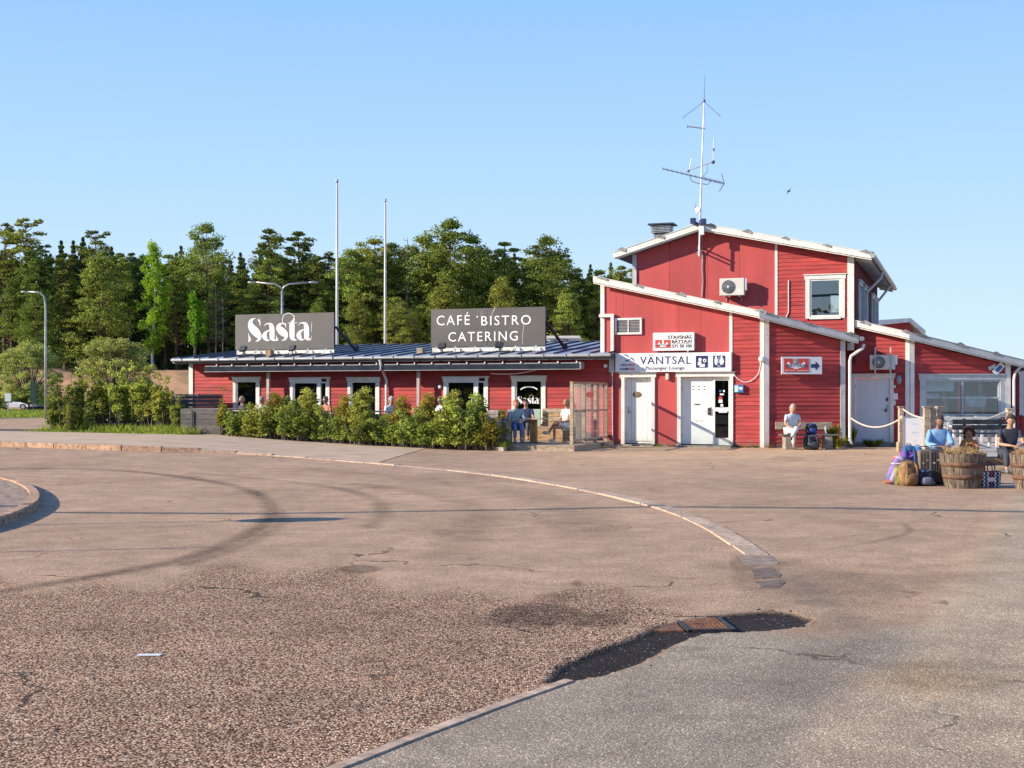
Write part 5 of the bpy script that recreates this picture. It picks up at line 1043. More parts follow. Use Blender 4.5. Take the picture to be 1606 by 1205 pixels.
# ================================================================ BENCH BY WING C, WOMAN, BAGS
bx, by, _ = G(1264, 710); by = 37.2; bx = (1264-803)/F*by
tb_ = thing('park_bench', 'weathered grey bench with concrete feet against the dark red wall', 'bench', T(bx-.02, by, 0, -1))
bw_ = .86
for y0, y1, z in ((-.44, -.26, .45), (-.24, -.08, .45)): MB().bbox(-bw_+.05, bw_+.12, y0, y1, z-.045, z, .008).build('seat_plank', DWOOD, tb_)
MB().bbox(-bw_-.02, bw_-.05, .02, .06, .58, .80, .008).build('backrest', WOOD, tb_)
for x in (-.55, .62): MB().bbox(x-.13, x+.10, -.42, .02, 0, .40, .02).build('concrete_foot', CONC, tb_); 
for x in (-.5, .6): MB().bar((x, -.02, .40), (x, .07, .78), .05).build('back_support', DARKM, tb_)
J = seated(.45, .10, .42, -.44, arms='lap', cross=True)
person('woman in a pale blue top and white trousers sitting on the grey bench', T(bx-.50, by-.24, 0, 10), J, (.50,.62,.72), (.72,.72,.70), (.50,.30,.20), (.5,.42,.33), 'bob', shoe=(.10,.10,.12))
def backpack(name, label, M, w_, d_, h_, col, col2, straps=True, group=None, pocket=True, band=None):
    t = thing(name, label, 'backpack' if 'backpack' in name else 'bag', M, group); m1 = mat('cloth_%s' % '_'.join('%02d' % int(c*99) for c in col), col, .85, .3, 7, .4, 30); m2 = mat('cloth_%s' % '_'.join('%02d' % int(c*99) for c in col2), col2, .85, .25, 9, .4, 30)
    b = MB(); b.ell((0, 0, h_*.48), (w_/2, d_/2, h_*.52), 20, 16, fn=lambda q: Vector((math.copysign(abs(q.x)**.55, q.x), math.copysign(abs(q.y)**.6, q.y), math.copysign(abs(q.z)**.62, q.z)))); b.build('pack_body', m1, t, smooth=True)
    if pocket: b = MB(); b.ell((0, -d_*.5, h_*.33), (w_*.36, d_*.28, h_*.25), 14, 10, fn=lambda q: Vector((math.copysign(abs(q.x)**.6, q.x), q.y, math.copysign(abs(q.z)**.6, q.z)))); b.build('front_pocket', m2, t, smooth=True)
    b = MB(); b.ell((0, 0, h_*.93), (w_*.44, d_*.46, h_*.13), 14, 8); b.build('lid', m2, t, smooth=True)
    if straps:
        for sx_ in (-1, 1): MB().tube([(sx_*w_*.22, -d_*.30, h_*.99), (sx_*w_*.26, -d_*.60, h_*.78), (sx_*w_*.28, -d_*.66, h_*.4), (sx_*w_*.24, -d_*.5, h_*.08)], .018, 6).build('strap', m2, t)
        MB().tube([(-.05, 0, h_*1.02), (-.03, 0, h_*1.09), (.03, 0, h_*1.09), (.05, 0, h_*1.02)], .009, 6).build('handle', m2, t)
    if band:
        for zf, c in band: MB().lathe([(.5, 0), (.5, .04)], 20).build; b = MB(); b.tube([(math.cos(a)*w_*.5, math.sin(a)*d_*.52, h_*zf+.06*math.cos(a)) for a in np.linspace(0, 2*math.pi, 21)], .016, 6, cap=False); b.build('colour_band', mat('cloth_%s' % '_'.join('%02d' % int(v*99) for v in c), c, .85, .25, 9), t)
    return t
backpack('backpack', 'dark navy backpack slumped on the ground against the bench', T(bx+.02, by-.58, 0, 5), .46, .30, .42, (.03,.035,.05), (.07,.08,.10))
backpack('backpack', 'dark rucksack with a bright blue pocket on the bench seat', T(bx+.10, by-.25, .45, 10), .34, .22, .30, (.03,.035,.05), (.04,.09,.34), straps=False)
tag(MB().lathe([(0, 0), (.035, 0), (.035, .17), (.015, .21), (.015, .25), (0, .25)], 10).build('water_bottle', mat('clear_bottle', (.55,.65,.68), .15), None, T(bx+.52, by-.25, .45)), 'clear plastic water bottle standing on the bench seat', 'bottle')
# ================================================================ RIGHT TERRACE
tx0, tx1, ty0, ty1, th_ = 8.3, 17.5, 25.9, 38.7, .30
ter = place('terrace', None, kind='structure')
MB().zprism([(8.62, ty0), (tx1, ty0), (tx1+3, ty1), (13.0, ty1), (11.2, 33.5), (9.98, 30)], 0, th_-.03).build('terrace_base', CONC, ter)
TILE = mat('pale_grey_tile', (.46,.42,.37), .85, .12, 3, .2, 60, rnd=.10, dirt=.25)
me_t = None; sz = .5
tilem = MB().bbox(-sz/2+.008, sz/2-.008, -sz/2+.008, sz/2-.008, 0, .035, .006)
y = ty0+.3
while y < ty1:
    x = 8.62+.27+(y-ty0+.3)*.345
    while x < tx1-.2 and x < .45*y:
        if me_t is None: o = tilem.build('paving_tile', TILE, ter, T(x, y, th_-.03)); me_t = o.data
        else: place('paving_tile', me_t, ter, T(x, y, th_-.03+random.uniform(-.003, .003)))
        x += sz
    y += sz
for i, (y0, z0, z1) in enumerate(((ty0-.0, .16, .30), (ty0-.0, .0, .15))): MB().bbox(8.62, tx1, y0-.02-.0, y0+.06, z0, z1-.006, .01).build('step_board', WOODB if i == 0 else WOOD, ter)
MB().bbox(8.62, tx1, ty0+.07, ty0+.22, .27, .318, .008).build('step_board', WOODB, ter)
MB().bbox(9.6, tx1, ty0-.42, ty0-.03, .02, .15, .01).build('step_board', WOOD, ter)
def post(px, ytop, D, label, w_=.13, z0=0., grp=None, h=None):
    x = (px-803)/F*D; zt = h or EYE-(ytop-620)*D/F; t = thing('wooden_post', label, 'post', T(x, D, z0, random.uniform(-6, 6)), grp)
    MB().bbox(-w_/2, w_/2, -w_/2, w_/2, 0, zt-z0-.03, .008).build('shaft', WOOD, t); MB().bbox(-w_/2-.02, w_/2+.02, -w_/2-.02, w_/2+.02, zt-z0-.03, zt-z0, .006).build('cap', WOOD, t); return t, x, D, zt
pa = post(1413, 637.5, 35.2, 'weathered wooden post holding the rope left of the white board')
MB().bbox(-.1, .1, -.1, .1, 0, .28, .01).build('foot_block', WOOD, pa[0])
for i, px in enumerate((1453, 1463.3, 1473.5)): post(px, 637.5+(i == 1)*2, 30.2+.12*i, ['left hand post of the three gate posts behind the blue shirted person', 'middle post of the three gate posts, slightly lower than its neighbours', 'right hand post of the three gate posts behind the blue shirted person'][i], .135, z0=0)
pd_ = post(1583, 640.5, 30.5, 'single wooden post right of the black bench with a rope tied on', .125, z0=.3)
def rope(a, b, sag, label):
    pts = [(a[0]+(b[0]-a[0])*t, a[1]+(b[1]-a[1])*t, a[2]+(b[2]-a[2])*t-sag*4*t*(1-t)) for t in np.linspace(0, 1, 15)]; t = thing('rope', label, 'rope', T(*a[:2], a[2]))
    o = MB().tube(pts, .024, 7).build('strand', ROPE, t, Matrix()); MB().ell(b, (.05,.05,.06), 8, 6).build('knot', ROPE, t, Matrix())
wx, wz = C(1334, 655.5, -.1); wp = PC.world(wx, -.1)
rope((wp[0], wp[1], wz), (pa[1], 35.1, EYE-(655-620)*35.2/F), .28, 'sagging pale rope across the front of the pale recess door')
rope((pa[1]+.05, 35.15, EYE-(642-620)*35.2/F), ((1450-803)/F*30.2, 30.2, EYE-(656-620)*30.2/F), .05, 'short pale rope sloping down above the white board')
rope(((1500-803)/F*30.3, 30.3, .92), (pd_[1]-.05, 30.5, EYE-(645-620)*30.5/F), .08, 'pale rope rising to the single post over the black bench')
# white board sign
bx_, bD = (1433-803)/F*34.6, 34.6; z1 = EYE-(653.5-620)*bD/F
wb = thing('notice_board', 'blank looking white notice board in a grey frame beside the wooden posts', 'sign board', T(bx_, bD, 0, -4)); hw = .27
fr = MB(); 
for a in (-hw, hw): fr.box(a-.02, a+.02, -.02, .02, 0, z1)
fr.box(-hw+.02, hw-.02, -.02, .02, z1-.035, z1).box(-hw+.02, hw-.02, -.02, .02, .08, .11); fr.build('frame', GALV, wb)
MB().box(-hw+.02, hw-.02, -.012, .012, .11, z1-.035).build('panel', WPL, wb)
for zz, ww in ((.80, .14), (.57, .12), (.34, .02)): MB().box(-ww/2-.0, ww/2+.05, -.016, -.012, zz, zz+.006).build('faint_writing', mat('grey_ink', (.3,.3,.3), .6), wb)
# benches on the terrace
def tbench(label, x0, x1, D, top, m, M_, slats=2, name='terrace_bench'):
    t = thing(name, label, 'bench', M_); L_ = x1-x0
    for i in range(slats): MB().bbox(x0, x1, .20+.02*i, .24+.02*i, top-.13*(i+1)+.01, top-.13*i-.01, .008).build('back_slat', m, t)
    for i in range(3): MB().bbox(x0+.02, x1-.02, -.26+.15*i, -.13+.15*i, .41, .445, .008).build('seat_slat', m, t)
    for x in (x0+.28, x1-.28):
        MB().bar((x, .18, 0), (x, .25, top+.01), .06, .05, ).build('leg', m, t); MB().bar((x, -.2, 0), (x, -.2, .41), .06, .05).build('leg', m, t); MB().bar((x, -.22, .38), (x, .2, .38), .05).build('arm_rail', m, t)
    return t
BD = 28.6; kx = BD/F
BLKW = mat('black_stained_wood', (.035,.037,.042), .6, .3, 5, .2, 40)
tbench('black slatted bench seen from behind on the tiled terrace', (1499-803)*kx, (1594-803)*kx, BD, 1.03-.3+.02, BLKW, T(0, BD, th_, 0))
WB2 = mat('white_bench_paint', (.62,.60,.56), .6, .12, 5, dirt=.3)
tbench('white slatted bench under the shop window behind the black one', (1476-803)*34/F, (1552-803)*34/F, 34, .72, WB2, T(0, 34, th_, 0), 3)
t = thing('terrace_table', 'low white topped table beside the white bench under the shop window', 'table', T((1530-803)/F*31.6, 31.6, th_))
for i in range(4): MB().bbox(-.55, .55, -.35+.18*i, -.19+.18*i, .50, .53, .006).build('table_plank', WB2, t)
for a, b in ((-.45, -.25), (.45, -.25), (-.45, .25), (.45, .25)): MB().bbox(a-.035, a+.035, b-.035, b+.035, 0, .5, .006).build('leg', WB2, t)
# barrels
STAVE = mat('old_oak_stave', (.22,.165,.12), .85, .4, 6, .5, 40, rnd=.28, dirt=.5, stretch=(6, 6, 1)); HOOP = mat('rusty_hoop', (.17,.085,.05), .75, .3, 12, .3, 40)
STRAW = leafmat('dry_straw', (.30,.20,.07), (.62,.46,.20), .2, 3)
def barrel(label, x, y, M=None, n=26):
    t = thing('barrel_planter', label, 'planter', T(x, y, 0, 20), 'half barrel planters at the terrace edge'); h = .6; r0, r1 = .285, .39
    for i in range(n):
        a0, a1 = 2*math.pi*i/n+.008, 2*math.pi*(i+1)/n-.008; vs = []; j = random.uniform(-.006, .006); zj = random.uniform(-.01, .008)
        for k in range(6):
            f = k/5; r_ = r0+(r1-r0)*(f**.85)+j; z = h*f+(zj if k == 5 else 0)
            for rr, aa in ((r_, a0), (r_, a1), (r_-.03, a1), (r_-.03, a0)): vs.append((rr*math.cos(aa), rr*math.sin(aa), z))
        fs = [];
        for k in range(5):
            for q in range(4): fs.append((k*4+q, k*4+(q+1) % 4, (k+1)*4+(q+1) % 4, (k+1)*4+q))
        fs += [(3,2,1,0), (20,21,22,23)]; b = MB(); b.add(vs, fs); b.build('stave', STAVE, t)
    for z0, z1 in ((.37, .45), (.16, .235)):
        rr = lambda z: r0+(r1-r0)*((z/h)**.85)+.010
        MB().lathe([(rr(z0)-.01, z0), (rr(z0), z0), (rr(z1), z1), (rr(z1)-.01, z1)], 40).build('hoop', HOOP, t, smooth=True)
    MB().lathe([(0, .53), (.2, .55), (r1-.03, .53)], 20).build('soil', SOIL, t)
    N = 420; a = rng.uniform(0, 6.28, N); rr = .33*np.sqrt(rng.uniform(0, 1, N)); L_ = rng.uniform(.06, .17, N); b2 = rng.uniform(0, 6.28, N); el = rng.uniform(.0, 1.2, N)
    p = np.stack([rr*np.cos(a), rr*np.sin(a), .56+rng.uniform(0, .06, N)+.05*(1-(rr/.33)**2)], 1); d = np.stack([np.cos(b2)*np.cos(el), np.sin(b2)*np.cos(el), np.sin(el)], 1)*L_[:, None]; wv2 = np.cross(d, rng.normal(size=(N, 3))); wv2 = wv2/np.linalg.norm(wv2, axis=1)[:, None]*.0035
    V = np.concatenate([p-wv2, p+wv2, p+d+wv2*.3, p+d-wv2*.3]); Fi = np.arange(N); mesh_np('straw', V, np.stack([Fi, Fi+N, Fi+2*N, Fi+3*N], 1), STRAW, t, kind=None)
    return t
BY = 21.3+.33; b1x = (1509.5-803)/F*BY
barrel('half barrel planter full of dry straw between the luggage and the tote bag', b1x, BY)
barrel('half barrel planter cut off by the right edge of the picture', (1621-803)/F*(BY-.3), BY-.3)
# people at the terrace
def pxX(px, D): return (px-803)/F*D
J = seated(.30, .16, .42, -.42, arms='fwd', foot_z=.03, spread=.2)
person('bearded person in a light blue shirt sitting behind the luggage with hands together', T(pxX(1472, 25.9), 26.0, 0, -6), J, (.20,.40,.70), (.04,.04,.05), (.30,.15,.09), (.06,.05,.05), 'beard', sleeve='long', shoe=(.1,.1,.1))
J = seated(.30, .20, .34, -.34, arms='lap', foot_z=.05, spread=.1)
J = {k: (v[0]*.8, v[1]*.8, v[2]) for k, v in J.items()}; J['pel'] = (0, 0, .34); J['che'] = (0, -.04, .56); J['neck'] = (0, -.05, .68); J['head'] = (0, -.06, .80); J['shl'] = (-.12, -.05, .62); J['shr'] = (.12, -.05, .62); J['ell'] = (-.18, -.12, .48); J['elr'] = (.18, -.12, .48); J['wrl'] = (-.06, -.24, .56); J['wrr'] = (.06, -.24, .56); J['face'] = (-.3, -1, -.3)
person('curly haired child in an orange top behind the straw filled barrel', T(pxX(1520, 26), 26.0, 0, -20), J, (.55,.20,.04), (.1,.1,.12), (.36,.18,.10), (.05,.025,.02), 'curly', shoe=(.3,.1,.1), cat='child')
J = seated(.32, .14, .42, -.46, arms='fwd', foot_z=.04, spread=.14); J['face'] = (-.2, -1, -.2)
person('person in a dark navy t-shirt and jeans sitting at the right edge', T(pxX(1592, 25.4), 25.75, 0, -8), J, (.03,.035,.06), (.045,.055,.075), (.50,.28,.18), (.06,.04,.03), 'short', shoe=(.18,.2,.24))
# luggage
LD = 22.4
t = backpack('tall_bag', 'leaning purple and turquoise patterned bag at the left end of the luggage', T(pxX(1396, LD), LD, 0)@Matrix.Rotation(R(24), 4, 'Y'), .25, .24, .52, (.24,.16,.38), (.38,.32,.44), straps=False, band=[(.35, (.05,.32,.40)), (.62, (.42,.30,.58)), (.12, (.65,.18,.03)), (.8, (.55,.50,.60))])
backpack('backpack', 'tan canvas backpack in front of the other luggage', T(pxX(1424, LD-.3), LD-.32, 0, 8), .34, .25, .42, (.36,.20,.09), (.27,.15,.07))
backpack('small_bag', 'small olive green bag squeezed beside the tan backpack', T(pxX(1409, LD-.1), LD-.12, 0), .18, .2, .33, (.28,.30,.06), (.20,.22,.05), straps=False)
backpack('backpack', 'purple and black backpack standing behind the tan one', T(pxX(1426, LD+.15), LD+.18, 0, -8), .30, .26, .66, (.20,.07,.38), (.03,.10,.25), band=[(.75, (.35,.15,.55))])
backpack('backpack', 'black backpack with blue panels next to the suitcase', T(pxX(1440, LD+.1), LD+.16, 0, -4), .24, .24, .64, (.02,.02,.03), (.05,.25,.50))
backpack('small_bag', 'pink patterned pouch on top of the leaning purple bag', T(pxX(1408, LD+.05), LD+.1, .30), .15, .15, .20, (.60,.08,.22), (.75,.30,.10), straps=False)
def suitcase(label, M, w_, d_, h_, c):
    t = thing('suitcase', label, 'suitcase', M); m1 = mat('shell_%02d%02d' % (int(c[0]*99), int(c[2]*99)), c, .45, .15, 6)
    MB().bbox(-w_/2, w_/2, -d_/2, d_/2, .05, h_, .035).build('shell', m1, t)
    for i in range(5): x = -w_/2+w_*(i+.5)/5; MB().bbox(x-.012, x+.012, -d_/2-.008, -d_/2+.01, .12, h_-.06, .004).build('rib', m1, t)
    for a in (-w_/2+.04, w_/2-.04): MB().tube([(a, -d_/2+.03, .025), (a+.02, -d_/2+.03, .025)], .025, 8).build('wheel', BLK, t)
    MB().tube([(-.07, 0, h_), (-.07, 0, h_+.06), (.07, 0, h_+.06), (.07, 0, h_)], .009, 6).build('handle', BLK, t)
    for k in range(3): MB().box(-w_*.3+k*.07, -w_*.3+k*.07+.04, -d_/2-.013, -d_/2-.009, h_*.6+.05*k, h_*.6+.05*k+.025).build('sticker', mat('silver_sticker', (.6,.6,.58), .4), t)
    return t
suitcase('brown grey hard suitcase with stickers, left one of the pair', T(pxX(1451, LD), LD+.05, 0, 4), .27, .22, .62, (.22,.17,.13))
suitcase('dark grey hard suitcase with stickers beside the barrel', T(pxX(1465, LD), LD-.05, 0, -6), .22, .26, .64, (.07,.065,.065))
backpack('small_bag', 'black and white patterned soft bag lying before the suitcases', T(pxX(1450, LD-.3), LD-.33, 0, 0), .30, .22, .28, (.035,.045,.09), (.14,.18,.26), straps=False)
backpack('small_bag', 'dark bag with a green corner wedged between suitcase and barrel', T(pxX(1477, LD), LD+.1, 0), .18, .3, .42, (.02,.03,.05), (.04,.22,.08), straps=False)
# chevron tote
tt = thing('tote_bag', 'shopping tote with dark blue, red and white zigzag pattern beside the barrel', 'bag', T(pxX(1554, 21.7), 21.75, 0, 5)); tw_, thh = .36, .28
MB().prism([(-tw_/2+.02, 0), (tw_/2-.02, 0), (tw_/2, thh), (-tw_/2, thh)], -.06, .06).build('bag_body', mat('navy_cloth', (.03,.04,.11), .8), tt)
for k in range(5):
    m_ = MB(); x = -tw_/2+.045+k*.068; pts = []
    for j in range(9): pts.append((x+(.022 if j % 2 else -.012), .01+j*(thh-.02)/8, .024))
    m_.ribbon(pts, -.062, -.066, sub=1); m_.build('zigzag', WPR if k != 2 else REDS, tt)
MB().box(-.07, .07, -.07, -.063, .10, .17).build('label_patch', WPR, tt)
for yy in (-.05, .05): MB().tube([(-.07, yy, thh-.01), (-.06, yy, thh+.12), (0, yy, thh+.16), (.06, yy, thh+.12), (.07, yy, thh-.01)], .009, 6).build('handle', mat('maroon_strap', (.18,.02,.05), .7), tt)
# ================================================================ DECK, SCREEN, TABLE, BENCH AT THE CAFE
def KW(s_, y): return PK.world(s_, y)
dk0, dk1 = K(775, None, -4.2), K(962, None, -.1)
s_c = PK.at(897, None, -4.25)
deck = thing('cafe_deck', 'low wooden deck in front of the café window with planked top', 'deck', PK.M)
for i in range(28):
    y = -4.3+i*.148; MB().bbox(dk0-1.4, s_c+.05, y, y+.14, .13, .165, .004).build('deck_plank', WOOD, deck)
MB().box(dk0-1.4, s_c+.06, -4.34, -4.302, .0, .15).build('front_board', WOOD, deck); MB().box(s_c+.052, s_c+.09, -4.34, -.1, .0, .16).build('side_board', WOOD, deck)
scr = thing('glass_screen', 'timber framed glass wind screen standing at the end of the café deck', 'screen', PK.M)
ys = [-4.25, -3.05, -1.85, -.65]; ztop = 1.93
for i, y in enumerate(ys): MB().box(s_c-.045, s_c+.045, y-.045, y+.045, .165, ztop).build('post', WOOD, scr)
for z0, z1 in ((ztop+.001, ztop+.06), (1.12, 1.17), (.28, .34)):
    for a, b in zip(ys[:-1], ys[1:]):
        if z1 > ztop: MB().box(s_c-.05, s_c+.05, a-(.045), b-.045-.002, z0, z1).build('rail', WOODB, scr)
        else: MB().box(s_c-.03, s_c+.03, a+.046, b-.046, z0, z1).build('rail', WOOD, scr)
for a, b in zip(ys[:-1], ys[1:]):
    for z0, z1 in ((.345, 1.118), (1.172, ztop-.002)): MB().box(s_c-.004, s_c+.004, a+.046, b-.046, z0, z1).build('glass_pane', SCRG, scr)
for y in ys: MB().box(s_c-.06, s_c-.046, y-.05, y+.05, .166, .30).build('post_shoe', GALV, scr)
MB().bar((s_c+.5, -1.4, .02), (s_c+.1, -1.4, .14), .25, .04).build('ramp_wedge', WOOD, scr)
# planked bench against the café wall
bn = thing('corner_bench', 'planked wooden bench against the café wall under the lettered window', 'bench', PK.M)
b0, b1 = K(800), K(905)
for i in range(5): z = .50+i*.135; MB().bbox(K(853), b1, -.16, -.12, z, z+.128, .006).build('back_plank', WOODB if i % 2 else WOOD, bn)
for i in range(4): MB().bbox(b0, b1, -.75+i*.15, -.61+i*.15, .56, .595, .006).build('seat_plank', WOOD, bn)
for i in range(4): z = .17+i*.097; MB().bbox(b0, b1, -.74, -.70, z, z+.092, .006).build('front_plank', WOODB, bn)
for i in range(4): z = .17+i*.097; MB().bbox(K(858, None, -1.5), b1, -1.5, -1.46, z, z+.092, .006).build('step_plank', WOODB, bn)
tb3 = thing('cafe_table', 'small café table with square top and thick wooden leg', 'table', T(*PK.world(PK.at(838, None, -2.6), -2.6), .165, -20))
MB().bbox(-.42, .36, -.35, .35, .70, .74, .01).build('table_top', WOOD, tb3); MB().bbox(-.12, .08, -.08, .08, .02, .70, .01).build('leg', mat('orange_pine', (.45,.25,.09), .7, .15, 5), tb3); MB().bbox(-.25, .2, -.2, .2, 0, .02, .005).build('foot_plate', DARKM, tb3)
tag(MB().bbox(K(840)-.0, K(852), -.30, -.24, .6, 1.15, .01).build('menu_board', mat('pale_green', (.35,.50,.38), .6), None, PK.M), 'pale green board leaning under the lettered café window', 'board')
def kp(px, y, dz=.165, rz=0): s_ = PK.at(px, None, y); a = PK.world(s_, y); return T(a[0], a[1], dz, -20+rz)
J = seated(.42, .12, .42, -.42, arms='fwd')
person('orange haired person in pale blue jeans on the left of the café table', kp(807, -3.0, rz=35), J, (.30,.42,.45), (.10,.20,.42), (.52,.30,.20), (.45,.14,.04), 'short', sleeve='long', shoe=(.4,.4,.42))
person('person in a dark top with hands up behind the café table', kp(826, -1.3, rz=10), seated(.42, .1, .40, -.40, arms='fwd'), (.04,.06,.14), (.09,.09,.11), (.48,.28,.19), (.05,.04,.035), 'short', shoe=(.2,.2,.2))
person('woman in white with bare crossed legs beside the glass screen', kp(890, -2.2, rz=-35), seated(.42, .02, .42, -.42, arms='lap', cross=True), (.75,.72,.70), (.75,.72,.68), (.45,.22,.12), (.35,.25,.15), 'bob', legs='shorts', shoe=(.6,.52,.45))
for px in (812, 893): 
    Mx = kp(px, -2.9 if px < 850 else -2.15); t = thing('stool', 'low wooden stool under the %s' % ('orange haired person' if px < 850 else 'woman in white'), 'stool', Mx); MB().bbox(-.2, .2, -.18, .18, .38, .42, .01).build('seat', WOOD, t)
    for a in (-.15, .15):
        for b in (-.13, .13): MB().box(a-.02, a+.02, b-.02, b+.02, 0, .38).build('leg', WOOD, t)
# guests on the café terrace behind the hedge
for i, (px, sh, sk, hr, st, lab) in enumerate(((383, (.05,.05,.07), (.5,.3,.2), (.45,.33,.2), 'short', 'guest with fair hair in front of the leftmost café window'), (412, (.65,.62,.6), (.55,.35,.26), (.5,.4,.28), 'bob', 'guest in white left of the first awning post'), (513, (.65,.25,.15), (.5,.3,.22), (.2,.12,.08), 'bun', 'guest in coral top beside the first glazed café door'), (612, (.70,.70,.72), (.5,.3,.22), (.6,.58,.55), 'short', 'white haired guest by the café downpipe'), (694, (.70,.72,.78), (.5,.28,.2), (.25,.15,.1), 'short', 'guest in a white shirt left of the second glazed café door'))):
    person(lab, kp(px, -1.5, .22, rz=random.uniform(-60, 60)), seated(.45, .05, .42, -.42), sh, (.1,.1,.14), sk, hr, st)
# terrace low stone wall with board on top, stones one by one
wl_ = thing('terrace_wall', 'low dry stone wall round the café terrace half hidden by the shrubs', 'wall', PK.M)
yw = -3.7; wa, wb_ = K(350, None, yw), K(797, None, yw)
MB().box(wa, wb_, yw+.06, yw+.3, -.1, .92).build('core', CONC, wl_)
cnt = 0
for r_ in range(6):
    x = wa-random.uniform(0, .3); z = .02+r_*.152+.0
    while x < wb_:
        L_ = random.uniform(.24, .5); xe = min(x+L_, wb_)
        if xe-max(x, wa) > .1 and cnt < 290: MB().bbox(max(x, wa), xe-.015, yw+random.uniform(-.03, .02), yw+.12, z+.1, z+.1+.14, .018).build('stone', STONE, wl_); cnt += 1
        x += L_
for i in range(6): a = wa+(wb_-wa)*i/6; MB().bbox(a, a+(wb_-wa)/6-.01, yw-.08, yw+.32, 1.08, 1.12, .006).build('top_board', WOOD, wl_)
x = K(783, None, -4.25); 
for r_ in range(9): MB().bbox(x-.28+random.uniform(-.02, .02), x+.06, -4.5, -4.2, .05+r_*.125, .05+r_*.125+.115, .02).build('stone', STONE, wl_)
# plank planter blocks at the left end
pb = thing('plank_steps', 'stacked grey plank boxes at the left end of the café terrace', 'planter', PK.M)
def plank_box(s0, s1, y0, y1, z0, z1, pitch=.14):
    n = max(1, round((z1-z0)/pitch)); h = (z1-z0)/n
    for i in range(n):
        sp = s0+(s1-s0)*random.uniform(.3, .7)
        for a, b in ((s0, sp-.006), (sp, s1)): MB().bbox(a, b, y0, y0+.04, z0+h*i+.004, z0+h*(i+1)-.004, .006).build('plank', DWOOD, pb, PK.M)
        MB().bbox(s1, s1+.04, y0, y1, z0+h*i+.004, z0+h*(i+1)-.004, .006).build('plank', DWOOD, pb, PK.M)
    n = max(2, round((y1-y0)/.15))
    for i in range(n): MB().bbox(s0, s1+.04, y0+(y1-y0)*i/n+.003, y0+(y1-y0)*(i+1)/n-.003, z1, z1+.035, .006).build('plank', WOOD if i else DWOOD, pb, PK.M)
plank_box(K(283, None, -4.3), K(344, None, -4.3), -4.3, -2.8, .22, 1.13)
plank_box(K(255, None, -1.9), K(309, None, -1.9), -1.9, -.4, .25, 1.60)
MB().box(K(300, None, -4.35), K(302, None, -4.35), -4.36, -4.33, .55, 1.1).build('handrail', DARKM, pb, PK.M)
# ================================================================ POLES, LAMPS, CARS, BIRD
WPOLE = mat('white_pole_paint', (.58,.58,.57), .45, .08, 2)
def flagpole(px, ytop, D, label):
    x = pxX(px, D); h = EYE+(620-ytop)*D/F; t = thing('flagpole', label, 'flagpole', T(x, D, 0), 'flagpoles behind the café')
    MB().tube([(0, 0, .3), (0, 0, h*.5), (0, 0, h-.1)], [.07, .058, .036], 10).build('pole', WPOLE, t, smooth=True); MB().ell((0, 0, h-.04), (.07, .07, .09), 10, 7).build('finial', GALV, t, smooth=True); MB().tube([(.06, -.06, 1), (.055, -.055, h-.25)], .009, 4).build('halyard', ROPE, t); MB().lathe([(0, 0), (.14, 0), (.14, .3), (0, .3)], 12).build('base', CONC, t)
flagpole(528.5, 283, 54, 'taller left white flagpole behind the lettered sign boards'); flagpole(604, 313.5, 59, 'shorter right white flagpole behind the café roof')
def lamp(px, D, arms, label, h):
    x = pxX(px, D); t = thing('street_lamp', label, 'street lamp', T(x, D, 0)); 
    if len(arms) == 1:
        L_ = arms[0]; MB().tube([(0, 0, 0), (0, 0, 4), (0, 0, h-.9), (L_*.06, 0, h-.3), (L_*.25, 0, h-.02), (L_*.7, 0, h)], [.09, .075, .06, .05, .045, .045], 8).build('pole', GALV, t, smooth=True); heads = [(L_*.7, L_)]
    else:
        MB().tube([(0, 0, 0), (0, 0, 4), (0, 0, h-.5)], [.1, .08, .065], 8).build('pole', GALV, t, smooth=True); heads = []
        for L_ in arms: MB().tube([(0, 0, h-.5), (L_*.05, 0, h-.25), (L_*.2, 0, h-.1), (L_*.75, 0, h)], .045, 6).build('arm', GALV, t, smooth=True); heads.append((L_*.75, L_))
    for a, b in heads: m_ = MB(); m_.ell(((a+b)/2, 0, h+.0), (abs(b-a)*.55, .14, .07), 12, 6); m_.build('lamp_head', GALV, t, smooth=True)
lamp(71.5, 77, [-(71.5-33)/F*77], 'single arm street lamp above the roadside trees at the left', EYE+(620-458)*77/F)
lamp(442.5, 71, [-(442-388)/F*71, (498-442)/F*71], 'double arm street lamp behind the left roof board', EYE+(620-443)*71/F)
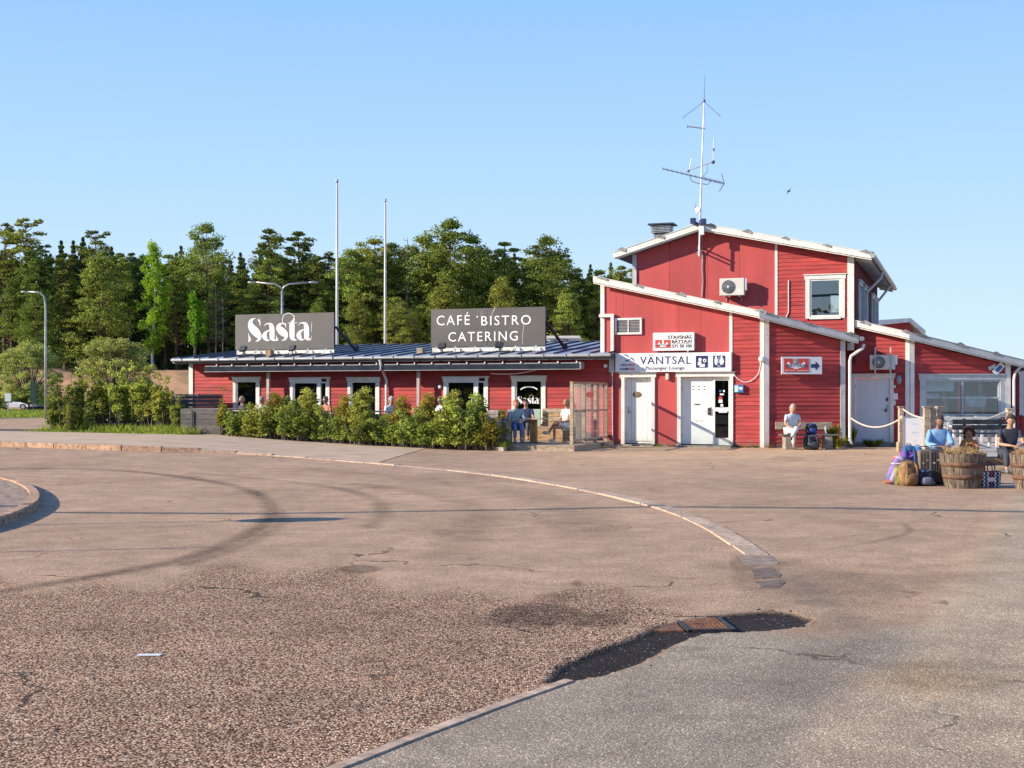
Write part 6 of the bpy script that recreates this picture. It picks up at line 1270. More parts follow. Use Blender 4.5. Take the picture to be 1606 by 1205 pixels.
def car(label, x, y, rz, col, M0=None, suv=True):
    t = thing('parked_car', label, 'car', T(x, y, CZ, rz), 'cars parked beyond the lawn'); m1 = mat('car_paint_%02d' % int(col[0]*99)+'%02d' % int(col[2]*99), col, .3, .03, 1, metal=.1)
    def prof(pts, w0, w1, mm, name, inset=0):
        b = MB(); n = len(pts); vs = [(p[0], -w0/2 if p[1] < .95 else -w1/2, p[1]) for p in pts]+[(p[0], w0/2 if p[1] < .95 else w1/2, p[1]) for p in pts]
        b.add(vs, [tuple(range(n)), tuple(range(2*n-1, n-1, -1))]+[(i, i+n, (i+1) % n+n, (i+1) % n) for i in range(n)]); return b.build(name, mm, t)
    prof([(-2.2, .35), (-2.25, .6), (-2.15, .85), (-1.3, .98), (-.55, 1.42), (.2, 1.5), (1.4, 1.46), (2.0, 1.02), (2.2, .9), (2.2, .35), (1.75, .3), (1.6, .62), (1.1, .62), (.95, .3), (-.95, .3), (-1.1, .62), (-1.6, .62), (-1.75, .3)], 1.75, 1.35, m1, 'body')
    gl = mat('car_glass', (.03,.04,.05), .08)
    for sy in (-1, 1): b = MB(); b.add([(-1.05, sy*.84, .98), (1.5, sy*.84, .98), (1.25, sy*.70, 1.38), (-.45, sy*.70, 1.38)], [(0,1,2,3)]); b.build('side_window', gl, t)
    b = MB(); b.add([(-1.35, -.72, 1.0), (-1.35, .72, 1.0), (-.6, .62, 1.42), (-.6, -.62, 1.42)], [(0,1,2,3)]); b.build('windscreen', gl, t)
    for x_ in (-1.35, 1.35):
        for sy in (-1, 1):
            w_ = MB(); w_.tube([(x_, sy*.70, .33), (x_, sy*.88, .33)], .33, 16); w = w_.build('wheel', BLK, t); MB().tube([(x_, sy*.885, .33), (x_, sy*.895, .33)], .2, 12).build('rim', GALV, w)
    for sy in (-.6, .6): MB().ell((-2.22, sy, .72), (.05, .15, .07), 8, 5).build('headlight', WPL, t); MB().box(2.19, 2.22, sy-.1, sy+.1, .7, .9).build('rear_light', REDS, t)
    return t
CZ = 0
car('white car at the left edge partly out of the picture', pxX(22, 136), 136, 178, (.75,.75,.75))
car('dark blue car behind the round tree trunk', pxX(72, 139), 139, 176, (.04,.07,.14))
car('pale silver car farther right behind the roadside shrubs', pxX(88, 146), 146, 178, (.55,.56,.58))
x = pxX(13, 100); t = thing('small_signpost', 'small white sign on a thin pole before the parked cars', 'sign', T(x, 100, 0)); MB().tube([(0,0,0),(0,0,1.5)], .04, 6).build('pole', GALV, t); MB().bbox(-.25, .25, -.05, -.02, 1.0+.1, 1.75, .02).build('plate', WPL, t)
x = pxX(52.5, 112); t = thing('tall_banner', 'dark green banner on a pole beside the round tree', 'banner', T(x, 112, 0)); MB().tube([(0,0,0),(0,0,2.9)], .05, 6).build('pole', DARKM, t); MB().bbox(-.28, .28, -.04, -.0, .9, 2.8, .02).build('cloth', mat('dark_green', (.01,.06,.05), .8), t)
bd = thing('gull', 'dark bird flying in the sky right of the aerials', 'bird', T(pxX(1237, 80), 80, EYE+(620-300)*80/F)); MB().ell((0, 0, 0), (.12, .05, .05), 8, 6).build('body', DARKM, bd)
m_ = MB(); m_.add([(0, 0, 0), (.08, 0, .02), (.16, .1, .22), (.12, .1, .2)], [(0,1,2,3)]); m_.add([(0, 0, 0), (-.08, 0, -.02), (-.14, -.1, -.2), (-.1, -.1, -.2)], [(0,1,2,3)]); m_.build('wing', DARKM, bd)
# things outside the frame whose shadows fall into it: road sign, post, overhead wire
kx_, ky_, _ = G(460, 815.5); dz = 2.45; tvn = Vector((1, SUN_K)).normalized(); sh_ = dz/math.tan(R(SUN_EL)); sx0, sy0 = kx_-tvn.x*sh_, ky_-tvn.y*sh_
rs = thing('road_sign', 'round road sign on a thin post left of the picture, casting an oval shadow', 'sign', T(sx0, sy0, 0, -80)); MB().tube([(0,0,0),(0,0,dz+.3)], .024, 8).build('pole', GALV, rs); m_ = MB(); m_.ell((0, -.04, dz), (.30, .012, .30), 24, 6); m_.build('disc', BLUP, rs)
kx_, ky_, _ = G(357, 858); dz = 3.6; sh_ = dz/math.tan(R(SUN_EL)); tag(MB().tube([(0,0,0),(0,0,dz)], [.03, .02], 8).build('thin_post', GALV, None, T(kx_-tvn.x*sh_, ky_-tvn.y*sh_, 0)), 'thin metal post left of the picture, its shadow crossing the road', 'post')
wz_ = 7.; sh_ = wz_/math.tan(R(SUN_EL)); pts = []
for px, py in ((-900, 803), (0, 803.5), (400, 806), (800, 800), (1025, 795), (1300, 797), (1606, 803), (2600, 812), (4600, 818)): x, y, _ = G(px, py); pts.append((x-tvn.x*sh_, y-tvn.y*sh_, wz_))
ow = thing('overhead_cable', 'thick overhead cable above the view, its thin shadow crossing the forecourt', 'cable', T(pts[0][0], pts[0][1], 0)); MB().tube(pts, .075, 6).build('strand', BLK, ow, Matrix())
for p in (pts[0], pts[-1]): MB().tube([(p[0], p[1], 0), (p[0], p[1], 7.3)], [.14, .11], 8).build('wooden_pole', WOOD, ow, Matrix())
# ================================================================ VEGETATION
def quads_at(P, size, up=.0, aspect=.6, d0=None):
    """one small leaf quad at each point, random orientation"""
    n = len(P); d = rng.normal(size=(n, 3)); d[:, 2] *= .6
    if d0 is not None: d = d0+d*.35
    d /= np.linalg.norm(d, axis=1)[:, None]; e = rng.normal(size=(n, 3)); e[:, 2] *= (1-up); w_ = np.cross(d, e); w_ /= np.linalg.norm(w_, axis=1)[:, None]
    s_ = size*rng.uniform(.6, 1.3, n)[:, None]; a = d*s_*.5; b = w_*s_*.5*aspect
    V = np.stack([P-a, P+b*.9-a*.1, P+a, P-b*.9-a*.1], 1).reshape(-1, 3); return V, np.arange(4*n).reshape(n, 4)
PINE = leafmat('pine_needles', (.045,.080,.018), (.40,.45,.09), .3, .5)
PINED = leafmat('dark_pine_needles', (.045,.08,.028), (.28,.34,.085), .25, .5)
SPRU = leafmat('spruce_needles', (.04,.075,.028), (.22,.29,.08), .25, .6)
BIR = leafmat('birch_leaves', (.14,.26,.015), (.46,.62,.06), .45, .6)
ASP = leafmat('aspen_leaves', (.08,.25,.02), (.28,.52,.05), .45, .6)
WIL = leafmat('whitebeam_leaves', (.11,.17,.03), (.50,.53,.16), .35, 1.)
LIL = leafmat('lilac_leaves', (.09,.15,.02), (.56,.58,.12), .42, 3.5)
LILY = leafmat('young_rose_leaves', (.12,.20,.018), (.52,.40,.06), .4, 3)
GRS = leafmat('grass_blades', (.10,.18,.02), (.36,.42,.08), .35, 2)
def treething(name, label, M, trunk, crownP, barkm, leafm, size, group=None, up=.3, aspect=.6, d0=None):
    t = thing(name, label, 'tree', M, group); trunk.build('trunk', barkm, t)
    if crownP is not None: V, Fc = quads_at(crownP, size, up, aspect, d0); mesh_np('crown', V, Fc, leafm, t)
    return t
def pad(c, a, h, n):
    v = rng.normal(size=(n, 3)); v /= np.linalg.norm(v, axis=1)[:, None]; v *= rng.uniform(.25, 1.0, n)[:, None]**.7*(1+.35*(rng.uniform(0, 1, n) > .8)*rng.uniform(0, 1, n))[:, None]; v[:, 2] = np.where(v[:, 2] < 0, v[:, 2]*.5, v[:, 2]); return np.array(c)+v*np.array([a, a, h])*rng.uniform(.85, 1.1)
def pine_geo(seed, H, cf, wd, npads, dens, style='pine'):
    rs_ = random.Random(seed); tr = MB(); ph = rs_.uniform(0, 6); tx = lambda z: .25*math.sin(z/H*2.6+ph); ty = lambda z: .2*math.cos(z/H*2.1+ph)
    tr.tube([(tx(z), ty(z), z) for z in np.linspace(0, H*.97, 9)], [max(.03, .20*(1-z/H)+.03) for z in np.linspace(0, H*.97, 9)], 7)
    P = []
    for i in range(npads):
        f = (i+rs_.random())/npads; t_ = cf+(1-cf)*f; z = H*t_
        if style == 'umbrella': r_ = wd*(.55+.45*math.sin(math.pi*min(1, f*.9+.15)))*rs_.uniform(.25, 1)
        elif style == 'broad': r_ = wd*math.sin(math.pi*(.12+.80*f))**.7*rs_.uniform(.35, 1.05)
        elif style == 'skirt': r_ = wd*(1-f)**.6*rs_.uniform(.5, 1.1)+.3
        else: r_ = wd*(1-f*.85)**.7*rs_.uniform(.3, 1)+.2
        a = rs_.uniform(0, 6.28); c = (tx(z)+r_*math.cos(a), ty(z)+r_*math.sin(a), z+rs_.uniform(-.1, .3))
        if f > .95: c = (tx(z), ty(z), H)
        b0 = (tx(z), ty(z), z-.35*r_); tr.tube([b0, ((b0[0]+c[0])/2, (b0[1]+c[1])/2, (b0[2]+c[2])/2-.05), c], [.05, .035, .015], 4, cap=False)
        sz_ = rs_.uniform(.45, 1.1)*(.75 if style == 'umbrella' else 1)*(.8 if f > .8 else 1)*wd/2.4
        P.append(pad(c, sz_, sz_*rs_.uniform(.38, .75), int(dens*(.45+.6*sz_))))
    for i in range(8):     # dead stubs on the bare trunk
        z = H*cf*rs_.uniform(.35, 1); a = rs_.uniform(0, 6.28); L_ = rs_.uniform(.4, 1.4); tr.tube([(tx(z), ty(z), z), (tx(z)+L_*math.cos(a), ty(z)+L_*math.sin(a), z+rs_.uniform(-.3, .2))], [.03, .008], 3, cap=False)
    return tr, np.concatenate(P)
def spruce_geo(seed, H, wd, dens=8500, cf=.12):
    rs_ = random.Random(seed); tr = MB(); tr.tube([(0, 0, 0), (0, 0, H*.5), (0, 0, H)], [.18, .11, .02], 6)
    n = dens; f = rng.uniform(0, 1, n)**.85; lay = np.floor(f*26)/26; a = rng.uniform(0, 6.28, n); arm = np.round(a/6.28*9+lay*13)/9*6.28+rng.normal(size=n)*.16
    rmax = wd*1.25*(1-lay)**.8*(.75+.25*np.sin(lay*91)); r_ = rmax*rng.uniform(.1, 1, n)**.7; z = H*(cf+(1-cf)*lay)+.02*H-r_*.38+rng.normal(size=n)*.09
    P = np.stack([r_*np.cos(arm), r_*np.sin(arm), z], 1); return tr, np.concatenate([P, np.stack([rng.normal(size=24)*.03, rng.normal(size=24)*.03, rng.uniform(H*.95, H, 24)], 1)])
def birch_geo(seed, H, wd, cf=.2, n=70, dens=85):
    rs_ = random.Random(seed); tr = MB(); tx = lambda z: .2*math.sin(z*.4+seed); tr.tube([(tx(z), 0, z) for z in np.linspace(0, H*.97, 8)], [max(.02, .15*(1-z/H)+.02) for z in np.linspace(0, H*.97, 8)], 7); P = []
    for i in range(n):
        f = (i+rs_.random())/n; z = H*(cf+(1-cf)*f); r_ = wd*(math.sin(math.pi*(.1+.86*f))**.8)*rs_.uniform(.2, 1); a = rs_.uniform(0, 6.28); c = (tx(z)+r_*math.cos(a), r_*math.sin(a), z)
        tr.tube([(tx(z), 0, z-.5*r_), c], [.03, .01], 3, cap=False); P.append(pad((c[0], c[1], c[2]-.2), .42*wd/1.5, .75, dens))
    return tr, np.concatenate(P)
def dead_geo(seed, H):
    rs_ = random.Random(seed); tr = MB(); tr.tube([(0, 0, 0), (.1, 0, H*.5), (0, 0, H)], [.16, .1, .02], 6)
    for i in range(46):
        z = H*rs_.uniform(.25, .98); a = rs_.uniform(0, 6.28); L_ = (H-z)*.28+.5; d = (math.cos(a)*L_, math.sin(a)*L_, L_*rs_.uniform(-.2, .5)); tr.tube([(0, 0, z), (d[0]*.5, d[1]*.5, z+d[2]*.4), (d[0], d[1], z+d[2])], [.035, .02, .008], 3, cap=False)
        for j in range(3): q = rs_.uniform(.4, 1); tr.tube([(d[0]*q, d[1]*q, z+d[2]*q), (d[0]*q+rs_.uniform(-.4, .4), d[1]*q+rs_.uniform(-.4, .4), z+d[2]*q+rs_.uniform(-.1, .5))], [.012, .005], 3, cap=False)
    return tr
# embankment and forest floor
def hill(x, y): return 4.35*sm(141+6*np.sin(x*.05), 151+6*np.sin(x*.05), y)*(1+.05*np.sin(x*.3)) + .055*np.maximum(0, y-152) + .25*np.sin(x*.55+y*.3)*sm(143, 148, y)*sm(156, 148, y)
hx = np.linspace(-150, 17, 200); hy = np.concatenate([np.linspace(138, 158, 40), np.linspace(160, 330, 30)]); HX, HY = np.meshgrid(hx, hy); HZ = hill(HX, HY)-.05+rng.normal(size=HX.shape)*.05*sm(141, 145, HY)
ii = np.arange(HX.size).reshape(HX.shape); Fh = np.stack([ii[:-1, :-1].ravel(), ii[:-1, 1:].ravel(), ii[1:, 1:].ravel(), ii[1:, :-1].ravel()], 1)
mesh_np('embankment', np.stack([HX.ravel(), HY.ravel(), HZ.ravel()], 1), Fh, mat('sandy_brown_slope', (.42,.24,.13), .95, .3, .5, .8, 2., col2=(.19,.12,.06), dirt=.6), kind='structure')
ff = MB(); 
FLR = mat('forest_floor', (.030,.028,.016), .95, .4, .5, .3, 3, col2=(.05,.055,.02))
m2 = hy > 150; HY2 = HY[m2]; HX2 = HX[m2]; HZ2 = HZ[m2]+.06; ii = np.arange(HX2.size).reshape(HX2.shape); Fh = np.stack([ii[:-1, :-1].ravel(), ii[:-1, 1:].ravel(), ii[1:, 1:].ravel(), ii[1:, :-1].ravel()], 1)
mesh_np('forest_floor', np.stack([HX2.ravel(), HY2.ravel(), HZ2.ravel()], 1), Fh, FLR, kind='structure')
PROTO = {}
specs = {'pineA': ('pine', 15, .28, 2.6, 80, 150), 'pineB': ('broad', 15, .22, 2.9, 95, 150), 'pineC': ('pine', 15, .36, 2.2, 64, 150), 'umb': ('umbrella', 15, .66, 2.5, 32, 150), 'skirt': ('skirt', 13, .10, 3.3, 115, 140), 'broad2': ('broad', 14, .22, 3.3, 115, 150)}
def geo(kind, seed):
    if kind in specs: st, H, cf, wd, npd, dn = specs[kind]; return pine_geo(seed, H, cf, wd, npd, dn, st)+(BARK, PINE, .25, H)
    if kind == 'pineD': return pine_geo(seed, 15, .5, 2.2, 46, 100, 'pine')+(BARKG, PINED, .27, 15)
    if kind == 'spruce': return spruce_geo(seed, 15, 2.0)+(BARKG, SPRU, .26, 15)
    if kind == 'birch': return birch_geo(seed, 14, 1.75, .16, 85, 85)+(BIRCHB, BIR, .26, 14)
    if kind == 'aspen': return birch_geo(seed, 8, 1.2, .38, 40, 70)+(BARKG, ASP, .28, 8)
    if kind == 'dead': return (dead_geo(seed, 15), None, mat('dead_wood', (.27,.235,.20), .9, .3, 3), None, .3, 15)
NAMES = {'pineA': 'pine_tree', 'pineB': 'pine_tree', 'pineC': 'pine_tree', 'umb': 'pine_tree', 'skirt': 'pine_tree', 'broad2': 'pine_tree', 'pineD': 'pine_tree', 'spruce': 'spruce_tree', 'birch': 'birch_tree', 'aspen': 'aspen_tree', 'dead': 'dead_tree'}
def tree(kind, px, ytop, D, label, group='trees of the forest edge', wide=1., var=0):
    x = pxX(px, D); z0 = float(hill(x, D)); h = EYE+(620-ytop)*D/F-z0; key = (kind, var)
    if key not in PROTO:
        tr, P, bm_, lm, sz_, H = geo(kind, 11+17*var+len(PROTO)); s_ = h/H; t = treething(NAMES[kind], label, T(x, D, z0-.1, random.uniform(0, 360))@Matrix.Diagonal((s_*wide, s_*wide, s_, 1)), tr, P, bm_, lm, sz_, group); PROTO[key] = (t, H)
    else: t0, H = PROTO[key]; s_ = h/H; t = copy_tree(t0, T(x, D, z0-.1, random.uniform(0, 360))@Matrix.Diagonal((s_*wide, s_*wide, s_, 1)), label, group)
    return t
FR = [('umb', 38, 344, 158, 'tall umbrella pine near the left edge, highest crown left of the birch'), ('umb', 10, 352, 160, 'umbrella pine cut by the left edge of the picture'), ('umb', 66, 386, 161, 'lower umbrella pine right of the tall one at the left'),
 ('skirt', 58, 452, 151, 'pine with wide low branches behind the single arm lamp'), ('pineA', 48, 398, 156, 'sunlit pine rising straight behind the single arm lamp head'), ('pineC', 20, 430, 155, 'dense pine at the left edge below the umbrella crowns'), ('spruce', 96, 376, 160, 'pointed spruce top left of the wide sunlit pine'), ('pineC', 100, 400, 157, 'narrow pine with a clear trunk right of the single arm lamp'), ('spruce', 115, 376, 163, 'slim dark spruce top above the bare trunks'),
 ('spruce', 130, 371, 161, 'full spruce top just left of the flag shaped pine'), ('umb', 151, 364, 158, 'flag topped pine standing above the wide sunlit pine'), ('skirt', 158, 398, 151, 'wide sunlit pine with layered branches down to the roadside tree', ), ('spruce', 175, 386, 162, 'dark spruce right of the flag topped pine'), ('pineC', 190, 400, 157, 'pine between the wide sunlit pine and the bright birch'), ('pineD', 205, 398, 160, 'dark pine top left of the bright birch'), ('pineD', 222, 402, 162, 'dark pine just behind the left side of the bright birch'),
 ('birch', 241, 381, 150, 'bright yellow green birch with hanging branches'), ('pineA', 262, 402, 158, 'pine right behind the bright birch'), ('spruce', 284, 385, 160, 'pointed dark spruce left of the big gnarled pine'), ('pineA', 278, 412, 154, 'yellowish pine below the pointed spruce'), ('aspen', 304, 459, 149.5, 'small bright green aspen at the foot of the big gnarled pine'),
 ('broad2', 327, 359, 156, 'big gnarled pine, tallest crown left of the flagpoles', 'trees of the forest edge', .8), ('dead', 338, 440, 151, 'grey bare dead tree left of the left roof board'), ('dead', 349, 455, 152, 'second grey dead trunk touching the left roof board'), ('spruce', 377, 395, 161, 'dark spruce between the big gnarled pine and the twin pines'), ('pineA', 384, 425, 154, 'low sunlit pine just above the left roof board'),
 ('pineA', 424, 363, 156, 'left of the two round topped pines over the double arm lamp'), ('pineC', 467, 367, 158, 'right of the two round topped pines over the double arm lamp', 'trees of the forest edge', 1.25), ('pineB', 420, 410, 153, 'sunlit pine directly behind the double arm lamp'), ('pineD', 449, 410, 160, 'shaded pine between the two round topped pines'), ('pineA', 497, 405, 156, 'pine immediately left of the tall flagpole'), ('pineD', 515, 398, 160, 'dark pine seen behind the tall flagpole'),
 ('broad2', 548, 396, 155, 'broad pine right of the tall flagpole'), ('pineB', 585, 379, 156, 'broad topped pine left of the short flagpole', 'trees of the forest edge', 1.2), ('pineB', 612, 386, 158, 'dense pine crown right behind the short flagpole'), ('dead', 639, 371, 155, 'slender leafless dead tree standing between two dark pines'), ('broad2', 661, 376, 157, 'pine with a dense crown right of the leafless tree'), ('broad2', 706, 352, 154, 'massive pine, highest crown between the flagpoles and the terminal', 'trees of the forest edge', 1.), ('pineB', 741, 378, 158, 'pine leaning on the right side of the massive crown'),
 ('pineC', 789, 382, 156, 'round topped pine above the capital lettered board', 'trees of the forest edge', 1.3), ('pineA', 822, 408, 158, 'lower pine left of the reddish trunked pine'), ('broad2', 858, 378, 154, 'large reddish trunked pine above the right end of the roof board', 'trees of the forest edge', .95), ('pineA', 905, 424, 156, 'pine right of the reddish trunked pine over the café roof end'), ('spruce', 926, 414, 160, 'spruce tip nearest the left wall of the terminal'), ('pineB', 942, 427, 155, 'pine touching the terminal roof edge at the left'), ('spruce', 958, 411, 162, 'spruce just left of the upper storey'), ('pineA', 974, 420, 158, 'pine squeezed against the upper storey wall'), ('pineA', 989, 424, 160, 'last pine at the wall of the upper storey'),
 ('broad2', 620, 470, 149, 'low sunlit pine between short flagpole and capital lettered board'), ('skirt', 650, 480, 149, 'bushy young pine left of the capital lettered board', 'trees of the forest edge', .8), ('skirt', 560, 460, 150, 'bushy young pine between the two flagpoles', 'trees of the forest edge', .8), ('skirt', 500, 470, 150, 'bushy young pine left of the tall flagpole', 'trees of the forest edge', .8), ('skirt', 790, 440, 150, 'bushy pine behind the capital lettered board'), ('skirt', 890, 455, 150, 'bushy pine right of the capital lettered board', 'trees of the forest edge', .9), ('skirt', 700, 440, 150, 'bushy pine at the foot of the massive crown')]
vi = 0
for f in FR:
    kind, px, yt, D, lab = f[:5]; g_ = f[5] if len(f) > 5 else 'trees of the forest edge'; wd_ = f[6] if len(f) > 6 else 1.
    vi += 1; tree(kind, px, yt, D, lab, g_, wd_*1.0, var=(vi % 2) if kind not in ('birch', 'aspen') else 0)
for row, (D0, yt0, n) in enumerate(((163, 412, 38), (169, 404, 38), (176, 402, 38), (185, 404, 36), (194, 410, 34))):
    for i in range(n):
        px = -110+1080*(i+random.random()*.9)/n; k = random.choice(['pineD', 'spruce', 'spruce', 'pineA', 'pineC'] if row < 2 else ['pineD', 'spruce', 'spruce'])
        dip = 0
        if 340 < px < 400 or 500 < px < 530: dip = 8
        if px > 880: dip = 22
        tree(k, px, yt0+random.uniform(-8, 14)+dip, D0+random.uniform(-2.5, 2.5), 'dark conifer standing deep in the forest behind the front row', 'conifers deep in the forest', random.uniform(.9, 1.25), var=random.randrange(2))
# dark understory that closes the view between trunks
N = 26000; ux = rng.uniform(-95, 14, N); uy = rng.uniform(158, 200, N); uz = hill(ux, uy)+rng.uniform(0, 1, N)**1.5*5.5; V, Fc = quads_at(np.stack([ux, uy, uz], 1), .6, .2); mesh_np('undergrowth', V, Fc, SPRU, kind='stuff')
# roadside trees
def round_geo(seed, H, W_, cf, npd, dens, stems=5):
    rs_ = random.Random(seed); tr = MB(); P = []; tr.tube([(0, 0, 0), (.05, 0, H*cf*.7), (0, 0, H*cf)], [.14, .11, .1], 8)
    for i in range(npd):
        a = rs_.uniform(0, 6.28); e = rs_.uniform(-1.25, 1.45); r_ = rs_.uniform(.45, 1)**.5; c = (W_*.5*r_*math.cos(a)*math.cos(e), W_*.5*r_*math.sin(a)*math.cos(e), H*(cf+(1-cf)*.42)+H*(1-cf)*.5*r_*math.sin(e))
        tr.tube([(0, 0, H*cf*.9), (c[0]*.5, c[1]*.5, (H*cf+c[2])*.5), c], [.06, .035, .01], 4, cap=False); P.append(pad(c, rs_.uniform(.35, .75), rs_.uniform(.3, .5), dens))
    return tr, np.concatenate(P)
for (px, yt, yb, D, W_, kind, lab) in ((45, 531, 641, 118, 5.6, WIL, 'round crowned roadside tree beside the parked cars'), (182, 524, 640, 92, 5.7, WIL, 'pale leaved round tree behind the roadside shrubs'), (-10, 560, 640, 122, 5, WIL, 'leafy bush cut by the left edge behind the cars')):
    H = EYE+(620-yt)*D/F; tr, P = round_geo(int(px)+3, H, W_, .12, 130 if W_ > 5 else 60, 150); treething('roadside_tree', lab, T(pxX(px, D), D, 0), tr, P, BARKG, kind, .17, 'roadside trees')
# shrubs
def shrub_geo(seed, W_, H, n, ydepth=.8, low=0., npad=5): 
    rs_ = random.Random(seed); st = MB(); P = []
    for i in range(n):
        bx_, by_ = rs_.uniform(-.28, .28)*W_, rs_.uniform(-.2, .2); a = rs_.uniform(0, 6.28); sp = rs_.uniform(0, .5); tx_, ty_, tz_ = bx_+math.cos(a)*sp*W_*.6, by_+math.sin(a)*sp*ydepth*.6, H*rs_.uniform(.35, 1)
        st.tube([(bx_, by_, 0), ((bx_+tx_)/2+rs_.uniform(-.05, .05), (by_+ty_)/2, tz_*.55), (tx_, ty_, tz_)], [.018, .013, .006], 4, cap=False)
        for k in range(npad):
            f = low+(1-low)*rs_.uniform(.18, 1.03); c = (bx_+(tx_-bx_)*f+rs_.uniform(-.1, .1), by_+(ty_-by_)*f+rs_.uniform(-.1, .1), tz_*f); P.append(pad(c, .14, .13, 27))
    return st, np.concatenate(P)
def shrub(name, label, M, st, P, lm, sz_, grp, flowers=None):
    t = thing(name, label, 'shrub', M, grp); st.build('stems', BARKG, t); V, Fc = quads_at(P, sz_, .0, .75); mesh_np('foliage', V, Fc, lm, t)
    return t
SH = []
g1 = shrub_geo(1, 1.3, .95, 19); g2 = shrub_geo(2, 1.2, 1.15, 18); g3 = shrub_geo(3, 1.2, 1.95, 20, low=.12, npad=8); g4 = shrub_geo(4, .5, 1.75, 7, low=.35)
hedges = [(g4, 350, 1.75/1.75, LILY, 'thin young shrub with reddish tips at the left end of the planting'), (g1, 372, 1.1, LIL, 'low shrub before the leftmost café window'), (g1, 398, 1.1, LIL, 'low dense shrub under the right side of the leftmost café window'), (g3, 434, .92, LILY, 'tall sparse shrub with orange tips left of the first glazed door'), (g2, 452, 1.0, LIL, 'leafy shrub at the left post of the first glazed door'), (g3, 487, .95, LIL, 'tall shrub before the first glazed door'), (g2, 512, 1.05, LIL, 'low shrub right of the first glazed door'), (g3, 540, .95, LILY, 'tall shrub left of the third café window'), (g3, 566, 1.05, LIL, 'dense lilac shrub filling the third café window'), (g1, 590, 1.15, LIL, 'low shrub under the café downpipe'), (g3, 628, .95, LILY, 'orange tipped shrub right of the downpipe'), (g2, 645, 1.1, LIL, 'dense green shrub at the second awning post'), (g3, 672, .92, LILY, 'orange tipped shrub left of the second glazed door'), (g3, 706, .98, LIL, 'tall shrub in front of the second glazed door'), (g2, 722, 1.2, LIL, 'bushy green shrub right of the second glazed door'), (g3, 752, 1.0, LIL, 'big leafy shrub left of the lettered window'), (g1, 745, 1.2, LIL, 'low bush at the foot of the big leafy shrub'), (g2, 772, 1.0, LILY, 'last shrub before the deck with yellow orange tips'), (g1, 425, 1.1, LIL, 'low shrub between the first window and first glazed door'), (g1, 470, 1.1, LIL, 'low shrub at the foot of the tall one before the first glazed door'), (g1, 540, 1.1, LIL, 'low shrub at the foot of the tall one left of the third window'), (g1, 565, 1.05, LIL, 'low bush under the dense lilac'), (g1, 615, 1.1, LIL, 'low bush between downpipe and second awning post'), (g1, 668, 1.15, LIL, 'low bush under the orange tipped shrub near the second glazed door'), (g1, 700, 1.15, LIL, 'low bush under the second glazed door')]
protos = {}
for i, (g_, px, s_, lm, lab) in enumerate(hedges):
    off = -4.55 if g_ in (g1, g2) else -4.25; off += random.uniform(-.15, .15); sx_ = PK.at(px, None, off); p = PK.world(sx_, off); z = float(hgt(*p))+.03; s_ *= random.uniform(.78, 1.12) if off < -4.4 else random.uniform(.85, 1.02); M = T(p[0], p[1], z, random.uniform(0, 360), s_); key = (id(g_), lm.name)
    if key in protos: copy_tree(protos[key], M, lab, 'shrubs along the café terrace')
    else: protos[key] = shrub('flowering_shrub', lab, M, g_[0], g_[1], lm, .074, 'shrubs along the café terrace')
g5 = shrub_geo(7, 1.25, 2.4, 26, 1.0, .1, 7); g6 = shrub_geo(8, 1.4, 2.4, 22, 1.0, .36, 9)
for i, (px, D, s_, g_, lab) in enumerate(((92, 42.2, .95, g5, 'leafy shrub at the left end of the roadside row'), (125, 42.6, 1.08, g5, 'tall leafy shrub, second in the roadside row'), (158, 42.8, 1.0, g6, 'shrub with visible stems in the middle of the roadside row'), (190, 42.4, 1.0, g6, 'open shrub before the pale stone wall in the roadside row'), (222, 42.2, 1.02, g6, 'fourth roadside shrub, its stems showing over the stones'), (252, 41.6, .9, g6, 'roadside shrub nearest the plank boxes'), (278, 41.2, .66, g6, 'small shrub leaning over the plank boxes'), (110, 41.4, .6, g5, 'low bush at the foot of the roadside row, left end'), (140, 41.6, .5, g5, 'low bush spreading on the grass before the roadside row'))):
    M = T(pxX(px, D), D, float(hgt(pxX(px, D), D)), random.uniform(0, 360), s_*random.uniform(.86, 1.0)); key = id(g_)
    if key in protos: copy_tree(protos[key], M, lab, 'shrubs in the roadside row')
    else: protos[key] = shrub('roadside_shrub', lab, M, g_[0], g_[1], LIL, .095, 'shrubs in the roadside row')
# gabion wall behind the roadside shrubs
gw = thing('gabion_wall', 'pale stone filled wall behind the roadside shrubs', 'wall', T(-12.5, 43.2, .25)); x = pxX(150, 43.2)
PST = mat('pale_wall_stone', (.52,.48,.43), .9, .25, 5, .4, 20, rnd=.3); cnt = 0
MB().box(pxX(150, 43.4), pxX(283, 43.4), 43.3, 43.6, 0, 1.05).build('core', DARKM, gw, Matrix())
for r_ in range(8):
    x = pxX(150, 43.2)+random.uniform(0, .1)
    while x < pxX(283, 43.2) and cnt < 280:
        w_ = random.uniform(.10, .2)*.85; m_ = MB(); j = random.uniform(.8, 1.1); m_.ell((x+w_/2, 43.22, .32+r_*.105+random.uniform(-.015, .015)), (w_*.5, .08, .052*j), 7, 5); m_.build('stone', PST, gw, Matrix()); cnt += 1; x += w_+.008
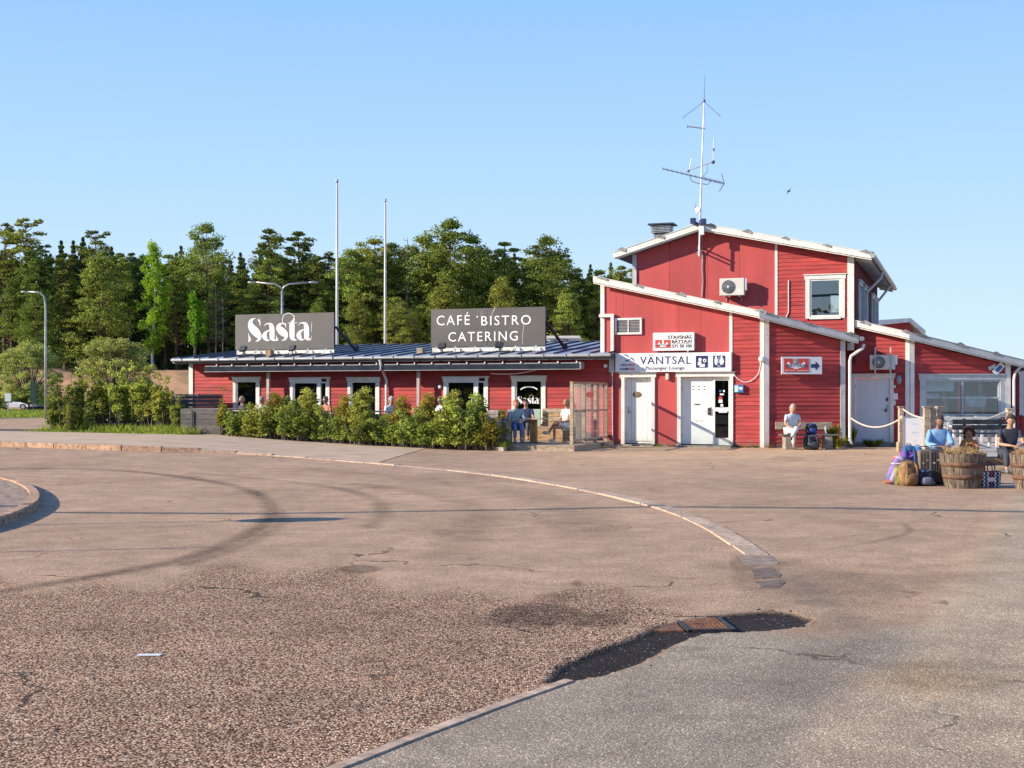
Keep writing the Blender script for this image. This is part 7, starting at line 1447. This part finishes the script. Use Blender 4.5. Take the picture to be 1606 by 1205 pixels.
# grass
def grass(name, pts_fn, n, h, wd_=.012, lm=GRS):
    P = pts_fn(n); n = len(P); a = rng.uniform(0, 6.28, n); hh = h*rng.uniform(.4, 1.2, n); lean = rng.normal(size=(n, 2))*.35*hh[:, None]; wv3 = np.stack([np.cos(a)*wd_, np.sin(a)*wd_, np.zeros(n)], 1)
    top = P+np.stack([lean[:, 0], lean[:, 1], hh], 1); mid_ = P+np.stack([lean[:, 0]*.4, lean[:, 1]*.4, hh*.55], 1)
    V = np.stack([P-wv3, P+wv3, mid_+wv3*.7, top, mid_-wv3*.7], 1).reshape(-1, 3); return mesh_np(name, V, np.arange(5*n).reshape(n, 5), lm, kind='stuff')
def along(f0, f1, d0, d1):
    def fn(n):
        f = rng.uniform(f0, f1, n); x = np.interp(f*hL, hs, hedge_line[:, 0]); y = np.interp(f*hL, hs, hedge_line[:, 1]); d = rng.uniform(d0, d1, n)**1.0; x = x+.3*d; y = y+.95*d; return np.stack([x, y, hgt(x, y)+.04], 1)
    return fn
grass('hedge_grass', along(hx0, 1, .05, .9), 9000, .24)
xg0 = np.interp(G(30, 682)[0], hedge_line[:, 0], hs)/hL; xg1 = np.interp(G(287, 687)[0], hedge_line[:, 0], hs)/hL
grass('verge_grass', along(xg0, xg1, .0, 3.4), 16000, .14)
grass('verge_grass', along(xg0+.01, xg1, .3, 2.5), 3500, .32)
def lawn(n): y = rng.uniform(88, 128, n)**1.0; x = rng.uniform(-.45, -.29, n)*y; return np.stack([x, y, 0*x], 1)

m_ = MB(); m_.box(-75, -26, 84, 131, -.05, .03); m_.build('lawn', mat('lawn_green', (.13,.20,.035), .95, .25, 2, .5, 8), kind='structure')
grass('lawn_grass', lawn, 14000, .22, .05)
m_ = MB(); m_.box(-60, -18, 64, 80, -.03, .012); m_.build('side_road', mat('light_side_road', (.42,.37,.32), .9, .1, 2), kind='structure')
def tuft(label, x, y, z, r_, h, n, lm=GRS, cat='plant', name='weed_tuft', lean=.6):
    a = rng.uniform(0, 6.28, n); rr = r_*.25*rng.uniform(0, 1, n); P = np.stack([rr*np.cos(a), rr*np.sin(a), np.zeros(n)], 1); hh = h*rng.uniform(.5, 1.1, n); top = P+np.stack([np.cos(a)*r_*rng.uniform(.3, 1, n), np.sin(a)*r_*rng.uniform(.3, 1, n), hh], 1); wv3 = np.stack([-np.sin(a), np.cos(a), 0*a], 1)*.008
    mid_ = P*.5+top*.5+np.array([0, 0, 1])*h*.12; V = np.stack([P-wv3, P+wv3, mid_+wv3, top, mid_-wv3], 1).reshape(-1, 3); t = thing(name, label, cat, T(x, y, z)); mesh_np('blades', V, np.arange(5*n).reshape(n, 5), lm, t); return t
p = PD.world(D_(1366), -.42); tuft('yellow green grass tuft before the pale recess door', p[0], p[1]-.3, 0, .35, .26, 160)
p = PC.world(C(1312), -.25); tuft('dark leafy weeds between the bench and the white downpipe', p[0], p[1], 0, .3, .35, 120, LIL); p = PC.world(C(1338), .5); tuft('tall weeds at the foot of the downpipe', p[0], p[1]-.4, 0, .2, .7, 90, LIL)
tuft('light green potted looking plant behind the right end of the bench', bx+.75, by+.1, .35, .22, .35, 150, LILY)
st, P = shrub_geo(21, .45, .75, 7); shrub('small_bush', 'small light green bush growing behind the bench', T(bx+.78, by+.12, 0), st, P, LILY, .07, None)
for i, (px, off) in enumerate(((1158, -.12), (1170, -.08), (1185, -.12), (1205, -.1), (1035, -.15), (1052, -.12))):
    p = PA.world(A(px), off) if px < 1199 else PC.world(C(px), off); tuft('dry grass wisps growing at the foot of the terminal wall', p[0], p[1], 0, .16, .09, 40, STRAW if i % 2 else GRS)['group'] = 'dry grass wisps along the wall'
for i in range(7):
    f = random.uniform(hx0+.02, .99); x = np.interp(f*hL, hs, hedge_line[:, 0]); y = np.interp(f*hL, hs, hedge_line[:, 1]); tuft('sprig of weeds growing through the kerb of the café planting', x, y-.06, float(hgt(x, y))+.03, .2, .10, 60, GRS)['group'] = 'weeds along the planting kerb'

# wood behind the camera that the windows mirror
N = 60000; ux = rng.uniform(-230, 0, N); uy = -rng.uniform(34, 60, N); top = 8+2*np.sin(ux*.7)+2*np.sin(ux*1.9); uz = rng.uniform(0, 1, N)*top
V, Fc = quads_at(np.stack([ux, uy, uz], 1), 1.0, .2); mesh_np('far_wood', V, Fc, PINED, kind='stuff')
